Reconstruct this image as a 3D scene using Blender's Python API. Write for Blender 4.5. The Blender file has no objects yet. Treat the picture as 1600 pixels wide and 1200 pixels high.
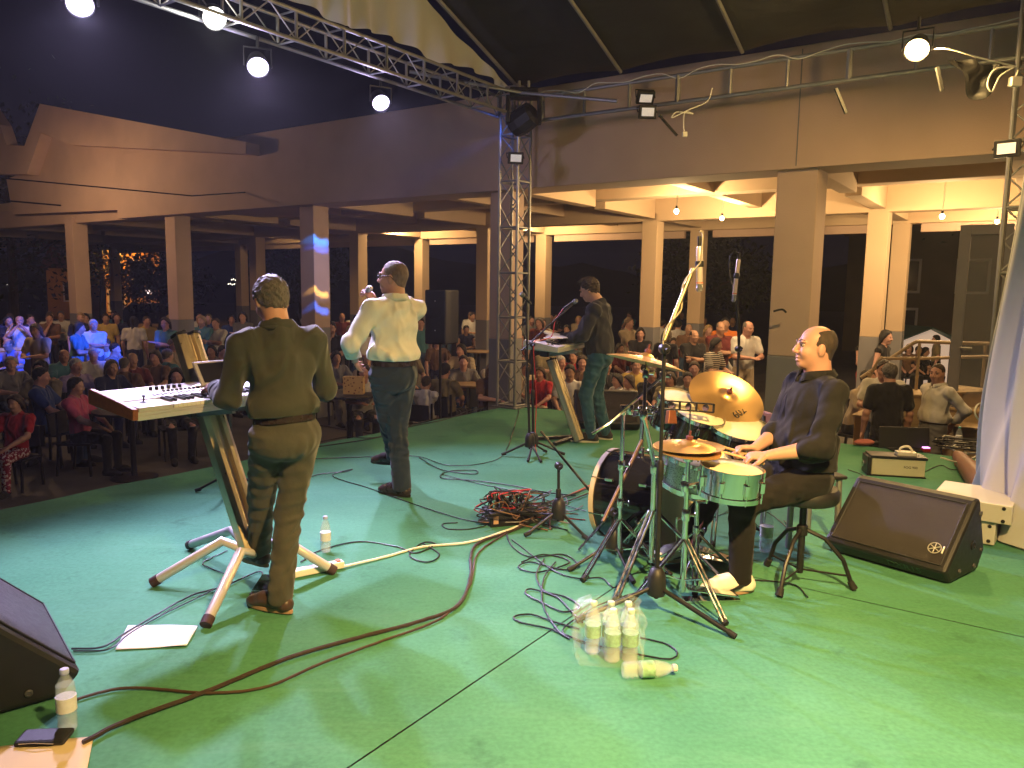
import bpy, bmesh, math, random, time
import numpy as np
from mathutils import Vector, Matrix
T0 = time.time()
rnd = random.Random(7)
SC = bpy.context.scene
COL = SC.collection
R = math.radians

# ------------------------------------------------------------------ camera
EYE = 1.62; FPX = 1200.0; PITCH = R(7.1); ROLL = R(0.8)
_f = np.array([0, math.cos(PITCH), -math.sin(PITCH)]); _r0 = np.array([1.0, 0, 0]); _u0 = np.cross(_r0, _f)
_r = math.cos(ROLL) * _r0 + math.sin(ROLL) * _u0
_u = math.cos(ROLL) * _u0 - math.sin(ROLL) * _r0
_C = np.array([0, 0, EYE])
cd = bpy.data.cameras.new('camera'); cam = bpy.data.objects.new('camera', cd); COL.objects.link(cam)
cd.sensor_width = 36; cd.lens = FPX / 1600 * 36; cd.clip_end = 500; cd.clip_start = 0.05
cam.matrix_world = Matrix(((_r[0], _u[0], -_f[0], 0), (_r[1], _u[1], -_f[1], 0), (_r[2], _u[2], -_f[2], EYE), (0, 0, 0, 1)))
SC.camera = cam

def _ray(x, y): return _f + ((x - 800) / FPX) * _r - ((y - 600) / FPX) * _u
def G(x, y, z=0.0):
    """where the sight line of a photo point meets the level z"""
    d = _ray(x, y); return Vector(_C + d * ((z - EYE) / d[2]))
def W(x, y, Y):
    """the point of a sight line at ground distance Y"""
    d = _ray(x, y); return Vector(_C + d * (Y / d[1]))

# ------------------------------------------------------------------ world: night sky
wd = bpy.data.worlds.new('World'); SC.world = wd; wd.use_nodes = True
nt = wd.node_tree; bg = nt.nodes['Background']
sky = nt.nodes.new('ShaderNodeTexSky'); sky.sky_type = 'NISHITA'; sky.sun_disc = False
sky.sun_elevation = R(-6); sky.sun_rotation = R(200)
mixn = nt.nodes.new('ShaderNodeMix'); mixn.data_type = 'RGBA'; mixn.inputs[0].default_value = 0.92
mixn.inputs[7].default_value = (0.15, 0.15, 0.36, 1)
nt.links.new(sky.outputs[0], mixn.inputs[6]); nt.links.new(mixn.outputs[2], bg.inputs[0])
bg.inputs[1].default_value = 0.022

# ------------------------------------------------------------------ film
SC.render.engine = 'CYCLES'
SC.view_settings.view_transform = 'Standard'; SC.view_settings.look = 'None'
SC.view_settings.gamma = 1; SC.view_settings.exposure = 0.0
SC.cycles.use_denoising = True; SC.cycles.use_adaptive_sampling = True; SC.cycles.adaptive_threshold = 0.03
SC.cycles.max_bounces = 6; SC.cycles.diffuse_bounces = 3; SC.cycles.glossy_bounces = 3
SC.cycles.transmission_bounces = 6; SC.cycles.transparent_max_bounces = 8
SC.cycles.sample_clamp_indirect = 3.0; SC.cycles.caustics_reflective = False; SC.cycles.caustics_refractive = False
# ------------------------------------------------------------------ materials
MATS = {}
def mat(name, col, rough=0.55, metal=0.0, var=0.12, scale=6.0, bump=0.0, bscale=60.0, spec=0.5, coat=0.0, sheen=0.0,
        emit=None, estr=0.0, trans=0.0, ior=1.45, stretch=None, alpha=1.0):
    if name in MATS: return MATS[name]
    m = bpy.data.materials.new(name); m.use_nodes = True; n = m.node_tree.nodes; L = m.node_tree.links
    b = n['Principled BSDF']
    b.inputs['Roughness'].default_value = rough; b.inputs['Metallic'].default_value = metal
    b.inputs['Specular IOR Level'].default_value = spec; b.inputs['IOR'].default_value = ior
    b.inputs['Coat Weight'].default_value = coat; b.inputs['Sheen Weight'].default_value = sheen
    b.inputs['Transmission Weight'].default_value = trans; b.inputs['Alpha'].default_value = alpha
    c = (col[0], col[1], col[2], 1)
    b.inputs['Base Color'].default_value = c
    tc = n.new('ShaderNodeTexCoord'); src = tc.outputs['Object']
    if stretch:
        mp = n.new('ShaderNodeMapping'); mp.inputs['Scale'].default_value = stretch
        L.new(src, mp.inputs[0]); src = mp.outputs[0]
    if var > 0:
        no = n.new('ShaderNodeTexNoise'); no.inputs['Scale'].default_value = scale; no.inputs['Detail'].default_value = 5
        L.new(src, no.inputs['Vector'])
        mx = n.new('ShaderNodeMix'); mx.data_type = 'RGBA'
        mx.inputs[6].default_value = tuple(max(0, x * (1 - var * 1.6)) for x in col) + (1,)
        mx.inputs[7].default_value = tuple(min(1, x * (1 + var * 1.6)) for x in col) + (1,)
        L.new(no.outputs[0], mx.inputs[0]); L.new(mx.outputs[2], b.inputs['Base Color'])
        if rough > 0.08:
            mr = n.new('ShaderNodeMapRange'); mr.inputs['To Min'].default_value = max(0.02, rough - 0.12); mr.inputs['To Max'].default_value = min(1, rough + 0.12)
            L.new(no.outputs[0], mr.inputs[0]); L.new(mr.outputs[0], b.inputs['Roughness'])
    if bump > 0:
        nb = n.new('ShaderNodeTexNoise'); nb.inputs['Scale'].default_value = bscale; nb.inputs['Detail'].default_value = 4
        L.new(src, nb.inputs['Vector'])
        bp = n.new('ShaderNodeBump'); bp.inputs['Strength'].default_value = bump; bp.inputs['Distance'].default_value = 0.01
        L.new(nb.outputs[0], bp.inputs['Height']); L.new(bp.outputs[0], b.inputs['Normal'])
    if emit:
        b.inputs['Emission Color'].default_value = tuple(emit) + (1,); b.inputs['Emission Strength'].default_value = estr
    m.diffuse_color = c
    MATS[name] = m
    return m

# ------------------------------------------------------------------ mesh helper
def frame(o, z, x=None):
    z = Vector(z).normalized(); x = Vector(x) if x is not None else (Vector((1, 0, 0)) if abs(z.x) < 0.9 else Vector((0, 1, 0)))
    y = z.cross(x).normalized(); x = y.cross(z)
    return Matrix(((x.x, y.x, z.x, o[0]), (x.y, y.y, z.y, o[1]), (x.z, y.z, z.z, o[2]), (0, 0, 0, 1)))
def rz(a, o=(0, 0, 0)): return Matrix.Translation(Vector(o)) @ Matrix.Rotation(a, 4, 'Z')

class MB:
    def __init__(s): s.v = []; s.f = []; s.m = []; s.cur = 0
    def add(s, vs, fs, M=None):
        o = len(s.v)
        if M is not None: vs = [M @ Vector(p) for p in vs]
        s.v += [tuple(p) for p in vs]; s.f += [tuple(i + o for i in f) for f in fs]; s.m += [s.cur] * len(fs)
        return s
    def box(s, c, d, M=None):
        x, y, z = (k / 2 for k in d); cx, cy, cz = c
        vs = [(cx + a * x, cy + b * y, cz + e * z) for a in (-1, 1) for b in (-1, 1) for e in (-1, 1)]
        return s.add(vs, [(0, 1, 3, 2), (4, 6, 7, 5), (0, 4, 5, 1), (2, 3, 7, 6), (0, 2, 6, 4), (1, 5, 7, 3)], M)
    def bar(s, a, b, w, h=None, up=(0, 0, 1)):
        """square bar from a to b"""
        a, b = Vector(a), Vector(b); d = b - a; h = h or w
        z = d.normalized(); u = Vector(up)
        if abs(z.dot(u)) > 0.98: u = Vector((1, 0, 0))
        x = u.cross(z).normalized(); y = z.cross(x)
        M = Matrix(((x.x, y.x, z.x, a.x), (x.y, y.y, z.y, a.y), (x.z, y.z, z.z, a.z), (0, 0, 0, 1)))
        return s.box((0, 0, d.length / 2), (w, h, d.length), M)
    def tube(s, pts, r, n=8, cap=True, M=None):
        pts = [Vector(p) for p in pts]; k = len(pts); rs = r if isinstance(r, (list, tuple)) else [r] * k
        vs = []; fs = []; prev = None
        for i, p in enumerate(pts):
            t = (pts[min(i + 1, k - 1)] - pts[max(i - 1, 0)])
            t = t.normalized() if t.length > 1e-9 else Vector((0, 0, 1))
            if prev is None:
                x = Vector((0, 0, 1)) if abs(t.z) < 0.9 else Vector((1, 0, 0))
            else: x = prev
            x = (x - t * x.dot(t)); x = x.normalized() if x.length > 1e-6 else t.orthogonal().normalized()
            prev = x; y = t.cross(x)
            for j in range(n):
                a = 2 * math.pi * j / n
                vs.append(p + (x * math.cos(a) + y * math.sin(a)) * rs[i])
        for i in range(k - 1):
            for j in range(n):
                fs.append((i * n + j, i * n + (j + 1) % n, (i + 1) * n + (j + 1) % n, (i + 1) * n + j))
        if cap:
            fs.append(tuple(range(n - 1, -1, -1))); fs.append(tuple((k - 1) * n + j for j in range(n)))
        return s.add(vs, fs, M)
    def lathe(s, prof, n=24, M=None, a0=0, a1=2 * math.pi):
        vs = []; fs = []; full = abs(a1 - a0 - 2 * math.pi) < 1e-6; c = n if full else n + 1
        for (r, z) in prof:
            for j in range(c):
                a = a0 + (a1 - a0) * j / n
                vs.append((r * math.cos(a), r * math.sin(a), z))
        for i in range(len(prof) - 1):
            for j in range(n):
                j2 = (j + 1) % c
                fs.append((i * c + j, i * c + j2, (i + 1) * c + j2, (i + 1) * c + j))
        if full:
            if prof[0][0] > 1e-5: fs.append(tuple(range(c - 1, -1, -1)))
            if prof[-1][0] > 1e-5: fs.append(tuple((len(prof) - 1) * c + j for j in range(c)))
        return s.add(vs, fs, M)
    def prism(s, poly, h, M=None, z0=0.0):
        """closed outline in xy, extruded along z"""
        k = len(poly); vs = [(p[0], p[1], z0) for p in poly] + [(p[0], p[1], z0 + h) for p in poly]
        fs = [tuple(range(k - 1, -1, -1)), tuple(range(k, 2 * k))] + [(i, (i + 1) % k, (i + 1) % k + k, i + k) for i in range(k)]
        return s.add(vs, fs, M)
    def sphere(s, c, r, n=12, M=None):
        rr = r if isinstance(r, (tuple, list)) else (r, r, r); m = n // 2
        prof = []; vs = []; fs = []
        for i in range(1, m):
            a = math.pi * i / m
            for j in range(n):
                b = 2 * math.pi * j / n
                vs.append((c[0] + rr[0] * math.sin(a) * math.cos(b), c[1] + rr[1] * math.sin(a) * math.sin(b), c[2] - rr[2] * math.cos(a)))
        for i in range(m - 2):
            for j in range(n):
                fs.append((i * n + j, i * n + (j + 1) % n, (i + 1) * n + (j + 1) % n, (i + 1) * n + j))
        vs.append((c[0], c[1], c[2] - rr[2])); vs.append((c[0], c[1], c[2] + rr[2])); b0 = len(vs) - 2
        for j in range(n):
            fs.append((b0, (j + 1) % n, j)); fs.append((b0 + 1, (m - 2) * n + j, (m - 2) * n + (j + 1) % n))
        return s.add(vs, fs, M)
    def sheet(s, fn, nu, nv):
        vs = [fn(i / nu, j / nv) for j in range(nv + 1) for i in range(nu + 1)]
        fs = [(j * (nu + 1) + i, j * (nu + 1) + i + 1, (j + 1) * (nu + 1) + i + 1, (j + 1) * (nu + 1) + i) for j in range(nv) for i in range(nu)]
        return s.add(vs, fs)
    def mesh(s, name, smooth=True, angle=40):
        me = bpy.data.meshes.new(name); me.from_pydata(s.v, [], s.f)
        if any(s.m): me.polygons.foreach_set('material_index', s.m)
        me.validate()
        if smooth:
            me.polygons.foreach_set('use_smooth', [True] * len(me.polygons)); me.set_sharp_from_angle(angle=R(angle))
        me.update(); return me

def link(name, me, mats, parent=None, loc=None):
    o = bpy.data.objects.new(name, me); COL.objects.link(o)
    if mats is not None:
        for mt in (mats if isinstance(mats, (list, tuple)) else [mats]): me.materials.append(mt)
    if parent is not None: o.parent = parent
    if loc is not None: o.location = loc
    return o
def part(mb, name, mats, parent=None, world=False, smooth=True, angle=40, bevel=0.0, label=None):
    """links the collected shapes as one mesh; world=True: the shapes are in place, the root only carries a location"""
    if world and parent is not None:
        rt = parent
        while rt.parent: rt = rt.parent
        o = rt.location; mb.v = [(p[0] - o.x, p[1] - o.y, p[2] - o.z) for p in mb.v]
    ob = link(name, mb.mesh(name, smooth, angle), mats, parent)
    if bevel > 0:
        md = ob.modifiers.new('edge', 'BEVEL'); md.width = bevel; md.segments = 2; md.limit_method = 'ANGLE'; md.angle_limit = R(35)
    if label: ob['label'] = label
    return ob
def tag(o, label, cat, group=None):
    o['label'] = label; o['category'] = cat
    if group: o['group'] = group
    return o
def thing(name, label, cat, loc=(0, 0, 0), rotz=0.0, group=None):
    o = bpy.data.objects.new(name, None); COL.objects.link(o); o.empty_display_size = 0.1
    o.location = loc; o.rotation_euler = (0, 0, rotz)
    return tag(o, label, cat, group)
def struct(o): o['kind'] = 'structure'; return o
def smooth_path(pts, k=6):
    """Catmull-Rom through the points"""
    P = [Vector(p) for p in pts]; P = [P[0] * 2 - P[1]] + P + [P[-1] * 2 - P[-2]]; out = []
    for i in range(1, len(P) - 2):
        a, b, c, d = P[i - 1:i + 3]
        for j in range(k):
            t = j / k
            out.append(0.5 * ((2 * b) + (c - a) * t + (2 * a - 5 * b + 4 * c - d) * t * t + (3 * b - a - 3 * c + d) * t ** 3))
    out.append(P[-2]); return out
def copy_tree(o, parent=None, name=None):
    c = o.copy(); COL.objects.link(c); c.parent = parent
    for ch in o.children: copy_tree(ch, c)
    return c
SD = Vector((0.566, 0.824, 0)); FD = Vector((-0.824, 0.566, 0))      # along the stage's front edge (away) / towards the audience
COR = Vector((0.0, 10.5, 0))                                          # far front corner of the stage roof
def ST(s, t, z=0.0):
    """stage place: s metres from the far corner along the front edge, t metres back from that edge"""
    return COR - SD * s - FD * t + Vector((0, 0, z))
GZ = -0.85                                                            # level of the square in front of the stage

def text_mesh(name, body, size, ext, m_, parent, M, align='CENTER'):
    cu = bpy.data.curves.new(name, 'FONT'); cu.body = body; cu.size = size; cu.extrude = ext; cu.align_x = align; cu.align_y = 'CENTER'
    tmp = bpy.data.objects.new('lettering_source', cu); COL.objects.link(tmp); bpy.context.view_layer.update()
    me = bpy.data.meshes.new_from_object(tmp.evaluated_get(bpy.context.evaluated_depsgraph_get())); me.materials.clear(); bpy.data.objects.remove(tmp)
    o = link(name, me, m_, parent); o.matrix_local = M; return o
# ------------------------------------------------------------------ shared materials
M_concrete = mat('painted_concrete', (0.52, 0.38, 0.30), 0.85, var=0.13, scale=1.4, bump=0.35, bscale=70)
M_cream = mat('cream_wall_paint', (0.56, 0.42, 0.28), 0.85, var=0.05, scale=1.7, bump=0.2, bscale=80)
M_wains = mat('grey_wall_paint', (0.20, 0.20, 0.215), 0.7, var=0.08, scale=3, bump=0.15, bscale=80)
M_alu = mat('truss_aluminium', (0.30, 0.30, 0.30), 0.5, 0.7, var=0.15, scale=12, bump=0.05, bscale=200)
M_blackmetal = mat('black_metal', (0.018, 0.018, 0.020), 0.42, 0.3, var=0.3, scale=20)
M_blackplast = mat('black_plastic', (0.014, 0.014, 0.016), 0.5, var=0.25, scale=30, bump=0.1, bscale=300)
M_rubber = mat('black_rubber', (0.012, 0.012, 0.012), 0.75, var=0.3, scale=30)
M_cable = mat('black_cable', (0.010, 0.011, 0.012), 0.45, var=0.3, scale=30)
M_whitecable = mat('white_cable', (0.75, 0.73, 0.68), 0.45, var=0.1, scale=30)
M_chrome = mat('chrome', (0.82, 0.82, 0.83), 0.10, 1.0, var=0.06, scale=25)
M_tarp = mat('black_tarpaulin', (0.022, 0.023, 0.024), 0.6, var=0.35, scale=5, bump=0.5, bscale=9, stretch=(0.5, 0.5, 3))
M_whitefab = mat('white_drape_fabric', (0.52, 0.52, 0.52), 0.85, var=0.06, scale=3, bump=0.15, bscale=25, sheen=0.2)
M_asphalt = mat('worn_paving', (0.085, 0.078, 0.070), 0.85, var=0.35, scale=3, bump=0.4, bscale=60)
M_glassdark = mat('dark_window_glass', (0.02, 0.02, 0.025), 0.08, var=0, spec=0.6)

# ------------------------------------------------------------------ ground
g = MB(); g.add([(-150, -60, GZ), (150, -60, GZ), (150, 200, GZ), (-150, 200, GZ)], [(0, 1, 2, 3)])
struct(part(g, 'ground', M_asphalt, smooth=False))

# ------------------------------------------------------------------ stage: felt floor in three lengths over a dark base
mf = bpy.data.materials.new('green_stage_felt'); mf.use_nodes = True; n = mf.node_tree.nodes; L = mf.node_tree.links; b = n['Principled BSDF']
tc = n.new('ShaderNodeTexCoord')
n1 = n.new('ShaderNodeTexNoise'); n1.inputs['Scale'].default_value = 1.1; n1.inputs['Detail'].default_value = 6; L.new(tc.outputs['Object'], n1.inputs[0])
n2 = n.new('ShaderNodeTexNoise'); n2.inputs['Scale'].default_value = 46; n2.inputs['Detail'].default_value = 6; L.new(tc.outputs['Object'], n2.inputs[0])
r1 = n.new('ShaderNodeValToRGB'); r1.color_ramp.elements[0].color = (0.054, 0.192, 0.108, 1); r1.color_ramp.elements[1].color = (0.078, 0.250, 0.145, 1)
r1.color_ramp.elements[0].position = 0.32; r1.color_ramp.elements[1].position = 0.68
L.new(n1.outputs[0], r1.inputs[0])
r2 = n.new('ShaderNodeValToRGB'); r2.color_ramp.elements[0].color = (0.88, 0.88, 0.88, 1); r2.color_ramp.elements[1].color = (1.1, 1.1, 1.1, 1)
r2.color_ramp.elements[0].position = 0.3; r2.color_ramp.elements[1].position = 0.7
L.new(n2.outputs[0], r2.inputs[0])
mx = n.new('ShaderNodeMix'); mx.data_type = 'RGBA'; mx.blend_type = 'MULTIPLY'; mx.inputs[0].default_value = 1
L.new(r1.outputs[0], mx.inputs[6]); L.new(r2.outputs[0], mx.inputs[7])
# pale flecks and worn spots
n3 = n.new('ShaderNodeTexNoise'); n3.inputs['Scale'].default_value = 9; n3.inputs['Detail'].default_value = 8; n3.inputs['Roughness'].default_value = 0.75; L.new(tc.outputs['Object'], n3.inputs[0])
r3 = n.new('ShaderNodeValToRGB'); r3.color_ramp.elements[0].position = 0.70; r3.color_ramp.elements[1].position = 0.76; L.new(n3.outputs[0], r3.inputs[0])
mx2 = n.new('ShaderNodeMix'); mx2.data_type = 'RGBA'; mx2.inputs[7].default_value = (0.30, 0.36, 0.26, 1)
L.new(r3.outputs[0], mx2.inputs[0]); L.new(mx.outputs[2], mx2.inputs[6]); L.new(mx2.outputs[2], b.inputs['Base Color'])
# scuffs: long faint rubbed streaks, small dark blots
mps = n.new('ShaderNodeMapping'); mps.inputs['Scale'].default_value = (0.5, 3.2, 1); mps.inputs['Rotation'].default_value = (0, 0, 0.9); L.new(tc.outputs['Object'], mps.inputs[0])
n5 = n.new('ShaderNodeTexNoise'); n5.inputs['Scale'].default_value = 2.2; n5.inputs['Detail'].default_value = 9; n5.inputs['Roughness'].default_value = 0.72; n5.inputs['Distortion'].default_value = 1.2; L.new(mps.outputs[0], n5.inputs[0])
r5 = n.new('ShaderNodeValToRGB'); r5.color_ramp.elements[0].position = 0.52; r5.color_ramp.elements[1].position = 0.72; r5.color_ramp.elements[1].color = (0.35, 0.35, 0.35, 1); L.new(n5.outputs[0], r5.inputs[0])
mx3 = n.new('ShaderNodeMix'); mx3.data_type = 'RGBA'; mx3.inputs[7].default_value = (0.11, 0.28, 0.18, 1); L.new(r5.outputs[0], mx3.inputs[0]); L.new(mx2.outputs[2], mx3.inputs[6])
n6 = n.new('ShaderNodeTexNoise'); n6.inputs['Scale'].default_value = 3.4; n6.inputs['Detail'].default_value = 10; n6.inputs['Roughness'].default_value = 0.68; L.new(tc.outputs['Object'], n6.inputs[0])
r6 = n.new('ShaderNodeValToRGB'); r6.color_ramp.elements[0].position = 0.30; r6.color_ramp.elements[0].color = (0.72, 0.72, 0.72, 1); r6.color_ramp.elements[1].position = 0.42; r6.color_ramp.elements[1].color = (1, 1, 1, 1); L.new(n6.outputs[0], r6.inputs[0])
mx4 = n.new('ShaderNodeMix'); mx4.data_type = 'RGBA'; mx4.blend_type = 'MULTIPLY'; mx4.inputs[0].default_value = 1; L.new(mx3.outputs[2], mx4.inputs[6]); L.new(r6.outputs[0], mx4.inputs[7]); L.new(mx4.outputs[2], b.inputs['Base Color'])
vs_ = n.new('ShaderNodeTexVoronoi'); vs_.inputs['Scale'].default_value = 2.6; L.new(tc.outputs['Object'], vs_.inputs[0])
b.inputs['Roughness'].default_value = 0.78; b.inputs['Specular IOR Level'].default_value = 0.12
bp = n.new('ShaderNodeBump'); bp.inputs['Strength'].default_value = 0.35; bp.inputs['Distance'].default_value = 0.012
n4 = n.new('ShaderNodeTexNoise'); n4.inputs['Scale'].default_value = 7; n4.inputs['Detail'].default_value = 9; L.new(tc.outputs['Object'], n4.inputs[0])
L.new(n4.outputs[0], bp.inputs['Height']); L.new(bp.outputs[0], b.inputs['Normal'])
M_felt = mf

stage = bpy.data.objects.new('stage_floor', None); COL.objects.link(stage); struct(stage)
base = MB()
def quad_slab(mb, pts, z0, z1):
    k = len(pts); vs = [(p.x, p.y, z1) for p in pts] + [(p.x, p.y, z0) for p in pts]
    mb.add(vs, [tuple(range(k)), tuple(range(2 * k - 1, k - 1, -1))] + [(i, i + k, (i + 1) % k + k, (i + 1) % k) for i in range(k)])
quad_slab(base, [ST(-0.15, -0.05), ST(-0.15, 8.6), ST(12, 8.6), ST(12, -0.05)], GZ + 0.002, -0.012)
part(base, 'stage_base', M_blackplast, stage, smooth=False)
def felt(s0, s1, t0, t1, wob=False):
    """one length of felt with its slightly wavy free edge, a few creases"""
    m = MB(); nu, nv = 90, 90
    def fn(u, v):
        s = s0 + (s1 - s0) * u; t = t0 + (t1 - t0) * v
        z = 0.004 * math.sin(s * 2.1 + 1.3 * t) * math.sin(t * 1.7 + 0.6 * s) + 0.0015 * math.sin(9 * s + 3 * math.sin(4 * t))
        e = min(u, 1 - u, v, 1 - v)
        z *= min(1, e * 14)
        if wob and v == 0: t += 0.02 * math.sin(s * 3.1) + 0.01 * math.sin(s * 7.7)
        p = ST(s, t, z - 0.002); return (p.x, p.y, p.z)
    m.sheet(fn, nu, nv)
    o = part(m, 'felt_length', M_felt, stage)
    me = o.data
    bm = bmesh.new(); bm.from_mesh(me)
    bmesh.ops.recalc_face_normals(bm, faces=bm.faces)
    if sum(f.normal.z for f in bm.faces) < 0: bmesh.ops.reverse_faces(bm, faces=bm.faces)
    bm.to_mesh(me); bm.free()
# seams of the photograph: one along the stage, one across
tS = (COR - G(700, 1094)).dot(FD)
sX = (COR - G(1540, 982)).dot(SD)
felt(-0.15, 12, -0.08, tS - 0.004, True)
felt(-0.15, sX - 0.004, tS + 0.004, 8.6)
felt(sX + 0.004, 12, tS + 0.004, 8.6)

# ------------------------------------------------------------------ hall (open concrete pavilion)
hall = thing('open_hall', 'long open pavilion of square cream columns and brown fascia beam behind the stage', 'building', (0, 0, GZ))
P1 = Vector((3.45, 9.45, 0))
def HL(i, w): return P1 + FD * (4.32 * i) + SD * w          # column bay i along the facade, depth w into the hall
ang = math.atan2(FD.y, FD.x)
CW = 0.37
colmesh = None
def column(i, w, cw, ztop=3.2):
    p = HL(i, w); c = MB(); c.box((0, 0, (0.85 + ztop) / 2), (cw, cw, ztop - 0.85), rz(ang, (p.x, p.y, 0)))
    o = part(c, 'column', M_cream if w > 1 else M_concrete, hall, world=True, smooth=False, bevel=0.012)
    c = MB(); c.box((0, 0, (0.85 + GZ) / 2), (cw + 0.006, cw + 0.006, 0.85 - GZ), rz(ang, (p.x, p.y, 0)))
    part(c, 'painted_base', M_wains, o, world=True, smooth=False, bevel=0.01)
for i in range(-1, 5): column(i, 0.0, 0.47 if i == 0 else CW)
for i in range(-2, 6): column(i, 5.3, 0.34)
for i in range(-2, 8): column(i, 7.9, 0.32)
def beam(name, i0, w0, i1, w1, wid, z0, z1, m):
    a, b = HL(i0, w0), HL(i1, w1); c = MB(); d = b - a; an = math.atan2(d.y, d.x); mid = (a + b) / 2
    c.box((0, 0, (z0 + z1) / 2), (d.length, wid, z1 - z0), rz(an, (mid.x, mid.y, 0)))
    return part(c, name, m, hall, world=True, smooth=False, bevel=0.01)
beam('fascia', -2.2, -0.02, 3.42, -0.02, 0.60, 3.05, 4.42, M_concrete)
beam('fascia', 3.42, 0.10, 8.0, 0.10, 0.40, 3.05, 3.50, M_concrete)
f_ = beam('roof_slab', -2.2, 4.4, 8.0, 4.4, 8.6, 3.52, 3.75, M_cream)
for w in (2.75, 5.3, 7.9): beam('ceiling_beam', -2.2, w, 8.0, w, 0.34, 3.03 if w != 2.75 else 3.2, 3.515, M_cream)
for k in range(-4, 14):
    i = k / 2
    for (wa, wb) in ((0.3, 2.57), (2.93, 5.12), (5.48, 7.72)):
        beam('ceiling_beam', i, wa, i, wb, 0.24, 3.08 if k % 2 == 0 else 3.2, 3.512, M_cream)
for i in range(-2, 7): beam('window_head', i + 0.08, 7.9, i + 0.92, 7.9, 0.12, 2.86, 3.03, M_concrete)
# panel joint in the fascia over the thick pillar
j = MB(); a = HL(0, -0.323); j.box((0, 0, 3.73), (0.012, 0.006, 1.3), rz(ang, (a.x, a.y, 0))); part(j, 'panel_joint', M_wains, hall, world=True, smooth=False)
# raised hall floor edge
quad = MB(); quad_slab(quad, [HL(-2.2, -0.6), HL(-2.2, 9), HL(8, 9), HL(8, -0.6)], GZ + 0.001, GZ + 0.02); struct(part(quad, 'hall_floor', M_asphalt, smooth=False))

# ------------------------------------------------------------------ slanted concrete roof form beside the hall
wing = thing('slanted_concrete_canopy', 'slanted concrete roof form with raised gable at the far end of the hall', 'building', (*HL(4.1, -0.3).xy, GZ))
def plane_pts(pxs, w):
    """photo outline laid on the facade's own plane at depth w"""
    o = HL(0, w); nrm = SD; out = []
    for x, y in pxs:
        d = Vector(_ray(x, y)); c = Vector(_C); t = (o - c).dot(nrm) / d.dot(nrm); out.append(c + d * t)
    return out
def slab_px(name, pxs, w, th, m, parent):
    f = plane_pts(pxs, w); k = len(f); mb = MB()
    mb.add([tuple(p) for p in f] + [tuple(p + SD * th) for p in f], [tuple(range(k)), tuple(range(2 * k - 1, k - 1, -1))] + [(i, i + k, (i + 1) % k + k, (i + 1) % k) for i in range(k)])
    bm_o = part(mb, name, m, parent, world=True, smooth=False)
    bm = bmesh.new(); bm.from_mesh(bm_o.data); bmesh.ops.recalc_face_normals(bm, faces=bm.faces); bm.to_mesh(bm_o.data); bm.free()
    return bm_o
slab_px('gable_slab', [(62, 162), (384, 222), (384, 318), (300, 323), (20, 335), (10, 280), (40, 268)], -0.32, 2.4, M_concrete, wing)
slab_px('recessed_panel', [(66, 208), (120, 226), (362, 236), (376, 300), (45, 288), (42, 272)], -0.30, 0.05, M_cream, wing)
slab_px('upper_band', [(62, 162), (384, 222), (384, 240), (110, 226), (64, 208)], -0.62, 0.30, M_concrete, wing)
slab_px('side_slab', [(-90, 60), (0, 195), (10, 226), (38, 228), (62, 162), (64, 208), (42, 272), (0, 272), (-90, 268)], -0.60, 0.28, M_concrete, wing)

# ------------------------------------------------------------------ stage roof: towers, trusses, black canopy
def truss_run(mb_ch, mb_br, a, b, w, h, n, rc=0.020, rb=0.010, side=None, verticals=True):
    """box truss between a and b (lower centre line): four chords, verticals and diagonals"""
    a, b = Vector(a), Vector(b); d = (b - a); u = d.normalized()
    sd = Vector(side) if side is not None else u.cross(Vector((0, 0, 1))).normalized()
    up = sd.cross(u).normalized()
    if up.z < 0: up = -up
    for i in (-0.5, 0.5):
        for z in (0, 1): mb_ch.tube([a + sd * w * i + up * h * z, b + sd * w * i + up * h * z], rc, 8)
    for k in range(n + 1):
        p = a + d * (k / n)
        for i in (-0.5, 0.5):
            if verticals: mb_br.tube([p + sd * w * i, p + sd * w * i + up * h], rb * 1.5, 6)
            if k < n:
                q = a + d * ((k + 0.5) / n); r_ = a + d * ((k + 1) / n)
                mb_br.tube([p + sd * w * i, q + sd * w * i + up * h], rb * 0.7, 6); mb_br.tube([q + sd * w * i + up * h, r_ + sd * w * i], rb * 0.7, 6)
        for z in (0, 1): mb_br.tube([p - sd * w / 2 + up * h * z, p + sd * w / 2 + up * h * z], rb, 6)
tent = thing('stage_roof', 'black canopy stage roof on silver lattice trusses and towers', 'canopy', (0, 10.5, 0))
def tower(p, z1, w=0.29):
    ch = MB(); br = MB(); c0 = Vector(p)
    ax = FD * (w / 2); ay = SD * (w / 2); cs = [c0 + ax + ay, c0 + ax - ay, c0 - ax - ay, c0 - ax + ay]
    for c in cs: ch.tube([c, c + Vector((0, 0, z1))], 0.020, 8)
    n = int(z1 / 0.58)
    for k in range(n + 1):
        z = 0.03 + (z1 - 0.06) * k / n
        for i in range(4):
            a, b_ = cs[i], cs[(i + 1) % 4]; zz = Vector((0, 0, z)); dz = Vector((0, 0, (z1 - 0.06) / n))
            br.tube([a + zz, b_ + zz], 0.013, 6)
            if k < n:
                br.tube([a + zz, b_ + zz + dz * 0.5], 0.009, 6); br.tube([b_ + zz + dz * 0.5, a + zz + dz], 0.009, 6)
    o = part(ch, 'tower', M_alu, tent, world=True); part(br, 'bracing', M_alu, o, world=True)
    f = MB(); f.box((0, 0, 0.008), (w + 0.12, w + 0.12, 0.016), rz(ang, c0)); part(f, 'foot_plate', M_alu, o, world=True, smooth=False)
TZ = 3.84
for (s, t) in ((0, 0), (0, 5.72), (10.4, 0), (10.4, 5.95)): tower(ST(s, t), 4.25)
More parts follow.
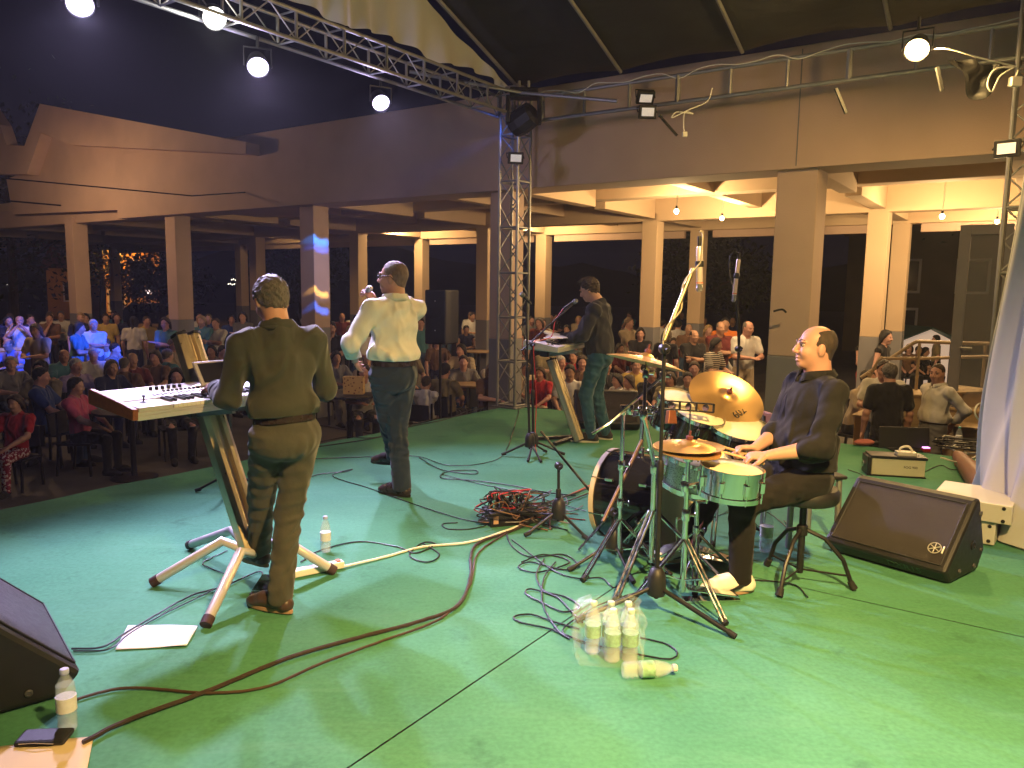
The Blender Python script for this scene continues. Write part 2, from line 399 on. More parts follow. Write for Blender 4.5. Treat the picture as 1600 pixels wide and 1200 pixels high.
def run(s0, t0, s1, t1, n, w=0.26, h=0.26, z=TZ):
    ch = MB(); br = MB(); truss_run(ch, br, ST(s0, t0, z), ST(s1, t1, z), w, h, n)
    o = part(ch, 'truss', M_alu, tent, world=True); part(br, 'bracing', M_alu, o, world=True)
run(0.22, 0, 10.2, 0, 17)
run(10.4, 0.2, 10.4, 5.75, 8)
run(0.2, 5.95, 10.2, 5.95, 17)
# the far side is a flat ladder truss
ch = MB(); br = MB(); a0, a1 = ST(0, 0.2, TZ - 0.06), ST(0, 5.75, TZ - 0.06)
for z in (0, 0.30): ch.tube([a0 + Vector((0, 0, z)), a1 + Vector((0, 0, z))], 0.024, 8)
for k in range(9):
    p = a0.lerp(a1, (k + 0.35) / 9); br.tube([p, p + Vector((0, 0, 0.30))], 0.02 if k % 3 else 0.032, 6)
o = part(ch, 'ladder_truss', M_alu, tent, world=True); part(br, 'rung', M_alu, o, world=True)
# canopy: two slopes from the eaves (s=0, s=10.4) to a ridge
RH = 1.95; EV = TZ + 0.40
def roofz(s): return EV + RH * (1 - abs(s - 5.2) / 5.2)
for (sa, sb) in ((-0.12, 5.2), (5.2, 10.52)):
    m = MB()
    def fn(u, v, sa=sa, sb=sb):
        s = sa + (sb - sa) * u; t = -0.05 + 6.1 * v
        sag = 0.07 * math.sin(math.pi * ((v * 4) % 1.0)) * math.sin(math.pi * u) ** 0.5 if 0 < u < 1 else 0
        z = roofz(min(max(s, 0), 10.4)) + 0.03 - sag * 0.0 + 0.055 * abs(math.sin(math.pi * v * 4)) + 0.012 * math.sin(40 * v + 9 * u) * math.sin(11 * u)
        p = ST(s, t, z); return (p.x, p.y, p.z)
    m.sheet(fn, 40, 60); part(m, 'canopy_slope', M_tarp, tent, world=True)
for k in range(5):
    t = 0.05 + 5.9 * k / 4
    m = MB(); m.tube([ST(0, t, EV - 0.02), ST(5.2, t, EV + RH - 0.02), ST(10.4, t, EV - 0.02)], 0.022, 8); part(m, 'rafter', M_alu, tent, world=True)
m = MB(); m.tube([ST(5.2, 0, EV + RH - 0.03), ST(5.2, 5.95, EV + RH - 0.03)], 0.025, 8); part(m, 'ridge_pole', M_alu, tent, world=True)
# white pleated gable over the front truss
m = MB()
def fn(u, v):
    s = 0.05 + 10.3 * u; zb = TZ + 0.36 + 0.10 * abs(math.sin(s * 2.1)) * (1 if 0.3 < s < 10 else 0); zt = max(roofz(s) - 0.02, zb + 0.01)
    z = zt + (zb - zt) * v; pl = 0.045 * math.sin(s * 15 + 1.5 * math.sin(s * 2.3)) * (0.25 + 0.75 * v) + 0.03 * math.sin(s * 4.1 + 2 * v)
    p = ST(s, -0.10 + pl, z); return (p.x, p.y, p.z)
m.sheet(fn, 420, 14); part(m, 'gable_drape', M_whitefab, tent, world=True, label='white pleated drape filling the gable')
# white back curtain
m = MB()
def fn(u, v):
    s = 0.45 + 2.75 * u + 0.10 * math.sin(9 * v) * (1 - u) ; t = 5.82 + 0.75 * max(0, u - 0.55) ** 1.5 * 2
    z = 4.1 * (1 - v) + 0.012
    pull = (1 - v) ** 0.8
    t2 = t + 0.20 * pull + (0.085 * math.sin(u * 34 + 2.4 * math.sin(3 * v)) + 0.04 * math.sin(u * 71 + 5 * v)) * (0.35 + 0.65 * v)
    p = ST(s + 0.10 * math.sin(u * 20) * v, t2 - 0.16, z); return (p.x, p.y, p.z)
m.sheet(fn, 200, 40)
cur = part(m, 'back_curtain', M_whitefab); cur.location = (0, 0, 0); tag(cur, 'white fabric curtain hanging down to the green stage floor beside the tower', 'curtain')
# ------------------------------------------------------------------ people: distance fields meshed as one continuous skin
class Field:
    def __init__(s, lo, hi, h):
        s.h = h; s.ax = [np.arange(lo[i], hi[i] + h, h, dtype=np.float32) for i in range(3)]
        s.D = np.full([len(a) for a in s.ax], 1.0, np.float32)
    def win(s, lo, hi):
        sl = []
        for i in range(3):
            a = int(np.searchsorted(s.ax[i], lo[i])); b = int(np.searchsorted(s.ax[i], hi[i]))
            if b <= a: return None
            sl.append(slice(a, b))
        return tuple(sl)
    def pts(s, sl): return s.ax[0][sl[0]][:, None, None], s.ax[1][sl[1]][None, :, None], s.ax[2][sl[2]][None, None, :]
    def put(s, lo, hi, fn, k, op='u'):
        mg = k + 2.5 * s.h; sl = s.win([x - mg for x in lo], [x + mg for x in hi])
        if sl is None: return
        d = fn(*s.pts(sl)).astype(np.float32); a = s.D[sl]
        if op == 'u':
            if k > 0:
                q = np.maximum(k - np.abs(a - d), 0) / k; s.D[sl] = np.minimum(a, d) - q * q * k * 0.25
            else: s.D[sl] = np.minimum(a, d)
        else:
            d = -d
            if k > 0:
                q = np.maximum(k - np.abs(a - d), 0) / k; s.D[sl] = np.maximum(a, d) + q * q * k * 0.25
            else: s.D[sl] = np.maximum(a, d)
    def cone(s, a, b, ra, rb, k=0.02, op='u'):
        a = [float(x) for x in a]; b = [float(x) for x in b]; m = max(ra, rb)
        ab = [b[i] - a[i] for i in range(3)]; l2 = max(1e-9, sum(x * x for x in ab))
        def fn(X, Y, Z):
            px, py, pz = X - a[0], Y - a[1], Z - a[2]
            t = np.clip((px * ab[0] + py * ab[1] + pz * ab[2]) / l2, 0, 1)
            return np.sqrt((px - t * ab[0]) ** 2 + (py - t * ab[1]) ** 2 + (pz - t * ab[2]) ** 2) - (ra + (rb - ra) * t)
        s.put([min(a[i], b[i]) - m for i in range(3)], [max(a[i], b[i]) + m for i in range(3)], fn, k, op); return s
    def ell(s, c, r, Rm=None, k=0.02, op='u'):
        c = [float(x) for x in c]; m = max(r)
        ax = [(1, 0, 0), (0, 1, 0), (0, 0, 1)] if Rm is None else [tuple(v) for v in Rm]
        def fn(X, Y, Z):
            px, py, pz = X - c[0], Y - c[1], Z - c[2]; k0 = 0; k1 = 0
            for i in range(3):
                q = px * ax[i][0] + py * ax[i][1] + pz * ax[i][2]
                k0 = k0 + (q / r[i]) ** 2; k1 = k1 + (q / r[i] ** 2) ** 2
            k0 = np.sqrt(k0); k1 = np.sqrt(k1) + 1e-6
            return k0 * (k0 - 1) / k1
        s.put([c[i] - m for i in range(3)], [c[i] + m for i in range(3)], fn, k, op); return s
    def cut(s, p, n, k=0.0):
        n = Vector(n).normalized(); X, Y, Z = s.pts((slice(None),) * 3)
        d = (X - p[0]) * n.x + (Y - p[1]) * n.y + (Z - p[2]) * n.z
        if k > 0: d = d + k * (np.sin(90 * X + 40 * Z) * np.sin(85 * Y + 50 * Z) + 0.7 * np.sin(190 * X - 60 * Y) * np.sin(170 * Z + 3))
        s.D = np.maximum(s.D, d.astype(np.float32)); return s
    def wrinkle(s, amp, seed=0, freq=(16, 16, 11)):
        X, Y, Z = s.pts((slice(None),) * 3); q = seed * 1.7; a, b, c = freq
        wx = X + 0.06 * np.sin(6 * Z + q) + 0.02 * np.sin(15 * Y + 2 * q); wz = Z + 0.05 * np.sin(6 * X + 5 * Y + q) + 0.02 * np.sin(17 * X + q)
        m1 = np.clip(np.sin(5.3 * X + 6.9 * Z + 4 * Y + q * 3) * 1.3, 0, 1); m2 = np.clip(np.sin(-6.7 * X + 7.9 * Z + 5 * Y + q * 5 + 1) * 1.3, 0, 1); m3 = np.clip(np.sin(9 * Z - 4 * X + 3 * Y + q * 2 + 2) * 1.2 - 0.1, 0, 1)
        rid = lambda ph: 1 - 2 * np.abs(np.sin(0.5 * ph)) ** 1.4
        w = -rid(a * wx + c * wz + q) * m1 - rid(-a * 0.9 * wx + c * 1.5 * wz + 9 * Y + 2 * q) * m2 - 0.7 * rid(b * Y + 0.5 * a * wx + 0.6 * c * wz + 3 * q) * m3
        w = w + 0.25 * np.sin(3.1 * a * 0.5 * wx + 2.2 * c * wz) * (m1 + m2)
        s.D = s.D + (amp * 0.6 * w).astype(np.float32) * (np.abs(s.D) < 0.06); return s
    def mesh(s, name):
        D = s.D; D = D.copy(); D[0] = D[-1] = 1; D[:, 0] = D[:, -1] = 1; D[:, :, 0] = D[:, :, -1] = 1
        I = D < 0; c = np.zeros([n - 1 for n in D.shape], np.uint8)
        for i in (0, 1):
            for j in (0, 1):
                for k in (0, 1): c += I[i:I.shape[0] - 1 + i, j:I.shape[1] - 1 + j, k:I.shape[2] - 1 + k]
        act = (c > 0) & (c < 8); idx = np.argwhere(act)
        vid = np.full(c.shape, -1, np.int64); vid[act] = np.arange(len(idx))
        acc = np.zeros((len(idx), 3)); cnt = np.zeros(len(idx)); corner = {}
        for i in (0, 1):
            for j in (0, 1):
                for k in (0, 1): corner[i, j, k] = D[idx[:, 0] + i, idx[:, 1] + j, idx[:, 2] + k]
        for a in range(3):
            o = [x for x in range(3) if x != a]
            for p in (0, 1):
                for q in (0, 1):
                    c0 = [0, 0, 0]; c0[o[0]] = p; c0[o[1]] = q; c1 = list(c0); c1[a] = 1
                    d0, d1 = corner[tuple(c0)], corner[tuple(c1)]; m = (d0 < 0) != (d1 < 0)
                    t = np.where(m, d0 / np.where(m, d0 - d1, 1), 0); pos = np.tile(np.array(c0, float), (len(idx), 1)); pos[:, a] = t
                    acc[m] += pos[m]; cnt[m] += 1
        V = (idx + acc / np.maximum(cnt, 1)[:, None]) * s.h + np.array([s.ax[i][0] for i in range(3)])
        Fq = []
        for a in range(3):
            o = [(a + 1) % 3, (a + 2) % 3]; n = D.shape
            s0 = [slice(None)] * 3; s1 = [slice(None)] * 3; s0[a] = slice(0, n[a] - 1); s1[a] = slice(1, n[a])
            A, B = I[tuple(s0)], I[tuple(s1)]; e = np.argwhere(A != B)
            ok = (e[:, o[0]] > 0) & (e[:, o[1]] > 0) & (e[:, o[0]] < n[o[0]] - 1) & (e[:, o[1]] < n[o[1]] - 1); e = e[ok]
            fl = A[e[:, 0], e[:, 1], e[:, 2]]
            def vv(p, q):
                w = e.copy(); w[:, o[0]] -= p; w[:, o[1]] -= q; return vid[w[:, 0], w[:, 1], w[:, 2]]
            Q = np.stack([vv(0, 0), vv(1, 0), vv(1, 1), vv(0, 1)], 1); Q[~fl] = Q[~fl][:, ::-1]; Fq.append(Q)
        Fq = np.concatenate(Fq); Fq = Fq[(Fq >= 0).all(1)]
        # light fairing
        for lam in (0.5, -0.52):
            sm = np.zeros_like(V); ct = np.zeros(len(V))
            for i in range(4):
                a_, b_ = Fq[:, i], Fq[:, (i + 1) % 4]
                np.add.at(sm, a_, V[b_]); np.add.at(ct, a_, 1); np.add.at(sm, b_, V[a_]); np.add.at(ct, b_, 1)
            V = V + lam * (sm / np.maximum(ct, 1)[:, None] - V)
        me = bpy.data.meshes.new(name); me.vertices.add(len(V)); me.vertices.foreach_set('co', V.astype(np.float32).ravel())
        me.loops.add(len(Fq) * 4); me.loops.foreach_set('vertex_index', Fq.astype(np.int32).ravel())
        me.polygons.add(len(Fq)); me.polygons.foreach_set('loop_start', np.arange(0, len(Fq) * 4, 4, dtype=np.int32))
        me.polygons.foreach_set('use_smooth', np.ones(len(Fq), bool)); me.update(calc_edges=True); me.validate()
        return me

def two_bone(a, t, l1, l2, pole):
    a, t = Vector(a), Vector(t); d = t - a; L_ = min(d.length, (l1 + l2) * 0.999); u = d.normalized()
    x = (l1 * l1 - l2 * l2 + L_ * L_) / (2 * L_); h = math.sqrt(max(0, l1 * l1 - x * x))
    pv = Vector(pole); pv = pv - u * pv.dot(u); pv = pv.normalized() if pv.length > 1e-5 else u.orthogonal().normalized()
    return a + u * x + pv * h, a + u * L_

def pose(h=1.75, pelvis=(0, 0, None), lean=0, roll=0, twist=0, yaw=0, nod=0, tilt=0, feet=None, hands=(None, None), epole=((-0.6, -0.8, -0.2), (0.6, -0.8, -0.2)),
         kpole=((-0.15, 1, 0.1), (0.15, 1, 0.1)), pelyaw=0, shw=0.185, headfwd=0.0):
    """joints of a figure that faces +Y; angles in degrees; hands and feet as target points"""
    k = h / 1.75; J = {'k': k}
    pz = pelvis[2] if pelvis[2] is not None else 0.955 * k
    pel = Vector((pelvis[0], pelvis[1], pz)); RT = Matrix.Rotation(R(twist), 3, 'Z') @ Matrix.Rotation(R(-lean), 3, 'X') @ Matrix.Rotation(R(roll), 3, 'Y')
    RH_ = Matrix.Rotation(R(-lean * 0.5), 3, 'X')
    def up(x, y, z): return pel + RT @ Vector((x * k, y * k, z * k))
    J['pelvis'] = pel; J['waist'] = up(0, 0, 0.13); J['chest'] = up(0, 0.0, 0.33); J['sho'] = [up(-shw, -0.01, 0.445), up(shw, -0.01, 0.445)]
    J['neck'] = up(0, -0.01, 0.515); J['RT'] = RT
    RHd = Matrix.Rotation(R(twist * 0.3 + yaw), 3, 'Z') @ Matrix.Rotation(R(-nod), 3, 'X') @ Matrix.Rotation(R(tilt), 3, 'Y')
    J['RH'] = RHd; J['head'] = J['neck'] + RT @ Vector((0, (0.025 + headfwd) * k, 0.05 * k)) + RHd @ Vector((0, 0.005 * k, 0.094 * k))
    PY = Matrix.Rotation(R(pelyaw), 3, 'Z')
    J['hip'] = [pel + PY @ Vector((-0.09 * k, 0, -0.03 * k)), pel + PY @ Vector((0.09 * k, 0, -0.03 * k))]
    feet = feet or [(-0.11, 0.0, 0, 0), (0.11, 0.0, 0, 0)]
    J['kne'] = []; J['ank'] = []; J['fdir'] = []
    for i in (0, 1):
        fx, fy, fyaw, lift = feet[i]
        kn, an = two_bone(J['hip'][i], (fx, fy, 0.085 * k + lift), 0.425 * k, 0.425 * k, kpole[i]); J['kne'].append(kn); J['ank'].append(an)
        J['fdir'].append(Vector((math.sin(R(-fyaw)), math.cos(R(fyaw)), 0)))
    J['elb'] = []; J['wri'] = []
    for i in (0, 1):
        sx = (-1, 1)[i]; t = hands[i] if hands[i] is not None else tuple(J['sho'][i] + Vector((sx * 0.07, 0.06, -0.52)) * k)
        e, w = two_bone(J['sho'][i], t, 0.285 * k, 0.255 * k, epole[i]); J['elb'].append(e); J['wri'].append(w)
    return J

def bounds(J, pad=0.30):
    P_ = [J['pelvis'], J['chest'], J['head'] + Vector((0, 0, 0))] + J['sho'] + J['elb'] + J['wri'] + J['kne'] + J['ank']
    lo = [min(p[i] for p in P_) - pad for i in range(3)]; hi = [max(p[i] for p in P_) + pad for i in range(3)]
    lo[2] = min(lo[2], 0.0) - 0.0 if lo[2] < 0 else lo[2]; lo[2] = max(lo[2], -0.05)
    return lo, hi

def hand_sdf(F, wri, hd, pn, side, curl, k, fine=True, spread=0.0):
    """palm, four unequal jointed fingers and a thumb off the side of the palm"""
    hd = Vector(hd).normalized(); pn = Vector(pn); pn = (pn - hd * pn.dot(hd)).normalized(); lat = hd.cross(pn).normalized() * side
    wri = Vector(wri); c = wri + hd * 0.05 * k
    F.ell(c, (0.040 * k, 0.056 * k, 0.0175 * k), (lat, hd, pn), k=0.012)
    if not fine:
        F.ell(wri + hd * 0.115 * k + pn * 0.012, (0.034 * k, 0.05 * k, 0.015 * k), (lat, hd, pn), k=0.015); return
    lens = (0.076, 0.088, 0.082, 0.064)
    for i in range(4):
        off = (i - 1.5) * 0.0205 * k; p = wri + hd * (0.092 - 0.004 * abs(i - 1.2)) * k - lat * off * -1 * -1
        p = wri + hd * (0.092 - 0.004 * abs(i - 1.2)) * k + lat * (-off)
        d = (hd - lat * (i - 1.5) * spread).normalized(); a = 0; rr = (0.0092, 0.0096, 0.0092, 0.0082)[i] * k
        for j, fr in enumerate((0.45, 0.30, 0.25)):
            a += R(curl) * (1.0 if j else 0.8); dd = (d * math.cos(a) + pn * math.sin(a)).normalized(); q = p + dd * lens[i] * fr * k
            F.cone(p, q, rr, rr * 0.92, k=0.006); p = q; rr *= 0.93
    p = wri + hd * 0.028 * k + lat * 0.034 * k; d = (hd * 0.72 + lat * 0.62 + pn * 0.30).normalized(); q = p + d * 0.042 * k; F.cone(p, q, 0.014 * k, 0.0115 * k, k=0.010)
    ca = R(curl * 0.8); d2 = (hd * 0.9 + lat * (0.30 - 0.5 * math.sin(ca)) + pn * (0.25 + 0.55 * math.sin(ca))).normalized(); F.cone(q, q + d2 * 0.034 * k, 0.0108 * k, 0.009 * k, k=0.006)

def head_pt(J, p): return J['head'] + J['RH'] @ (Vector(p) * J['k'])
def person(label, J, o, loc, rotz, h=0.0065, group=None, root=None):
    """o: options dict with skin, shirt, trousers, shoe, hair materials and shapes"""
    k = J['k']; fine = h < 0.009; RHd = J['RH']; HA = [RHd.col[0], RHd.col[1], RHd.col[2]]; RT = J['RT']; TA = [RT.col[0], RT.col[1], RT.col[2]]
    fat = o.get('fat', 0.0); root = root or thing('person', label, 'person', loc, rotz, group)
    lo, hi = bounds(J)
    # ---- body, one continuous skin
    F = Field(lo, hi, h)
    def H(p): return head_pt(J, p)
    F.ell(H((0, -0.012, 0.028)), (0.074 * k, 0.094 * k, 0.088 * k), HA, k=0.02)
    F.ell(H((0, 0.022, -0.036)), ((0.057 + 0.010 * fat) * k, 0.064 * k, 0.077 * k), HA, k=0.03)
    F.ell(H((0, 0.058, -0.092)), (0.030 * k, 0.024 * k, 0.020 * k), HA, k=0.022)
    if fine or h < 0.015:
        for sx in (-1, 1):
            F.ell(H((sx * 0.034, 0.060, -0.028)), (0.024 * k, 0.026 * k, 0.026 * k), HA, k=0.02)
            F.ell(H((sx * 0.033, 0.100, 0.010)), (0.017 * k, 0.018 * k, 0.012 * k), HA, k=0.012, op='s')
            F.ell(H((sx * 0.030, 0.081, 0.027)), (0.024 * k, 0.012 * k, 0.008 * k), HA, k=0.012)
            F.ell(H((sx * 0.077, -0.006, -0.006)), (0.009 * k, 0.020 * k, 0.032 * k), HA, k=0.006)
            F.ell(H((sx * 0.012, 0.098, -0.030)), (0.009 * k, 0.011 * k, 0.009 * k), HA, k=0.006)
        F.cone(H((0, 0.085, 0.018)), H((0, 0.107, -0.024)), 0.0080 * k, 0.0112 * k, k=0.012)
        F.ell(H((0, 0.083, -0.056)), (0.025 * k, 0.012 * k, 0.0075 * k), HA, k=0.005)
        F.ell(H((0, 0.081, -0.072)), (0.022 * k, 0.012 * k, 0.008 * k), HA, k=0.005)
        F.ell(H((0, 0.098, -0.0635)), (0.024 * k, 0.012 * k, 0.0030 * k), HA, k=0.004, op='s')
    else:
        F.cone(H((0, 0.082, 0.01)), H((0, 0.105, -0.024)), 0.010 * k, 0.014 * k, k=0.012)
        for sx in (-1, 1): F.ell(H((sx * 0.076, -0.006, -0.008)), (0.012 * k, 0.02 * k, 0.03 * k), HA, k=0.006)
    F.cone(H((0, -0.022, -0.050)), J['neck'] + RT @ Vector((0, -0.012, -0.03)), (0.058 + 0.008 * fat) * k, (0.064 + 0.010 * fat) * k, k=0.03)
    F.cone(J['neck'], J['chest'], 0.052 * k, 0.07 * k, k=0.03); F.cone(J['sho'][0], J['sho'][1], 0.034 * k, 0.034 * k, k=0.04)
    F.ell(J['chest'], (0.12 * k, 0.062 * k, 0.13 * k), TA, k=0.04); F.cone(J['chest'], J['pelvis'], 0.070 * k, 0.080 * k, k=0.04)
    for i in (0, 1):
        F.cone(J['sho'][i], J['elb'][i], 0.042 * k if o.get('sleeve') != 'none' else 0.047 * k, 0.039 * k, k=0.02)
        fm = J['elb'][i].lerp(J['wri'][i], 0.3)
        F.cone(J['elb'][i], fm, 0.040 * k, 0.042 * k, k=0.02); F.cone(fm, J['wri'][i], 0.042 * k, 0.027 * k, k=0.02)
        fd = (J['wri'][i] - J['elb'][i]).normalized(); hd = o.get('hdir', (None, None))[i]; hd = Vector(hd) if hd is not None else fd
        pn = o.get('pnorm', ((0.3, 0, -1), (-0.3, 0, -1)))[i]
        hand_sdf(F, J['wri'][i], hd, pn, o.get('thumb', (1, -1))[i], o.get('curl', (22, 22))[i], k, fine or h < 0.013)
        F.cone(J['hip'][i], J['kne'][i], 0.06 * k, 0.042 * k, k=0.03); F.cone(J['kne'][i], J['ank'][i], 0.042 * k, 0.030 * k, k=0.02)
        F.cone(J['ank'][i], J['ank'][i] + J['fdir'][i] * 0.13 * k + Vector((0, 0, -0.05 * k)), 0.034 * k, 0.026 * k, k=0.02)
    ob = link('body', F.mesh('body'), o['skin'], root)
    # ---- eyes
    if fine and o.get('eyes', True):
        for sx in (-1, 1):
            e = MB(); c = H((sx * 0.031, 0.0742, 0.0090)); e.sphere(c, 0.0118 * k, 12)
            e.cur = 1; e.sphere(c + RHd @ Vector((o.get('gaze', 0.0) * 0.004, 0.0070, 0)) * k, 0.0070 * k, 10)
            part(e, 'eye', [mat('eye_white', (0.28, 0.23, 0.21), 0.25, var=0), mat('eye_iris', (0.03, 0.02, 0.015), 0.15, var=0)], root)
            e = MB(); e.tube([H((sx * 0.012, 0.0905, 0.030)), H((sx * 0.03, 0.0890, 0.036)), H((sx * 0.048, 0.0745, 0.031))], [0.0030 * k, 0.0038 * k, 0.0018 * k], 6)
            part(e, 'eyebrow', o['hair'], root)
    # ---- hair
    st = o.get('hairstyle', 'short')
    if st:
        hf = Field([x - 0.22 for x in J['head']], [x + 0.22 for x in J['head']], max(h * 0.75, 0.0045)) if st in ('short', 'crop', 'bald', 'quiff') else Field([J['head'][0] - 0.26, J['head'][1] - 0.26, J['head'][2] - 0.48], [x + 0.22 for x in J['head']], max(h * 0.8, 0.005))
        th = {'short': 0.013, 'crop': 0.0045, 'bald': 0.004, 'quiff': 0.015, 'long': 0.018, 'bob': 0.02, 'tail': 0.012}[st] * k
        hf.ell(H((0, -0.014, 0.030)), (0.074 * k + th, 0.094 * k + th, 0.088 * k + th), HA, k=0)
        hf.ell(H((0, -0.040, -0.040)), (0.058 * k + th * 0.25, 0.052 * k + th * 0.3, 0.05 * k), HA, k=0.02)
        if st == 'quiff': hf.ell(H((0, 0.045, 0.115)), (0.05 * k, 0.05 * k, 0.022 * k), HA, k=0.03)
        if st in ('long', 'bob'):
            L_ = 0.36 if st == 'long' else 0.16
            for sx in (-1, 0, 1):
                hf.cone(H((sx * 0.06, -0.03 - 0.03 * (sx == 0), 0.0)), H((sx * 0.085, -0.05 - 0.05 * (sx == 0), -L_)), 0.052 * k, 0.030 * k, k=0.03)
        if st == 'tail': hf.cone(H((0, -0.10, 0.05)), H((0, -0.15, -0.14)), 0.035 * k, 0.015 * k, k=0.02)
        # hairline
        n_ = RHd @ Vector((0, 0.83, -0.56)); hf.cut(H((0, 0.064 if st != 'crop' else 0.058, 0.074)), n_, 0.007)
        if st not in ('long', 'bob'):
            n2 = RHd @ Vector((0, 0.66, -0.75)); hf.cut(H((0, -0.008, -0.012)), n2, 0.004)
            if st in ('bald',):
                hf.cut(H((0, 0.036, 0.0)), RHd @ Vector((0, 0.95, 0.30)), 0.008); hf.ell(H((0, 0.028, 0.108)), (0.058 * k, 0.098 * k, 0.050 * k), HA, k=0.010, op='s')
        else:
            hf.ell(H((0, 0.07, -0.06)), (0.058 * k, 0.085 * k, 0.14 * k), HA, k=0.02, op='s')
        if st in ('short', 'quiff', 'long', 'bob', 'tail'):
            X, Y, Z = hf.pts((slice(None),) * 3); am = 0.0045 if st == 'quiff' else 0.003
            hf.D = hf.D + (am * (np.sin(120 * X + 3 * np.sin(60 * Z)) * np.sin(110 * Y + 40 * Z) + 0.8 * np.sin(210 * X + 90 * Y) * np.sin(180 * Z + 60 * Y))).astype(np.float32) * (np.abs(hf.D) < 0.03)
        link('hair', hf.mesh('hair'), o['hair'], root)
    # ---- trousers
    tk = o.get('tthick', 0.016); wz = J['pelvis'] + RT @ Vector((0, 0, 0.075 * k)); F = Field(lo, hi, h)
    F.ell(J['pelvis'], ((0.155 + 0.03 * fat) * k, (0.105 + 0.03 * fat) * k, 0.12 * k), TA, k=0.04)
    F.cone(J['pelvis'], J['waist'], (0.120 + 0.03 * fat) * k, (0.120 + 0.03 * fat) * k, k=0.04)
    F.ell(J['pelvis'] + RT @ Vector((0, -0.035, -0.06)) * k, (0.145 * k, 0.10 * k, 0.10 * k), TA, k=0.04)
    sk = o.get('skirt')
    for i in (0, 1):
        F.cone(J['hip'][i], J['kne'][i], (0.083 + 0.012 * fat) * k + tk * 0.6, 0.056 * k + tk, k=0.03)
        if not o.get('shorts'): F.cone(J['kne'][i], J['ank'][i] + Vector((0, 0, -0.012)), 0.056 * k + tk, o.get('ankr', 0.040) * k + tk, k=0.025)
    if sk: F.cone(J['hip'][0].lerp(J['hip'][1], 0.5), J['kne'][0].lerp(J['kne'][1], 0.5) + Vector((0, 0, -0.18)), 0.14 * k, 0.17 * k, k=0.05)
    if fine: F.wrinkle(o.get('twr', 0.005), 2, (26, 34, 64))
    F.cut(wz, RT.col[2])
    for i in (0, 1):
        if not o.get('shorts') and J['ank'][i].z < 0.2: F.cut((0, 0, min(J['ank'][0].z, J['ank'][1].z) - 0.04), (0, 0, -1))
    link('trousers' if not sk else 'skirt', F.mesh('trousers'), o['trousers'], root)
    if fine and o.get('belt'):
        bl = MB(); pts = []
        for a in range(25):
            an = 2 * math.pi * a / 24; pts.append(J['pelvis'] + RT @ Vector((math.cos(an) * (0.150 + 0.03 * fat) * k, math.sin(an) * (0.128 + 0.03 * fat) * k, 0.062 * k)))
        for a in range(24): bl.bar(pts[a], pts[a + 1] + (pts[a + 1] - pts[a]) * 0.1, 0.008, 0.034)
        part(bl, 'belt', o['belt'], root)
    # ---- shirt
    s_ = o.get('sthick', 0.016); F = Field(lo, hi, h); sl = o.get('sleeve', 'short')
    F.ell(J['chest'], ((0.158 + 0.02 * fat) * k + s_, (0.100 + 0.025 * fat) * k + s_, 0.175 * k), TA, k=0.05)
    F.cone(J['sho'][0], J['sho'][1], 0.046 * k + s_ * 0.6, 0.046 * k + s_ * 0.6, k=0.05)
    for i in (0, 1): F.cone(J['neck'] + RT @ Vector((0, -0.012, -0.02)) * k, J['sho'][i], 0.056 * k, 0.044 * k + s_ * 0.5, k=0.04)
    F.cone(J['chest'] + RT @ Vector((0, -0.01, 0.12)) * k, J['neck'] + RT @ Vector((0, -0.005, -0.005)) * k, 0.09 * k, 0.066 * k, k=0.05)
    F.ell(J['waist'] + RT @ Vector((0, 0.02 * fat, 0.02)) * k, ((0.138 + 0.05 * fat) * k + s_, (0.098 + 0.06 * fat) * k + s_, 0.17 * k), TA, k=0.05)
    hem = o.get('hem', 0.05)
    F.ell(J['pelvis'] + RT @ Vector((0, 0, 0.03)) * k, ((0.148 + 0.03 * fat) * k + s_, (0.108 + 0.035 * fat) * k + s_, 0.16 * k), TA, k=0.05)
    if o.get('blouse'):   # cloth that bags over the belt
        F.ell(J['pelvis'] + RT @ Vector((0, -0.015, 0.125)) * k, ((0.150 + 0.045 * fat) * k + s_, (0.112 + 0.05 * fat) * k + s_, 0.075 * k), TA, k=0.05)
    for i in (0, 1):
        if sl == 'none': continue
        e = J['elb'][i]; fin = {'short': 0.62, 'roll': 1.12, 'long': 2.0}[sl]
        if fin < 1: F.cone(J['sho'][i], J['sho'][i].lerp(e, fin), 0.058 * k + s_, 0.054 * k + s_, k=0.04)
        else:
            F.cone(J['sho'][i], e, 0.050 * k + s_ * 0.75, 0.044 * k + s_, k=0.03)
            en = e.lerp(J['wri'][i], {'roll': 0.22, 'long': 0.93}[sl]); F.cone(e, en, 0.046 * k + s_, (0.046 if sl == 'roll' else 0.032) * k + s_ * 0.9, k=0.02)
            if sl == 'roll':
                c2 = e.lerp(J['wri'][i], 0.10); F.cone(c2, en, 0.050 * k + s_, 0.050 * k + s_, k=0.008)
    if fine: F.wrinkle(o.get('swr', 0.006), o.get('seed', 1), o.get('sfreq', (13, 15, 12)))
    F.cut(J['pelvis'] + RT @ Vector((0, 0, hem * k)), -RT.col[2])
    if not o.get('nocollar'):
        # neck opening
        F.cone(J['neck'] + RT @ Vector((0, 0.035, 0.0)) * k, J['neck'] + RT @ Vector((0, 0.05, 0.14)) * k, 0.050 * k, 0.09 * k, k=0.006, op='s')
        F.cut(J['neck'] + RT @ Vector((0, 0, 0.035)) * k, RT @ Vector((0, 0.28, 0.95)))
    so = link('shirt', F.mesh('shirt'), o['shirt'], root)
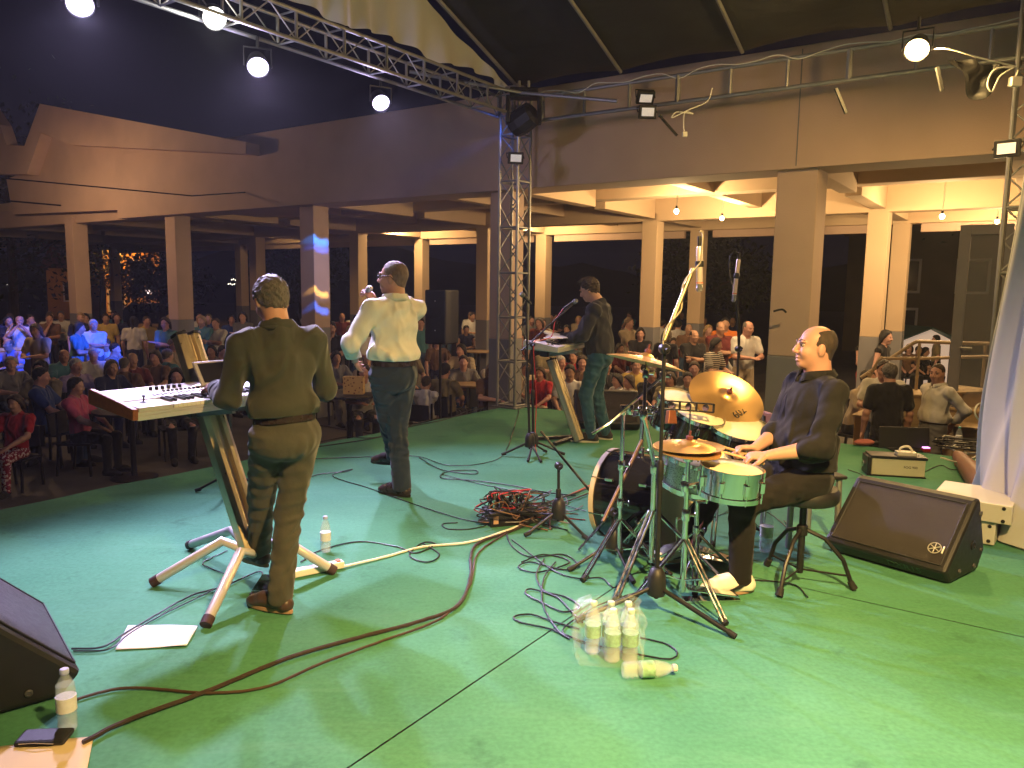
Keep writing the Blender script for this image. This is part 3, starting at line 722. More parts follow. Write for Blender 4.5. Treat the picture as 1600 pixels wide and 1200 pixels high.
    if fine and o.get('collar'):
        c = MB(); nk = J['neck']; pr = []
        for a in range(29):
            an = R(100 + 340 * (a / 28.0)); rx, ry = 0.072 * k + 0.012 * fat, 0.070 * k + 0.012 * fat
            front = abs(a / 14.0 - 1) ** 3
            cx, cy = math.cos(an), math.sin(an)
            pr.append([nk + RT @ Vector((cx * rx * 1.0, cy * ry + 0.004, (0.034 - 0.030 * front) * k)), nk + RT @ Vector((cx * rx * 1.10, cy * ry * 1.10 + 0.004, (0.040 - 0.030 * front) * k)),
                       nk + RT @ Vector((cx * rx * 1.34, cy * ry * 1.34 + 0.003, (0.012 - 0.052 * front) * k)), nk + RT @ Vector((cx * rx * 1.16, cy * ry * 1.16, (-0.012 - 0.03 * front) * k))])
        vs = [tuple(p) for r_ in pr for p in r_]; fs = []
        for a in range(28):
            for b_ in range(3): fs.append((a * 4 + b_, a * 4 + b_ + 1, a * 4 + 5 + b_, a * 4 + 4 + b_))
        c.add(vs, fs); co = part(c, 'collar', o['shirt'], so, angle=80); md = co.modifiers.new('cloth', 'SOLIDIFY'); md.thickness = 0.003
    # ---- shoes
    if o.get('shoe') is not None:
        for i in (0, 1):
            a = J['ank'][i]; d = J['fdir'][i]; sx = d.cross(Vector((0, 0, 1))); rs = [sx, d, Vector((0, 0, 1))]; zb = a.z - 0.085 * k
            heel = Vector((a.x, a.y, zb)) - d * 0.035 * k
            f2 = Field([heel.x - 0.34, heel.y - 0.34, zb - 0.02], [heel.x + 0.34, heel.y + 0.34, zb + 0.20], max(h * 0.7, 0.0045))
            U = Vector((0, 0, 1)); b_ = o.get('shoebulk', 0.0)
            f2.cone(heel + U * 0.045 * k, heel + U * 0.085 * k + d * 0.02 * k, 0.036 * k + b_, 0.038 * k + b_, k=0.01)
            f2.cone(heel + U * 0.04 * k, heel + d * 0.14 * k + U * 0.045 * k, 0.038 * k + b_, 0.044 * k + b_, k=0.02)
            f2.cone(heel + d * 0.10 * k + U * 0.06 * k, heel + d * 0.19 * k + U * 0.032 * k, 0.040 * k + b_, 0.034 * k + b_, k=0.02)
            f2.ell(heel + d * 0.195 * k + U * 0.026 * k, (0.042 * k + b_, 0.056 * k + b_, 0.034 * k + b_), rs, k=0.02)
            f2.cut((0, 0, zb + 0.018), (0, 0, -1)); f2.cut((0, 0, zb + 0.112 * k + b_), (0, 0, 1))
            s1 = link('shoe', f2.mesh('shoe'), o['shoe'], root)
            m = MB(); outl = []
            for q in range(28):
                an = 2 * math.pi * q / 28; y = math.cos(an); x = math.sin(an)
                yy = 0.105 + y * 0.150; ww = 0.043 * (1.0 - 0.16 * (y < -0.2) - 0.04 * (-0.2 <= y < 0.25)) + b_
                p = heel + d * yy * k + sx * x * ww * k; outl.append((p.x, p.y))
            if outl and ((outl[1][0] - outl[0][0]) * (outl[2][1] - outl[1][1]) - (outl[1][1] - outl[0][1]) * (outl[2][0] - outl[1][0])) < 0: outl.reverse()
            m.prism(outl, 0.022 * k + b_ * 0.4, z0=zb + 0.001); part(m, 'sole', o.get('sole', M_rubber), s1, angle=50, bevel=0.003)
    return root
# ------------------------------------------------------------------ the four musicians
def skin(name, c): return mat('skin_' + name, c, 0.48, var=0.10, scale=22, bump=0.06, bscale=220, spec=0.4)
SK_fair = skin('fair', (0.48, 0.255, 0.195)); SK_tan = skin('tan', (0.42, 0.24, 0.165)); SK_pale = skin('pale', (0.54, 0.31, 0.25))
def hairm(name, c): return mat('hair_' + name, c, 0.55, var=0.5, scale=70, bump=0.9, bscale=240, stretch=(1, 1, 0.35))
HR_grey = hairm('greying', (0.105, 0.092, 0.085)); HR_brown = hairm('brown', (0.05, 0.034, 0.024)); HR_dark = hairm('black', (0.010, 0.009, 0.009)); HR_blond = hairm('blond', (0.34, 0.23, 0.11)); HR_white = hairm('white', (0.4, 0.39, 0.38))
HR_stub = hairm('cropped', (0.17, 0.115, 0.088))
def cloth(name, c, rough=0.85, var=0.08, bump=0.22, bscale=30, sheen=0.15, crease=0.85):
    """woven cloth: fine weave bump over broad soft creases"""
    fresh = 'cloth_' + name not in MATS
    m = mat('cloth_' + name, c, rough, var=var, scale=9, bump=bump, bscale=bscale, sheen=sheen, spec=0.25)
    if fresh and crease:
        n = m.node_tree.nodes; L = m.node_tree.links; b = n['Principled BSDF']; tcx = n.new('ShaderNodeTexCoord')
        mp = n.new('ShaderNodeMapping'); mp.inputs['Scale'].default_value = (1.5, 1.5, 0.75); mp.inputs['Rotation'].default_value = (0.3, 0.5, 0.2); L.new(tcx.outputs['Object'], mp.inputs[0])
        no = n.new('ShaderNodeTexNoise'); no.noise_type = 'RIDGED_MULTIFRACTAL'; no.inputs['Scale'].default_value = 4.6; no.inputs['Detail'].default_value = 2.0; no.inputs['Distortion'].default_value = 0.9; L.new(mp.outputs[0], no.inputs['Vector'])
        b2 = n.new('ShaderNodeBump'); b2.inputs['Strength'].default_value = crease; b2.inputs['Distance'].default_value = 0.10; L.new(no.outputs[0], b2.inputs['Height'])
        old = [l for l in L if l.to_socket == b.inputs['Normal']]
        if old: L.new(old[0].from_socket, b2.inputs['Normal'])
        L.new(b2.outputs[0], b.inputs['Normal'])
    return m
C_olive = cloth('olive_shirt', (0.042, 0.044, 0.034)); C_jeansbrown = cloth('brown_jeans', (0.058, 0.056, 0.046), var=0.2, bump=0.3, crease=0.45)
C_white = cloth('white_shirt', (0.74, 0.73, 0.70)); C_navy = cloth('navy_trousers', (0.018, 0.030, 0.055)); C_charcoal = cloth('charcoal_sweater', (0.030, 0.030, 0.038))
C_jeans = cloth('blue_jeans', (0.028, 0.085, 0.135), var=0.25, bump=0.3); C_black = cloth('black_shirt', (0.012, 0.0115, 0.0115), sheen=0.04); C_blackj = cloth('black_jeans', (0.011, 0.010, 0.010), var=0.2, sheen=0.04)
LE_brown = mat('brown_leather', (0.060, 0.035, 0.030), 0.35, var=0.2, scale=20, bump=0.1, bscale=150); LE_dark = mat('dark_leather', (0.030, 0.020, 0.020), 0.28, var=0.2, scale=20)
SH_white = mat('white_trainer', (0.72, 0.70, 0.64), 0.6, var=0.1, scale=30, bump=0.2, bscale=200); SOLE_tan = mat('tan_sole', (0.34, 0.21, 0.14), 0.7); SOLE_white = mat('white_sole', (0.6, 0.58, 0.54), 0.6)
def face(d): return math.atan2(-d[0], d[1])        # rotation that turns +Y to direction d
def onto(p, loc, rot):
    """world point into a figure's own frame"""
    v = Vector(p) - Vector(loc); return tuple(Matrix.Rotation(-rot, 3, 'Z') @ v)

# keyboard player at the near keyboard, seen from behind
KB_DIR = Vector((-0.80, 0.60, 0))
rot = face((-0.56, 0.83)); loc = Vector((-1.10, 3.70, 0))
f1 = onto(G(438, 955), loc, rot); f2 = onto(G(412, 905), loc, rot)
J = pose(1.70, pelvis=(0, 0.02, 0.915), lean=5, roll=-2, yaw=6, nod=24, hands=((-0.24, 0.36, 1.10), (0.30, 0.36, 1.09)), epole=((-0.2, -0.5, -1), (0.2, -0.5, -1)),
         feet=[(f2[0] - 0.02, f2[1] + 0.02, 18, 0.02), (f1[0], f1[1], 32, 0)], shw=0.180)
o = dict(skin=SK_fair, hair=HR_grey, hairstyle='short', shirt=C_olive, trousers=C_jeansbrown, sleeve='long', hem=0.075, blouse=True, sthick=0.018, fat=0.12, collar=True, belt=LE_dark, swr=0.012, twr=0.005, sfreq=(42, 34, 18), tthick=0.013,
         shoe=LE_brown, sole=SOLE_tan, curl=(28, 28), ankr=0.050)
PL = person('man in olive shirt and brown jeans playing the silver keyboard, back turned', J, o, loc, rot, group='musicians on the stage')

# singer in the white shirt
rot = face((-0.66, 0.75)); loc = Vector((-0.90, 5.74, 0))
f1 = onto(G(628, 775), loc, rot); f2 = onto(G(624, 750), loc, rot)
J = pose(1.84, pelvis=(0.02, 0.02, 0.99), lean=-2, yaw=38, nod=-2, hands=((-0.19, 0.22, 1.07), (0.03, 0.30, 1.50)), epole=((-0.9, -0.7, 0), (-0.2, 0.3, -1)),
         feet=[(f2[0], f2[1] + 0.02, 30, 0), (f1[0], f1[1], 20, 0)], shw=0.188)
o = dict(skin=SK_fair, hair=HR_stub, hairstyle='crop', shirt=C_white, trousers=C_navy, sleeve='long', hem=0.085, blouse=True, sthick=0.024, fat=0.45, collar=True, belt=LE_dark, swr=0.012, sfreq=(40, 34, 20), seed=4, tthick=0.020,
         shoe=LE_dark, sole=M_rubber, curl=(25, 62), hdir=(None, (-0.45, 0.35, 0.80)), pnorm=((0.9, 0.2, -0.2), (-0.3, 0.9, -0.2)), ankr=0.050)
PS = person('man in white shirt and navy trousers singing into a handheld microphone', J, o, loc, rot, group='musicians on the stage')
gl = MB(); H = lambda p: head_pt(J, p)
for sx in (-1, 1):
    gl.tube([H((sx * 0.033 + 0.023 * math.cos(a), 0.104 - 0.006 * abs(math.cos(a)), 0.010 + 0.017 * math.sin(a))) for a in [2 * math.pi * q / 16 for q in range(17)]], 0.0022, 6)
    gl.tube([H((sx * 0.056, 0.098, 0.014)), H((sx * 0.080, 0.04, 0.014)), H((sx * 0.084, -0.012, 0.010)), H((sx * 0.080, -0.03, -0.01))], 0.0024, 6)
gl.tube([H((-0.010, 0.106, 0.012)), H((0.010, 0.106, 0.012))], 0.002, 6)
gg = part(gl, 'eyeglasses', M_blackplast, PS)
hw = J['wri'][1] + Vector((-0.45, 0.35, 0.80)).normalized() * 0.085 + Vector((0, 0.035, 0.0))
mt = head_pt(J, (0, 0.13, -0.07))
MW = Matrix.Translation(loc) @ Matrix.Rotation(rot, 4, 'Z'); hwW = MW @ hw; mtW = MW @ mt

# keyboard player at the far keyboard
rot = face((-0.88, 0.36)); loc = Vector((0.93, 8.14, 0))
J = pose(1.78, pelvis=(0, 0, 0.96), lean=5, yaw=0, nod=22, hands=((-0.14, 0.38, 1.09), (0.20, 0.36, 1.08)), epole=((-0.35, -0.5, -0.8), (0.35, -0.5, -0.8)), feet=[(-0.10, 0.04, 12, 0), (0.12, -0.06, -8, 0)], shw=0.19, headfwd=0.03)
o = dict(skin=SK_pale, hair=HR_brown, hairstyle='quiff', shirt=C_charcoal, trousers=C_jeans, sleeve='long', hem=-0.16, sthick=0.030, fat=0.3, swr=0.010, sfreq=(40, 34, 20), seed=6, shoe=mat('black_canvas', (0.02, 0.02, 0.024), 0.7), sole=SOLE_white, curl=(25, 25), nocollar=False, collar=False)
PR = person('man in dark sweater and blue jeans playing the far keyboard, seen from the side', J, o, loc, rot, h=0.0075, group='musicians on the stage')

# drummer
rot = face((-0.97, -0.10)); DL = Vector((1.60, 4.15, 0)); loc = DL
fR = onto(G(1065, 880, 0.0), loc, rot); fL = onto(G(1150, 925), loc, rot)
st1 = onto(W(1200, 712, 3.92), loc, rot); st2 = onto(W(1180, 700, 4.12), loc, rot)
J = pose(1.80, pelvis=(0, -0.02, 0.645), lean=-3, yaw=-6, nod=-5, hands=(st1, st2), epole=((-0.45, -0.5, -0.8), (0.5, -0.5, -0.8)),
         feet=[(fL[0], fL[1] - 0.02, 4, 0.0), (fR[0] - 0.02, fR[1] - 0.02, 8, 0.03)], kpole=((-0.25, 0.5, 1), (0.3, 0.5, 1)), shw=0.205)
hd1 = (0.25, 0.95, -0.05); hd2 = (0.05, 0.98, 0.0)
o = dict(skin=SK_fair, hair=HR_brown, hairstyle='bald', shirt=C_black, trousers=C_blackj, sleeve='roll', hem=0.03, sthick=0.022, fat=0.7, collar=True, belt=LE_dark, swr=0.010, sfreq=(42, 36, 22), seed=8, tthick=0.016, twr=0.004, ankr=0.042,
         shoe=SH_white, sole=SOLE_tan, shoebulk=0.007, curl=(66, 66), hdir=(hd1, hd2), pnorm=((0.25, 0, -1), (-0.25, 0, -1)), gaze=0.0)
PD = person('drummer in black shirt and white trainers seated behind the drum kit, smiling', J, o, loc, rot, h=0.006, group='musicians on the stage')
JD = J
MD = Matrix.Translation(loc) @ Matrix.Rotation(rot, 4, 'Z')
# swoosh marks on the trainers
for i in (0, 1):
    a = J['ank'][i]; d = J['fdir'][i]; sx = d.cross(Vector((0, 0, 1))) * -1; heel = Vector((a.x, a.y, a.z - 0.085)) - d * 0.035
    b_ = MB(); up = []; dn = []
    for q in range(9):
        u = q / 8; y = 0.015 + 0.13 * u; zc = 0.072 - 0.032 * math.sin(math.pi * min(1, u * 1.3) * 0.55) + 0.0 * u + 0.03 * max(0, u - 0.5) * -1
        w = 0.004 + 0.016 * math.sin(math.pi * (0.15 + 0.85 * u)) * (1 - 0.55 * u)
        off = 0.0535 + 0.006 * math.sin(math.pi * u)
        c = heel + d * y + Vector((0, 0, zc)) + sx * off
        up.append(c + Vector((0, 0, w / 2))); dn.append(c - Vector((0, 0, w / 2)))
    b_.add(up + dn + [p - sx * 0.02 for p in up] + [p - sx * 0.02 for p in dn], [(q, q + 1, q + 10, q + 9) for q in range(8)] + [(q, 18 + q, 19 + q, q + 1) for q in range(8)] + [(q + 9, q + 10, q + 28, q + 27) for q in range(8)])
    part(b_, 'side_mark', M_blackplast, PD)
# ------------------------------------------------------------------ instruments
M_silver = mat('silver_keyboard_paint', (0.60, 0.57, 0.58), 0.35, 0.25, var=0.05, scale=14)
M_wood = mat('reddish_wood', (0.26, 0.085, 0.035), 0.4, var=0.35, scale=9, bump=0.1, bscale=40, stretch=(1, 12, 6))
M_keywhite = mat('white_keys', (0.78, 0.75, 0.68), 0.3, var=0.03); M_keyblack = mat('black_keys', (0.012, 0.012, 0.012), 0.25, var=0)
M_brass = mat('bronze_cymbal', (0.84, 0.52, 0.22), 0.34, 0.85, var=0.06, scale=3)
M_drumhead = mat('coated_drum_head', (0.66, 0.60, 0.42), 0.6, var=0.06, scale=10)
M_drumblack = mat('black_lacquer', (0.010, 0.010, 0.011), 0.12, var=0, coat=0.5); M_hoop = mat('pale_hoop', (0.55, 0.45, 0.33), 0.35, var=0.1, scale=10)
M_grille = mat('speaker_grille', (0.030, 0.026, 0.026), 0.45, 0.3, var=0.2, scale=30, bump=0.6, bscale=420)
M_darkscreen = mat('dark_screen', (0.02, 0.02, 0.024), 0.15, var=0)
M_stick = mat('drum_stick_wood', (0.50, 0.30, 0.15), 0.5, var=0.15, scale=30)
# cymbal lathing: rings of fine grooves
def ring_bump(m, scale):
    n = m.node_tree.nodes; L = m.node_tree.links; b = n['Principled BSDF']; tc = n.new('ShaderNodeTexCoord')
    w = n.new('ShaderNodeTexWave'); w.wave_type = 'RINGS'; w.rings_direction = 'Z'; w.inputs['Scale'].default_value = scale; w.inputs['Distortion'].default_value = 0.4
    L.new(tc.outputs['Object'], w.inputs[0]); bp = n.new('ShaderNodeBump'); bp.inputs['Strength'].default_value = 0.06; bp.inputs['Distance'].default_value = 0.002
    L.new(w.outputs[0], bp.inputs['Height']); L.new(bp.outputs[0], b.inputs['Normal'])
    b.inputs['Anisotropic'].default_value = 0.6
ring_bump(M_brass, 22)
UP = Vector((0, 0, 1))

def slant_keyboard(label, stlabel, cen, ax, fr, L_, D_, z, ends, colA, colB, legs, nkeys, group):
    """cen: keyboard centre (plan); ax: along the keys; fr: from the player to the back"""
    ax = Vector(ax).normalized(); fr = Vector(fr).normalized(); cen = Vector((cen[0], cen[1], z))
    root = thing('keyboard', label, 'keyboard', cen, group=group)
    M = Matrix(((ax.x, fr.x, 0, 0), (ax.y, fr.y, 0, 0), (0, 0, 1, 0), (0, 0, 0, 1)))
    tl = R(4); M = M @ Matrix.Rotation(tl, 4, 'X'); hx, hy = L_ / 2, D_ / 2
    b = MB(); b.box((0, 0, 0.012), (L_ - 0.05, D_, 0.024), M)                       # pan
    b.prism([(-hy, 0.024), (-hy, 0.040), (-hy + 0.16, 0.040), (-hy + 0.16, 0.066), (hy - 0.02, 0.082), (hy, 0.070), (hy, 0.024)], L_ - 0.05,
            M @ Matrix(((0, 0, 1, -hx + 0.025), (1, 0, 0, 0), (0, 1, 0, 0), (0, 0, 0, 1))))
    body = part(b, 'body', M_silver, root, bevel=0.003, smooth=False)
    for sx in (-1, 1):
        e = MB(); e.prism([(-hy - 0.004, 0.004), (-hy - 0.004, 0.058), (-hy + 0.12, 0.072), (hy, 0.094), (hy + 0.012, 0.080), (hy + 0.010, 0.018)], 0.026,
                          M @ Matrix(((0, 0, 1, sx * (hx - 0.011) - 0.013), (1, 0, 0, 0), (0, 1, 0, 0), (0, 0, 0, 1))))
        part(e, 'end_panel', ends, root, bevel=0.004, smooth=False)
    # left cheek block with joystick
    e = MB(); e.box((-hx + 0.115, -hy + 0.078, 0.051), (0.17, 0.152, 0.022), M); cb = part(e, 'cheek_block', M_silver, root, smooth=False, bevel=0.003)
    e = MB(); e.lathe([(0.022, 0.062), (0.014, 0.066), (0.004, 0.070), (0.004, 0.088), (0.008, 0.09), (0.008, 0.098), (0, 0.10)], 16, M @ Matrix.Translation((-hx + 0.11, -hy + 0.10, 0))); part(e, 'joystick', M_blackplast, root)
    x0 = -hx + 0.205; x1 = hx - 0.03; kw = (x1 - x0) / nkeys
    kd = None
    for i in range(nkeys):
        if kd is None:
            e = MB(); e.box((0, -hy + 0.076, 0.051), (kw * 0.93, 0.148, 0.018)); kd = e.mesh('key', False); kd.materials.append(M_keywhite)
        o = bpy.data.objects.new('key', kd); COL.objects.link(o); o.parent = root; o.matrix_local = M @ Matrix.Translation((x0 + kw * (i + 0.5), 0, 0))
    kd = None
    for i in range(nkeys - 1):
        if i % 7 in (2, 6): continue
        if kd is None:
            e = MB(); e.box((0, -hy + 0.105, 0.064), (kw * 0.5, 0.09, 0.016)); kd = e.mesh('black_key', False); kd.materials.append(M_keyblack)
        o = bpy.data.objects.new('black_key', kd); COL.objects.link(o); o.parent = root; o.matrix_local = M @ Matrix.Translation((x0 + kw * (i + 1), 0, 0))
    # panel controls
    sl = MB(); bt = MB(); pr = MB()
    def on(x, y): return M @ Vector((x, y, 0.066 + (y + hy - 0.16) / (D_ - 0.18) * 0.016))
    for i in range(9): sl.box(tuple(Vector((0, 0, 0))), (0.012, 0.010, 0.014), Matrix.Translation(on(-hx + 0.30 + i * 0.024, 0.055)) @ M.to_3x3().to_4x4())
    for i in range(18):
        for r_ in range(2): bt.box((0, 0, 0), (0.012, 0.007, 0.006), Matrix.Translation(on(-hx + 0.22 + i * 0.022 + (0.3 if i > 12 else 0), 0.0 + r_ * 0.018)) @ M.to_3x3().to_4x4())
    for i in range(6): pr.lathe([(0.009, -0.002), (0.009, 0.014), (0.007, 0.016), (0, 0.016)], 12, Matrix.Translation(on(-hx + 0.26 + i * 0.032, 0.105)) @ M.to_3x3().to_4x4())
    part(sl, 'slider_caps', M_blackplast, root, smooth=False)['kind'] = 'stuff'; part(bt, 'button_rows', M_blackplast, root, smooth=False)['kind'] = 'stuff'; part(pr, 'knob_row', M_blackplast, root)['kind'] = 'stuff'
    # stand: leaning extruded column, two support arms, splayed legs
    a, b_ = Vector(colA), Vector(colB); sroot = thing('keyboard_stand', stlabel, 'keyboard stand', (a.x, a.y, 0), group='column keyboard stands')
    d = (b_ - a).normalized(); sd = ax
    Mc = frame(a, d, sd); ln = (b_ - a).length
    c = MB(); pf = [(-0.07, -0.028), (-0.07, 0.028), (-0.045, 0.045), (-0.03, 0.045), (-0.02, 0.020), (0.02, 0.020), (0.03, 0.045), (0.045, 0.045), (0.07, 0.028), (0.07, -0.028), (0.045, -0.045), (0.02, -0.045), (0.012, -0.02), (-0.012, -0.02), (-0.02, -0.045), (-0.045, -0.045)]
    c.prism(pf[::-1], ln, Mc); col = part(c, 'column', mat('anodised_gold_alu', (0.60, 0.50, 0.34), 0.32, 0.85, var=0.08, scale=8, stretch=(8, 8, 0.5)) if nkeys > 30 else M_alu, sroot, world=True, smooth=False, bevel=0.003)
    c = MB(); c.prism([(p[0] * 1.08, p[1] * 1.08) for p in pf[::-1]], 0.014, Mc @ Matrix.Translation((0, 0, ln))); c.lathe([(0.012, ln + 0.014), (0.012, ln + 0.034), (0, ln + 0.036)], 12, Mc); part(c, 'end_cap', M_blackplast, sroot, world=True, smooth=False)
    kk = a + d * ((z - 0.03 - a.z) / d.z)
    for sx in (-1, 1):
        c = MB(); p0 = kk + sd * sx * 0.10 - UP * 0.02; c.prism([(0, -0.05), (0.0, 0.028), (-D_ * 0.95, 0.018), (-D_ * 0.95, 0.006)], 0.02, Matrix(((fr.x, 0, sd.x, p0.x), (fr.y, 0, sd.y, p0.y), (0, 1, 0, p0.z), (0, 0, 0, 1))))
        part(c, 'support_arm', M_alu, sroot, world=True, smooth=False)
    c = MB(); c.box((0, 0, 0), (0.26, 0.10, 0.07), Matrix.Translation(kk - UP * 0.03) @ M.to_3x3().to_4x4()); part(c, 'bracket', M_blackplast, sroot, world=True, smooth=False, bevel=0.006)
    hub = Vector((a.x, a.y, a.z))
    if legs and len(legs) > 2:
        for lg in legs:
            lg = Vector(lg); out = (lg - hub); out.z = 0; kn = hub + out * 0.33 + UP * 0.075
            c = MB(); c.tube([hub, kn + Vector((0, 0, 0)), lg + UP * 0.035], 0.026, 12); l = part(c, 'leg', M_silver, sroot, world=True, angle=60)
            c = MB(); u = (lg + UP * 0.035 - kn).normalized(); c.tube([lg + UP * 0.035 - u * 0.01, lg + UP * 0.035 + u * 0.035], 0.029, 12); part(c, 'rubber_foot', mat('maroon_rubber', (0.06, 0.03, 0.035), 0.6), l, world=True)
    else:
        for lg in legs:
            p, q = Vector(lg[0]), Vector(lg[1]); c = MB(); c.bar(p, q, 0.05, 0.03); part(c, 'foot_bar', M_blackmetal, sroot, world=True, smooth=False, bevel=0.004)
    return root
colA = (-1.38, 4.02, 0.17); colB = (-1.83, 4.30, 1.33)
slant_keyboard('silver keyboard with reddish wooden ends in front of the man in olive', 'leaning gold-toned column stand with splayed silver legs', (-1.545, 4.095), SD, FD, 1.24, 0.385, 1.0, M_wood, colA, colB,
               [G(247, 915), G(326, 978), G(515, 897), (-1.95, 4.55, 0)], 43, 'stage keyboards')
# tilted display on the near keyboard
t = thing('tablet_screen', 'tilted screen in a pale frame standing on the silver keyboard', 'screen', G(338, 594, 1.10))
sx = SD; ty = (FD * 0.55 + UP * 0.84).normalized(); tz = sx.cross(ty); Mt = Matrix(((sx.x, ty.x, tz.x, 0), (sx.y, ty.y, tz.y, 0), (sx.z, ty.z, tz.z, 0), (0, 0, 0, 1)))
b = MB(); b.box((0.02, 0.045, 0), (0.24, 0.15, 0.018), Mt); part(b, 'frame', M_silver, t, bevel=0.008, smooth=False)
b = MB(); b.box((0.02, 0.045, 0.0095), (0.20, 0.115, 0.003), Mt); b.box((0.02, 0.045, -0.0095), (0.20, 0.115, 0.003), Mt); part(b, 'display', M_darkscreen, t, smooth=False)
# far keyboard
fa = Vector((0.90, 8.05, 0)); FR2 = Vector((-0.88, 0.36, 0)).normalized(); AX2 = Vector((FR2.y, -FR2.x, 0)) * 1.0
kc = W(885, 545, 8.1)
slant_keyboard('pale far keyboard in front of the man in dark sweater', 'slanted grey column stand of the far keyboard', (0.50, 8.20), (0.36, 0.88, 0), FR2, 1.16, 0.36, 1.0, M_silver, G(905, 692) + Vector((0, 0, 0.03)), W(862, 566, 8.2) + Vector((0, 0, 0.02)),
               [(G(838, 688) + UP * 0.02, G(912, 684) + UP * 0.02), (G(866, 697) + UP * 0.024, G(915, 680) + UP * 0.024)], 43, 'stage keyboards')
# papers on the far keyboard
b = MB(); p0 = Vector((0.42, 7.95, 1.115))
for i in range(5): b.box((i * 0.05, i * 0.03, i * 0.004), (0.20, 0.14, 0.003), Matrix.Translation(p0) @ Matrix.Rotation(0.3 * i, 4, 'Z') @ Matrix.Rotation(0.06 * i, 4, 'X'))
tag(part(b, 'song_sheets', mat('paper', (0.78, 0.76, 0.74), 0.8, var=0.03)), 'loose white song sheets lying on the far keyboard', 'paper')

# ------------------------------------------------------------------ wedge monitors and boxes
def wedge(label, c, ax, n, L_, sc=1.0, logo=False, glow=False):
    """floor monitor: c = plan centre; ax along its width; n = where its grille looks"""
    ax = Vector(ax).normalized(); n = Vector(n).normalized(); root = thing('floor_monitor', label, 'floor speaker', (c[0], c[1], 0), group='wedge monitors on the stage')
    pr = [(0.22, 0.0), (0.295, 0.085), (-0.06, 0.44), (-0.12, 0.455), (-0.25, 0.12), (-0.17, 0.0)]; pr = [(x * sc, y * sc + 0.004) for x, y in pr]
    M = Matrix(((n.x, 0, ax.x, 0), (n.y, 0, ax.y, 0), (0, 1, 0, 0), (0, 0, 0, 1)))
    flip = M.to_3x3().determinant() < 0
    b = MB(); b.prism(pr if flip else pr[::-1], L_, M, -L_ / 2); o = part(b, 'cabinet', M_blackplast, root, smooth=False, bevel=0.022)
    bm = bmesh.new(); bm.from_mesh(o.data); bmesh.ops.recalc_face_normals(bm, faces=bm.faces); bm.to_mesh(o.data); bm.free()
    a_, b_ = Vector((pr[1][0], pr[1][1])), Vector((pr[2][0], pr[2][1])); e = (b_ - a_); el = e.length; e.normalize(); nn = Vector((e.y, -e.x)); 
    if nn.x < 0: nn = -nn
    def fp(u, w, out): q = a_ + e * u + nn * out; return M @ Vector((q.x, q.y, w))
    g_ = MB(); w0, w1, u0, u1 = -L_ / 2 + 0.04, L_ / 2 - 0.04, 0.035 * sc, el - 0.03 * sc
    vs = []; fs = []; NU = 10
    for i in range(NU + 1):
        for j in range(NU + 1):
            u = u0 + (u1 - u0) * i / NU; w = w0 + (w1 - w0) * j / NU; bul = 0.010 * (1 - (2 * i / NU - 1) ** 4) * (1 - (2 * j / NU - 1) ** 4); vs.append(fp(u, w, 0.004 + bul))
    for i in range(NU):
        for j in range(NU): fs.append((i * (NU + 1) + j, i * (NU + 1) + j + 1, (i + 1) * (NU + 1) + j + 1, (i + 1) * (NU + 1) + j))
    g_.add(vs, fs); o2 = part(g_, 'grille', M_grille, root)
    # frame strip round the grille
    f_ = MB()
    for (ua, wa, ub, wb) in ((u0, w0, u0, w1), (u1, w0, u1, w1), (u0, w0, u1, w0), (u0, w1, u1, w1)): f_.tube([fp(ua, wa, 0.005), fp(ub, wb, 0.005)], 0.005, 6)
    part(f_, 'grille_rim', M_blackplast, root)
    # handles and screws on both ends
    for sx in (-1, 1):
        for (y, z, r_) in ((-0.13, 0.36, 0.018), (0.11, 0.06, 0.014), (-0.10, 0.045, 0.014), (-0.18, 0.13, 0.012), (-0.06, 0.18, 0.03)):
            s_ = MB(); s_.lathe([(r_ * sc, -0.006), (r_ * sc, 0.006), (r_ * 0.6 * sc, 0.008), (r_ * 0.6 * sc, 0.003), (0, 0.003)], 14, M @ Matrix.Translation((y * sc, z * sc, sx * (L_ / 2))) @ (Matrix.Identity(4) if sx > 0 else Matrix.Rotation(math.pi, 4, 'X')))
            part(s_, 'end_socket' if r_ > 0.02 else 'screw', M_blackmetal if r_ > 0.02 else mat('grey_screw', (0.12, 0.12, 0.13), 0.4, 0.5), root)
    if logo:
        ctr = (0.13 * sc + 0.0, logo * (L_ / 2 - 0.10)); lg = MB()
        def lp(r_, a, out=0.0155): return fp(ctr[0] + r_ * math.cos(a), ctr[1] + r_ * math.sin(a), out)
        lg.tube([lp(0.034, 2 * math.pi * q / 24) for q in range(25)], 0.0026, 6)
        for q in range(3): lg.tube([lp(0.030, q * math.pi / 3), lp(-0.030, q * math.pi / 3)], 0.0026, 6)
        lg.tube([fp(ctr[0] - 0.022, ctr[1] + logo * 0.045, 0.014), fp(ctr[0] + 0.022, ctr[1] + logo * 0.045, 0.014)], 0.005, 6)
        part(lg, 'emblem', mat('emblem_silver', (0.75, 0.72, 0.66), 0.35, 0.6, var=0), root)
        # faint printing on the lower front lip
        pa, pb = Vector(pr[0]), Vector(pr[1]); ee = (pb - pa).normalized(); mid = (pa + pb) / 2; no = Vector((ee.y, -ee.x))
        if no.x < 0: no = -no
        pos = M @ Vector((mid.x + no.x * 0.003, mid.y + no.y * 0.003, logo * 0.12)); zx = (M.to_3x3() @ Vector((no.x, no.y, 0))).normalized(); yx = (M.to_3x3() @ Vector((ee.x, ee.y, 0))).normalized(); xx = yx.cross(zx)
        text_mesh('printed_code', 'DXR15', 0.065, 0.0008, mat('print_green', (0.03, 0.09, 0.06), 0.5, var=0), root, Matrix(((xx.x, yx.x, zx.x, pos.x), (xx.y, yx.y, zx.y, pos.y), (xx.z, yx.z, zx.z, pos.z), (0, 0, 0, 1))))
    return root
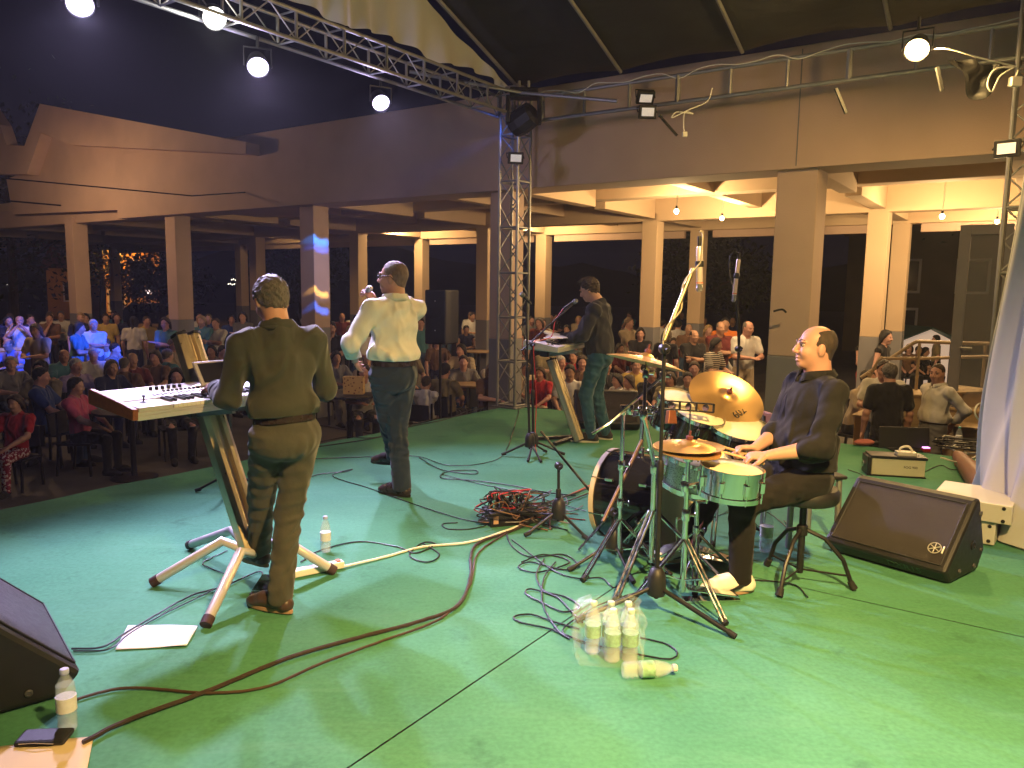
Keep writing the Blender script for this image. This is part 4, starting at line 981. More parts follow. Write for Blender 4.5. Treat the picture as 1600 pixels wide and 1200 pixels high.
wedge('big black wedge monitor with round silver emblem beside the drum stool', (2.42, 4.56), (0.62, -0.78, 0), (-0.78, -0.62, 0), 0.72, 0.98, logo=1)
wedge('black wedge monitor cut by the lower left corner of the view', (-2.17, 3.00), (0.64, -0.77, 0), (0.77, 0.64, 0), 0.80, 1.0)
wedge('black wedge monitor standing behind the legs of the man in jeans', (1.12, 9.02), (1, -0.05, 0), (-0.05, -1, 0), 0.76, 0.95)

# ------------------------------------------------------------------ drum kit
kit = 'drum kit'
def tripod(root, base, r_, zhub, angs, m, foot=M_rubber, double=True, tr=0.011):
    base = Vector((base[0], base[1], 0))
    for a in angs:
        d = Vector((math.cos(a), math.sin(a), 0)); l = MB(); p = base + d * r_
        for w in ((-0.012, 0.012) if double else (0,)):
            sd = d.cross(UP) * w; l.tube([base + UP * zhub + d * 0.015 + sd, p + UP * 0.022 + sd], tr * (0.62 if double else 1), 8)
        if double: l.tube([base + UP * 0.12 + d * 0.01, base + d * r_ * 0.5 + UP * (zhub * 0.5 + 0.01)], 0.006, 6)
        lo = part(l, 'leg', m, root, world=True)
        l = MB(); l.tube([p + UP * 0.030 - d * 0.03, p + UP * 0.014 + d * 0.012], 0.017, 10); part(l, 'rubber_foot', foot, lo, world=True)
def wing(mb, p, d, r_=0.03):
    p = Vector(p); d = Vector(d).normalized(); s_ = d.orthogonal().normalized(); mb.tube([p, p + d * 0.03], 0.008, 8); mb.tube([p + d * 0.03 - s_ * 0.016, p + d * 0.03 + s_ * 0.016], 0.005, 6)
def clampj(mb, p, r_=0.021, h=0.05, d=(0, 0, 1)): mb.lathe([(r_ * 0.9, -h / 2), (r_, -h / 2 + 0.006), (r_, h / 2 - 0.006), (r_ * 0.9, h / 2)], 14, frame(p, d)); wing(mb, Vector(p) + Vector((r_ * 0.8, 0, 0)), (1, -0.3, 0))
def drum(label, c, axis, dia, dep, shell, hoopm, lugs, head=True, hoopw=0.012, cat='drum', name='drum', headm=None):
    """c: centre of the batter head; axis: points out of the batter head"""
    c = Vector(c); root = thing(name, label, cat, c, group=kit); r_ = dia / 2; M = frame((0, 0, 0), axis)
    s_ = MB(); s_.lathe([(r_ - 0.006, 0.0), (r_, 0.0), (r_, -dep), (r_ - 0.006, -dep)], 48, M); part(s_, 'shell', shell, root)
    hd = MB(); hd.lathe([(0.0, 0.003), (r_ - 0.004, 0.003), (r_ + 0.002, -0.002), (r_ + 0.002, -0.008)], 48, M); part(hd, 'batter_head', headm or M_drumhead, root)
    hd = MB(); hd.lathe([(r_ + 0.002, -dep + 0.008), (r_ + 0.002, -dep + 0.002), (r_ - 0.004, -dep - 0.003), (0.0, -dep - 0.003)], 48, M); part(hd, 'resonant_head', headm or M_drumhead, root)
    for z in (-0.002, -dep + 0.002):
        h_ = MB(); h_.lathe([(r_ + 0.003, z - hoopw), (r_ + 0.011, z - hoopw), (r_ + 0.011, z + hoopw), (r_ + 0.004, z + hoopw), (r_ + 0.003, z - hoopw)], 48, M); part(h_, 'hoop', hoopm, root)
    for i in range(lugs):
        a = 2 * math.pi * (i + 0.3) / lugs; ca, sa = math.cos(a), math.sin(a); l = MB(); zs = (-dep * 0.5,) if dep < 0.2 else (-dep * 0.24, -dep * 0.76)
        for z in zs: l.box(((r_ + 0.010) * ca, (r_ + 0.010) * sa, z), (0.022, 0.022, 0.05 if dep > 0.2 else dep * 0.42), M @ Matrix.Identity(4))
        lo = part(l, 'lug', M_chrome, root, bevel=0.005, smooth=False)
        t_ = MB(); t_.tube([((r_ + 0.013) * ca, (r_ + 0.013) * sa, 0.014), ((r_ + 0.013) * ca, (r_ + 0.013) * sa, -dep * 0.3)], 0.0035, 6, M=M); t_.tube([((r_ + 0.013) * ca, (r_ + 0.013) * sa, -dep - 0.014), ((r_ + 0.013) * ca, (r_ + 0.013) * sa, -dep * 0.7)], 0.0035, 6, M=M); part(t_, 'tension_rod', M_chrome, lo)
    return root
def cymbal(label, c, axis, dia, name='cymbal', bell=0.16):
    c = Vector(c); root = thing(name, label, 'cymbal', c, group=kit); r_ = dia / 2; M = frame((0, 0, 0), axis); b_ = r_ * bell * 1.3
    s_ = MB(); prof = [(0.006, 0.030), (b_ * 0.4, 0.028), (b_ * 0.75, 0.020), (b_, 0.006)] + [(b_ + (r_ - b_) * q / 8, 0.006 - 0.030 * (q / 8) ** 1.6) for q in range(1, 9)]
    full = prof + [(r_, prof[-1][1] - 0.0015)] + [(p[0], p[1] - 0.0018) for p in prof[::-1]]
    s_.lathe(full, 72, None); o = part(s_, 'plate', M_brass, root, angle=60); o.matrix_local = M
    s_ = MB(); s_.lathe([(0.018, 0.030), (0.018, 0.046), (0.010, 0.05), (0.006, 0.05), (0.006, 0.075), (0, 0.075)], 16, M); part(s_, 'felt_and_nut', mat('maroon_felt', (0.12, 0.03, 0.03), 0.8), root)
    return root
BX = -FD                                                      # from the audience side towards the drummer
BF = Vector((0.66, 4.90, 0.305))
bass = drum('black bass drum lying on its side with pale hoops', BF + BX * 0.44, BX, 0.56, 0.44, M_drumblack, M_hoop, 8, hoopw=0.015, headm=None)
bass.name = 'bass_drum'
for sx in (-1, 1):
    l = MB(); p = BF + BX * 0.10 + Vector((0, 0, -0.10)); sd = BX.cross(UP) * sx; l.tube([p + sd * 0.27, p + sd * 0.42 - BX * 0.10 - UP * 0.175], 0.009, 8); part(l, 'spur', M_chrome, bass, world=True)
# holder on top of the bass drum
l = MB(); p = BF + BX * 0.20 + UP * 0.28; l.tube([p, p + UP * 0.30], 0.013, 10); l.tube([p + UP * 0.28 - SD * 0.12, p + UP * 0.28 + SD * 0.14], 0.012, 10); clampj(l, p + UP * 0.28, 0.025, 0.07); clampj(l, p + UP * 0.02, 0.022, 0.05)
for q in (-0.10, 0.12):
    clampj(l, p + UP * 0.28 + SD * q, 0.022, 0.05, SD)
part(l, 'tom_holder', M_chrome, bass, world=True)
drum('smaller black rack tom with pale head above the bass drum', W(1062, 622, 4.95), (0.20, -0.30, 1), 0.27, 0.20, M_drumblack, M_chrome, 6)
drum('larger black rack tom with pale head beside the ride cymbal', W(1093, 648, 4.78), (0.22, -0.28, 1), 0.31, 0.22, M_drumblack, M_chrome, 6)
ft = drum('black floor tom with pale head under the ride cymbal', W(1158, 668, 4.72), (0.10, -0.26, 1), 0.40, 0.34, M_drumblack, M_chrome, 8)
c = W(1158, 668, 4.72)
for a in (0.4, 2.5, 4.6):
    l = MB(); d = Vector((math.cos(a), math.sin(a), 0)) * 0.225; l.tube([c + d - UP * 0.06, c + d - UP * (c.z - 0.06), c + d * 1.15 - UP * (c.z - 0.015)], 0.008, 8); part(l, 'leg', M_chrome, ft, world=True)
sn = drum('snare drum with silver sparkle shell and pale head below the hi-hat', W(1090, 713, 4.16), (0.10, -0.16, 1), 0.355, 0.165, mat('silver_sparkle', (0.42, 0.42, 0.40), 0.3, 0.7, var=0.45, scale=160), M_chrome, 8)
drum('shallow mirror chrome drum in front of the drummer\'s knee', W(1144, 732, 3.80), (0.06, -0.04, 1), 0.30, 0.135, M_chrome, M_chrome, 8)
# stands for snare and side drum
def basket(label, c, zt, r_):
    c = Vector(c); root = thing('snare_stand', label, 'drum stand', (c.x, c.y, 0), group=kit); l = MB(); l.tube([(c.x, c.y, 0.10), (c.x, c.y, zt - 0.06)], 0.013, 10); clampj(l, (c.x, c.y, zt * 0.55), 0.02)
    part(l, 'tube', M_chrome, root, world=True)
    for a in (0.6, 2.7, 4.8):
        d = Vector((math.cos(a), math.sin(a), 0)); l = MB(); l.tube([(c.x, c.y, zt - 0.07), Vector((c.x, c.y, zt - 0.03)) + d * r_, Vector((c.x, c.y, zt + 0.02)) + d * (r_ + 0.01)], 0.008, 8); part(l, 'arm', M_chrome, root, world=True)
    tripod(root, c, 0.26, 0.26, (0.3, 2.4, 4.5), M_chrome)
c = W(1090, 713, 4.16); basket('chrome stand under the snare drum', (c.x + 0.02, c.y + 0.04), c.z - 0.20, 0.15)
c = W(1144, 732, 3.80); l = MB(); l.tube([c + Vector((-0.14, 0.05, -0.09)), W(1070, 760, 3.86)], 0.010, 8); clampj(l, W(1070, 760, 3.86), 0.022, 0.05); o = tag(part(l, 'drum_holder', M_chrome), 'chrome arm holding the shallow chrome drum', 'drum holder', kit)
# hi-hat
hb = Vector(G(1068, 912)); hh = W(1076, 700, 3.86); hx, hy = hh.x, hh.y
cymbal('lower hi-hat cymbal of the closed bronze pair', (hx, hy, hh.z - 0.016), (0.02, 0.0, -1), 0.36, bell=0.2, name='hi_hat_cymbal')
cymbal('upper hi-hat cymbal of the closed bronze pair', (hx, hy, hh.z + 0.016), (0.05, -0.08, 1), 0.36, bell=0.2, name='hi_hat_cymbal')
root = thing('hi_hat_stand', 'chrome hi-hat stand with pull rod and pedal', 'cymbal stand', (hx, hy, 0), group=kit)
l = MB(); l.tube([(hx, hy, 0.06), (hx, hy, hh.z - 0.05)], 0.0125, 10); l.tube([(hx, hy, 0.06), (hx, hy, 0.46)], 0.016, 12); clampj(l, (hx, hy, 0.47), 0.023, 0.06); clampj(l, (hx, hy, hh.z - 0.055), 0.026, 0.028); part(l, 'tube', M_chrome, root, world=True)
l = MB(); l.tube([(hx, hy, hh.z - 0.05), (hx, hy, hh.z + 0.22)], 0.0035, 8); part(l, 'pull_rod', M_chrome, root, world=True)
tripod(root, (hx, hy), 0.32, 0.34, (-1.1, 1.1, 3.5), M_chrome)
def pedal(root, p, d, m, L_=0.30, tilt=9):
    p = Vector(p); d = Vector(d).normalized(); Mx = Matrix.Translation(p) @ Matrix(((d.x, -d.y, 0, 0), (d.y, d.x, 0, 0), (0, 0, 1, 0), (0, 0, 0, 1)))
    b_ = MB(); b_.box((0, 0, 0.006), (L_, 0.07, 0.008), Mx); part(b_, 'pedal_base', M_chrome, root, world=True, smooth=False)
    b_ = MB(); b_.box((0, 0, 0.0), (L_ * 0.92, 0.082, 0.010), Mx @ Matrix.Translation((0, 0, 0.05)) @ Matrix.Rotation(R(-tilt), 4, 'Y')); part(b_, 'footboard', m, root, world=True, smooth=False, bevel=0.003)
pedal(root, (hx + 0.16, hy + 0.03, 0), (-1, -0.1, 0), M_chrome)
bp = thing('bass_drum_pedal', 'chrome bass drum pedal with a red strip under the drummer\'s far foot', 'drum pedal', BF + BX * 0.62 - UP * 0.305, group=kit)
pedal(bp, BF + BX * 0.64 - UP * 0.305, FD, M_chrome, 0.32)
l = MB(); q = BF + BX * 0.48 - UP * 0.305
for w in (-0.06, 0.06): l.tube([q + SD * w, q + SD * w + UP * 0.24], 0.008, 8)
l.tube([q - SD * 0.06 + UP * 0.22, q + SD * 0.06 + UP * 0.22], 0.008, 8); l.tube([q + UP * 0.22, q + UP * 0.36 + BX * 0.10], 0.005, 8); l.lathe([(0.0, -0.02), (0.025, -0.02), (0.025, 0.02), (0, 0.02)], 12, frame(q + UP * 0.37 + BX * 0.10, BX)); part(l, 'beater', M_chrome, bp, world=True)
l = MB(); l.bar(W(1078, 858, 4.3), W(1098, 812, 4.35), 0.022, 0.008); part(l, 'red_strip', mat('orange_red', (0.65, 0.12, 0.06), 0.5), bp, world=True, smooth=False)
# crash cymbal on its boom stand
cc = W(1010, 560, 4.02); cymbal('bronze crash cymbal tilted on edge high above the kit', cc, (0.22, 0.10, 1.0), 0.415)
root = thing('cymbal_stand', 'thick chrome stand carrying the crash cymbal', 'cymbal stand', G(1016, 900), group=kit); b0 = G(1016, 905)
l = MB(); m1 = W(1016, 745, 3.95); l.tube([b0 + UP * 0.10, (b0.x, b0.y, m1.z)], 0.016, 12); clampj(l, (b0.x, b0.y, m1.z), 0.024, 0.07); m2 = W(1006, 648, 3.98); l.tube([(b0.x, b0.y, m1.z), m2], 0.0125, 10); clampj(l, m2, 0.02, 0.05); l.tube([m2, cc - UP * 0.05], 0.010, 10); l.tube([cc - UP * 0.06, cc + UP * 0.05], 0.005, 8); clampj(l, cc - UP * 0.08, 0.018, 0.05); part(l, 'tube', M_chrome, root, world=True)
tripod(root, b0, 0.40, 0.40, (-2.2, -0.15, 1.9), M_chrome, tr=0.014)
# second chrome stand, with an empty arm reaching left
b1 = G(966, 890); root = thing('boom_stand', 'chrome stand with crossing arm at the front of the bass drum', 'cymbal stand', b1, group=kit)
l = MB(); t1 = W(964, 640, b1.y); l.tube([b1 + UP * 0.08, Vector((b1.x, b1.y, t1.z))], 0.0125, 10); a1, a2 = W(952, 662, b1.y - 0.1), W(1035, 588, b1.y + 0.15); l.tube([W(925, 678, b1.y - 0.1), a1, a2], 0.009, 8); l.tube([a2, a2 + Vector((0.02, 0, 0.10))], 0.008, 8)
for p in (Vector((b1.x, b1.y, t1.z)), Vector((b1.x, b1.y, 0.62)), Vector((b1.x, b1.y, 0.40)), a2, W(985, 640, b1.y)): clampj(l, p, 0.021, 0.055)
part(l, 'tube', M_chrome, root, world=True); tripod(root, b1, 0.30, 0.30, (-2.4, -0.4, 1.6), M_chrome)
# ride cymbal
rc = W(1137, 618, 4.95); cymbal('large bronze ride cymbal facing the viewer with dark printed mark', rc, (0.16, -0.62, 0.80), 0.50, bell=0.15)
root = thing('cymbal_stand', 'chrome stand carrying the large ride cymbal', 'cymbal stand', (rc.x - 0.02, rc.y + 0.05, 0), group=kit); l = MB(); bx, by = rc.x - 0.02, rc.y + 0.06
l.tube([(bx, by, 0.08), (bx, by, 0.70)], 0.014, 10); l.tube([(bx, by, 0.70), rc - Vector((0.02, -0.04, 0.05))], 0.010, 8); l.tube([rc - Vector((0.01, -0.03, 0.04)), rc + Vector((0.012, -0.045, 0.06))], 0.005, 8); clampj(l, (bx, by, 0.70)); part(l, 'tube', M_chrome, root, world=True)
tripod(root, (bx, by), 0.32, 0.30, (0.2, 2.3, 4.4), M_chrome)
# mark on the ride: a handwritten-looking word
rideo = [ob for ob in bpy.data.objects if ob.get('label', '').startswith('large bronze ride')][0]
nz = Vector((0.16, -0.62, 0.80)).normalized(); xx = Vector((0.75, 0.45, 0.50)); xx = (xx - nz * xx.dot(nz)).normalized(); yy = nz.cross(xx); pos = nz * 0.001 - yy * 0.0 + (-yy * 0.14 + xx * -0.06) + nz * -0.003
text_mesh('printed_mark', '602', 0.075, 0.0006, M_keyblack, rideo, Matrix(((xx.x, yy.x, nz.x, pos.x), (xx.y, yy.y, nz.y, pos.y), (xx.z, yy.z, nz.z, pos.z), (0, 0, 0, 1))))
# jingle bar and block on the tom holder
p0, p1 = W(1036, 632, 4.6), W(1115, 638, 4.6); root = thing('jingle_bar', 'dark frame of jingles clamped above the rack toms', 'percussion', p0, group=kit); l = MB()
for z in (0, 0.05): l.bar(p0 + UP * z - UP * 0.025, p1 + UP * z - UP * 0.025, 0.02, 0.008)
for q in (0, 0.33, 0.66, 1): l.bar(p0.lerp(p1, q) - UP * 0.025, p0.lerp(p1, q) + UP * 0.027, 0.012)
part(l, 'frame', M_blackmetal, root, world=True, smooth=False)
for q in (0.16, 0.5, 0.84): l = MB(); l.lathe([(0, -0.003), (0.02, -0.002), (0.021, 0.002), (0, 0.003)], 14, frame(p0.lerp(p1, q), (0.1, -1, 0))); part(l, 'jingle', M_chrome, root, world=True)
p = W(1045, 652, 4.55); l = MB(); l.prism([(-0.03, -0.04), (0.035, -0.04), (0.025, 0.04), (-0.02, 0.04)], 0.04, frame(p, (0.35, -0.9, 0.2))); tag(part(l, 'cowbell', mat('orange_cowbell', (0.24, 0.085, 0.04), 0.35, 0.4, var=0.2, scale=20), smooth=False, bevel=0.004), 'small orange-brown cowbell clamped between the toms', 'percussion', kit)
# drum sticks held by the drummer
for i, tip in ((0, W(1108, 700, 3.98)), (1, W(1090, 686, 4.12))):
    w = MD @ (JD['wri'][i] + Vector(((0.25, 0.95, -0.05), (0.05, 0.98, 0.0))[i]).normalized() * 0.085 + Vector((0, 0, -0.022))); d = (tip - w).normalized(); l = MB()
    l.tube([w - d * 0.07, tip - d * 0.05, tip - d * 0.015, tip - d * 0.01, tip], [0.0078, 0.0065, 0.0035, 0.006, 0.003], 8)
    tag(part(l, 'drum_stick', M_stick), ('wooden drum stick in the drummer\'s near hand', 'wooden drum stick in the drummer\'s far hand')[i], 'drum stick', kit)
# throne
tc_ = MD @ Vector((JD['pelvis'].x, JD['pelvis'].y - 0.01, 0)); root = thing('drum_stool', 'round black drum stool on a black tripod under the drummer', 'stool', (tc_.x, tc_.y, 0), group=kit)
l = MB(); l.lathe([(0.0, 0.475), (0.17, 0.475), (0.182, 0.49), (0.184, 0.535), (0.17, 0.555), (0.0, 0.56)], 36); part(l, 'seat', M_blackplast, root)
l = MB(); l.tube([(0, 0, 0.06), (0, 0, 0.48)], 0.019, 12); l.lathe([(0.03, 0.28), (0.03, 0.33), (0.02, 0.34)], 14); part(l, 'post', M_blackmetal, root)
for a in (-0.35, 1.9, 4.0):
    d = Vector((math.cos(a), math.sin(a), 0)); l = MB(); l.tube([UP * 0.31 + d * 0.02, UP * 0.27 + d * 0.12, UP * 0.16 + d * 0.22, UP * 0.03 + d * 0.27], 0.012, 8); l.tube([UP * 0.08, UP * 0.075 + d * 0.25], 0.006, 6); lo = part(l, 'leg', M_blackmetal, root)
    l = MB(); l.tube([UP * 0.045 + d * 0.262, UP * 0.006 + d * 0.285], [0.017, 0.021], 10); part(l, 'rubber_foot', M_rubber, lo)

# ------------------------------------------------------------------ microphones on stands
def mic_mesh(root, p, d, m_body, L_=0.17, world=True, headm=None):
    p = Vector(p); M = frame(p, d); l = MB(); l.lathe([(0.0, 0), (0.010, 0.0), (0.0115, 0.02), (0.017, L_ * 0.62), (0.0165, L_ * 0.66)], 16, M); part(l, 'handle', m_body, root, world=world)
    l = MB(); l.lathe([(0.0165, L_ * 0.66), (0.024, L_ * 0.72), (0.0255, L_ * 0.82), (0.022, L_ * 0.94), (0.010, L_), (0.0, L_)], 18, M); part(l, 'grille', headm or mat('mic_mesh', (0.25, 0.25, 0.26), 0.35, 0.8, var=0.4, scale=400, bump=0.8, bscale=700), root, world=world)
def mic_stand(label, b, top, angs, r_=0.30, hub=0.30, arm=None, tilt=None, tr=0.010, group='microphone stands'):
    b = Vector((b[0], b[1], 0)); root = thing('microphone_stand', label, 'microphone stand', b, group=group)
    l = MB(); t = Vector(top); mid = b.lerp(t, 0.55); l.tube([b + UP * 0.08, mid], 0.0125, 10); l.tube([mid, t], 0.0095, 10); l.lathe([(0.016, -0.05), (0.018, -0.04), (0.018, 0.04), (0.014, 0.05)], 12, frame(mid, t - b)); part(l, 'pole', M_blackmetal, root, world=True)
    l = MB(); l.lathe([(0.045, 0.10), (0.05, 0.12), (0.045, 0.20), (0.028, 0.235), (0.02, 0.24)], 16, Matrix.Translation(b)); part(l, 'hub', M_blackplast, root, world=True)
    for a in angs:
        d = Vector((math.cos(a), math.sin(a), 0)); l = MB(); l.tube([b + UP * 0.135 + d * 0.035, b + d * r_ + UP * 0.018], tr, 10); lo = part(l, 'leg', M_blackmetal, root, world=True)
        l = MB(); l.tube([b + d * (r_ - 0.03) + UP * 0.028, b + d * (r_ + 0.012) + UP * 0.014], 0.0145, 10); part(l, 'rubber_foot', M_rubber, lo, world=True)
    if arm:
        l = MB(); l.tube([Vector(arm[0]), Vector(arm[1])], 0.0115 if len(arm) > 2 else 0.0085, 10); part(l, 'boom_arm', arm[2] if len(arm) > 2 else M_blackmetal, root, world=True)
        l = MB(); l.lathe([(0.022, -0.022), (0.026, -0.015), (0.026, 0.015), (0.022, 0.022)], 16, frame(t, (0.3, -1, 0))); wing(l, t + Vector((0, -0.02, 0)), (0.3, -1, 0)); part(l, 'tilt_joint', M_blackmetal, root, world=True)
    return root
# centre stand with vocal microphone boom for the far keyboard player
b = G(833, 712); tj = W(832, 538, b.y); e = W(896, 474, 7.75)
mic_stand('tall black microphone stand with boom reaching to the far keyboard player', b, tj, (3.25, -1.75, 0.1), 0.30, arm=(W(815, 548, b.y), e))
root = thing('microphone', 'black vocal microphone at the far keyboard player\'s mouth', 'microphone', e, group='microphones'); mic_mesh(root, W(880, 482, 7.74), W(907, 466, 7.76) - W(880, 482, 7.74), M_blackplast)
m = MB(); m.tube(smooth_path([W(880, 482, 7.74), W(868, 500, 7.73), W(862, 525, 7.7), W(845, 532, 7.6), W(834, 540, b.y - 0.02), W(838, 620, b.y - 0.03), W(836, 690, b.y - 0.03), G(842, 720) + UP * 0.006]), 0.0045, 6)
tag(part(m, 'red_cable', mat('red_cable', (0.45, 0.03, 0.035), 0.45)), 'red microphone cable looping down the tall stand', 'cable')
b = G(826, 735) + Vector((0.02, 0.55, 0)); tp = W(822, 470, b.y); mic_stand('slim upright microphone stand in front of the lattice tower', b, tp, (0.9, 3.0, 5.1), 0.26)
root = thing('microphone', 'round-headed microphone on top of the slim upright stand', 'microphone', tp, group='microphones'); mic_mesh(root, tp - Vector((-0.05, 0, 0.03)), Vector((-0.5, -0.1, 0.5)), M_blackplast, 0.15)
# short tilted stand at the bass drum
b = G(872, 832); mic_stand('low black stand with tilted bar before the bass drum', b, W(873, 728, b.y), (3.6, -0.75, 1.4), 0.24, arm=(W(845, 674, b.y + 0.1), W(926, 772, b.y - 0.1)))
b = G(962, 893) + Vector((0.0, -0.02, 0)); mic_stand('black stand with short leaning boom at the kit\'s front', G(958, 885), W(957, 800, G(958, 885).y), (3.5, -1.3, 0.6), 0.28, arm=(W(942, 815, G(958, 885).y - 0.15), W(1003, 688, G(958, 885).y + 0.1), mat('brown_boom', (0.10, 0.06, 0.045), 0.4, 0.5)))
# near overhead stand with thick boom
b = G(1024, 958); tj = W(1038, 545, b.y + 0.02); GOLD = mat('boom_steel', (0.30, 0.25, 0.14), 0.35, 0.8, var=0.1)
bt = W(1083, 420, b.y + 0.10)
mic_stand('tall dark stand with pale boom rising over the drum kit', b, tj, (-0.72, 3.45, 1.5), 0.42, arm=(W(1038, 532, b.y + 0.02), bt, GOLD), tr=0.012)
m = MB(); pth = []; A_, B_ = W(1034, 545, b.y - 0.01), bt; ax_ = (B_ - A_).normalized(); s1 = ax_.orthogonal().normalized(); s2 = ax_.cross(s1)
for q in range(60):
    u = q / 59; a = u * 2 * math.pi * 1.7; pth.append(A_.lerp(B_, u) + (s1 * math.cos(a) + s2 * math.sin(a)) * 0.017)
top = W(1093, 362, b.y + 0.10); pth += smooth_path([B_ + Vector((0.03, -0.02, 0.03)), W(1098, 375, b.y + 0.08), top + Vector((0.012, 0, 0)), top], 6)
m.tube(pth, 0.0042, 6); tag(part(m, 'pale_cable', mat('dull_pale_cable', (0.30, 0.27, 0.18), 0.5)), 'pale cable wound around the boom over the drums', 'cable')
M_micw = mat('pale_microphone_body', (0.62, 0.52, 0.48), 0.35, 0.4, var=0.05)
def overhead(label, a, c):
    a, c = Vector(a), Vector(c); d = (c - a); n_ = d.length; root = thing('condenser_microphone', label, 'microphone', a, group='overhead drum microphones'); M = frame(a, d)
    l = MB(); l.lathe([(0.0, 0), (0.012, 0), (0.016, 0.012), (0.0165, n_ * 0.82), (0.0155, n_ * 0.83)], 18, M); part(l, 'body', M_micw, root, world=True)
    l = MB(); l.lathe([(0.0155, n_ * 0.83), (0.0165, n_ * 0.85), (0.016, n_ * 0.96), (0.010, n_), (0, n_)], 18, M); part(l, 'grille', mat('mic_mesh', (0.25, 0.25, 0.26)), root, world=True)
    l = MB(); l.lathe([(0.0172, n_ * 0.79), (0.0172, n_ * 0.81)], 18, M); part(l, 'red_ring', mat('orange_red', (0.65, 0.12, 0.06)), root, world=True)
    l = MB(); l.lathe([(0.0185, n_ * 0.32), (0.021, n_ * 0.33), (0.021, n_ * 0.44), (0.0185, n_ * 0.45)], 18, M); part(l, 'clip', M_blackplast, root, world=True)
    l = MB(); l.lathe([(0.009, -0.05), (0.010, -0.045), (0.010, 0.0)], 12, M); part(l, 'plug', M_blackmetal, root, world=True)
overhead('pale condenser microphone hanging from the near boom over the drums', W(1093, 385, b.y + 0.10), W(1093, 456, b.y + 0.10))
# far overhead stand
b = G(1160, 700) + Vector((0, 0, 0)); b = Vector((1.80, 6.05, 0)); tj = W(1154, 545, 6.05)
mic_stand('far microphone stand behind the ride cymbal', b, tj, (0.3, 2.4, 4.5), 0.30, arm=(W(1155, 560, 6.05), W(1150, 440, 6.03)))
overhead('pale condenser microphone upright beside the thick pillar', W(1154, 405, 6.02), W(1146, 472, 6.02))
m = MB(); m.tube(smooth_path([W(1154, 402, 6.02), W(1150, 394, 6.02), W(1141, 402, 6.02), W(1140, 430, 6.03), W(1150, 470, 6.04), W(1156, 520, 6.04), W(1152, 600, 6.05), b + UP * 0.2]), 0.0045, 6); tag(part(m, 'black_cable', M_cable), 'thin cable hanging from the far overhead microphone', 'cable')
# singer's microphone
root = thing('microphone', 'pale handheld microphone held up by the singer', 'microphone', hwW, group='microphones'); d = (mtW - hwW); mic_mesh(root, hwW - d.normalized() * 0.07, d + UP * 0.02, M_silver, 0.21, headm=mat('mic_mesh_pale', (0.7, 0.66, 0.66), 0.4, 0.5))
# hidden stand behind the near keyboard
b = G(362, 768); mic_stand('black microphone stand half hidden behind the near keyboard', b, W(356, 560, b.y), (3.3, 0.2, 1.7), 0.26)
# ------------------------------------------------------------------ the audience
def ccol(name, c): return cloth('aud_' + name, c, bump=0.5, bscale=14, var=0.15)
CC = {k: ccol(k, v) for k, v in dict(white=(0.60, 0.58, 0.56), grey=(0.16, 0.16, 0.17), black=(0.014, 0.014, 0.016), navy=(0.02, 0.025, 0.07), red=(0.32, 0.015, 0.02), pink=(0.50, 0.09, 0.16), blue=(0.03, 0.06, 0.20),
        teal=(0.07, 0.20, 0.24), yellow=(0.50, 0.36, 0.10), orange=(0.62, 0.17, 0.03), maroon=(0.12, 0.025, 0.025), beige=(0.42, 0.34, 0.24), brown=(0.14, 0.08, 0.05), denim=(0.05, 0.09, 0.16), lilac=(0.35, 0.28, 0.45), khaki=(0.20, 0.17, 0.10)).items()}
mst = bpy.data.materials.new('cloth_stripes'); mst.use_nodes = True; n = mst.node_tree.nodes; L = mst.node_tree.links; tcx = n.new('ShaderNodeTexCoord'); wv = n.new('ShaderNodeTexWave'); wv.bands_direction = 'Z'; wv.inputs['Scale'].default_value = 9; wv.inputs['Distortion'].default_value = 0.8; rp = n.new('ShaderNodeValToRGB'); rp.color_ramp.interpolation = 'CONSTANT'
rp.color_ramp.elements[0].color = (0.02, 0.02, 0.02, 1); rp.color_ramp.elements[1].color = (0.55, 0.5, 0.42, 1); rp.color_ramp.elements[1].position = 0.5; L.new(tcx.outputs['Object'], wv.inputs[0]); L.new(wv.outputs[0], rp.inputs[0]); L.new(rp.outputs[0], n['Principled BSDF'].inputs[0]); n['Principled BSDF'].inputs['Roughness'].default_value = 0.9; CC['stripes'] = mst
mpt = bpy.data.materials.new('cloth_flower_print'); mpt.use_nodes = True; n = mpt.node_tree.nodes; L = mpt.node_tree.links; tcx = n.new('ShaderNodeTexCoord'); vo = n.new('ShaderNodeTexNoise'); vo.inputs['Scale'].default_value = 26; vo.inputs['Detail'].default_value = 3; rp = n.new('ShaderNodeValToRGB'); rp.color_ramp.interpolation = 'CONSTANT'
rp.color_ramp.elements[0].color = (0.16, 0.01, 0.03, 1); rp.color_ramp.elements[1].color = (0.50, 0.42, 0.42, 1); rp.color_ramp.elements[1].position = 0.52; L.new(tcx.outputs['Object'], vo.inputs[0]); L.new(vo.outputs[0], rp.inputs[0]); L.new(rp.outputs[0], n['Principled BSDF'].inputs[0]); n['Principled BSDF'].inputs['Roughness'].default_value = 0.9; CC['print'] = mpt
HH = dict(dark=HR_dark, brown=HR_brown, grey=HR_grey, blond=HR_blond, white=HR_white, stub=HR_stub)
def P_stand(**k): return pose(1.72, **k)
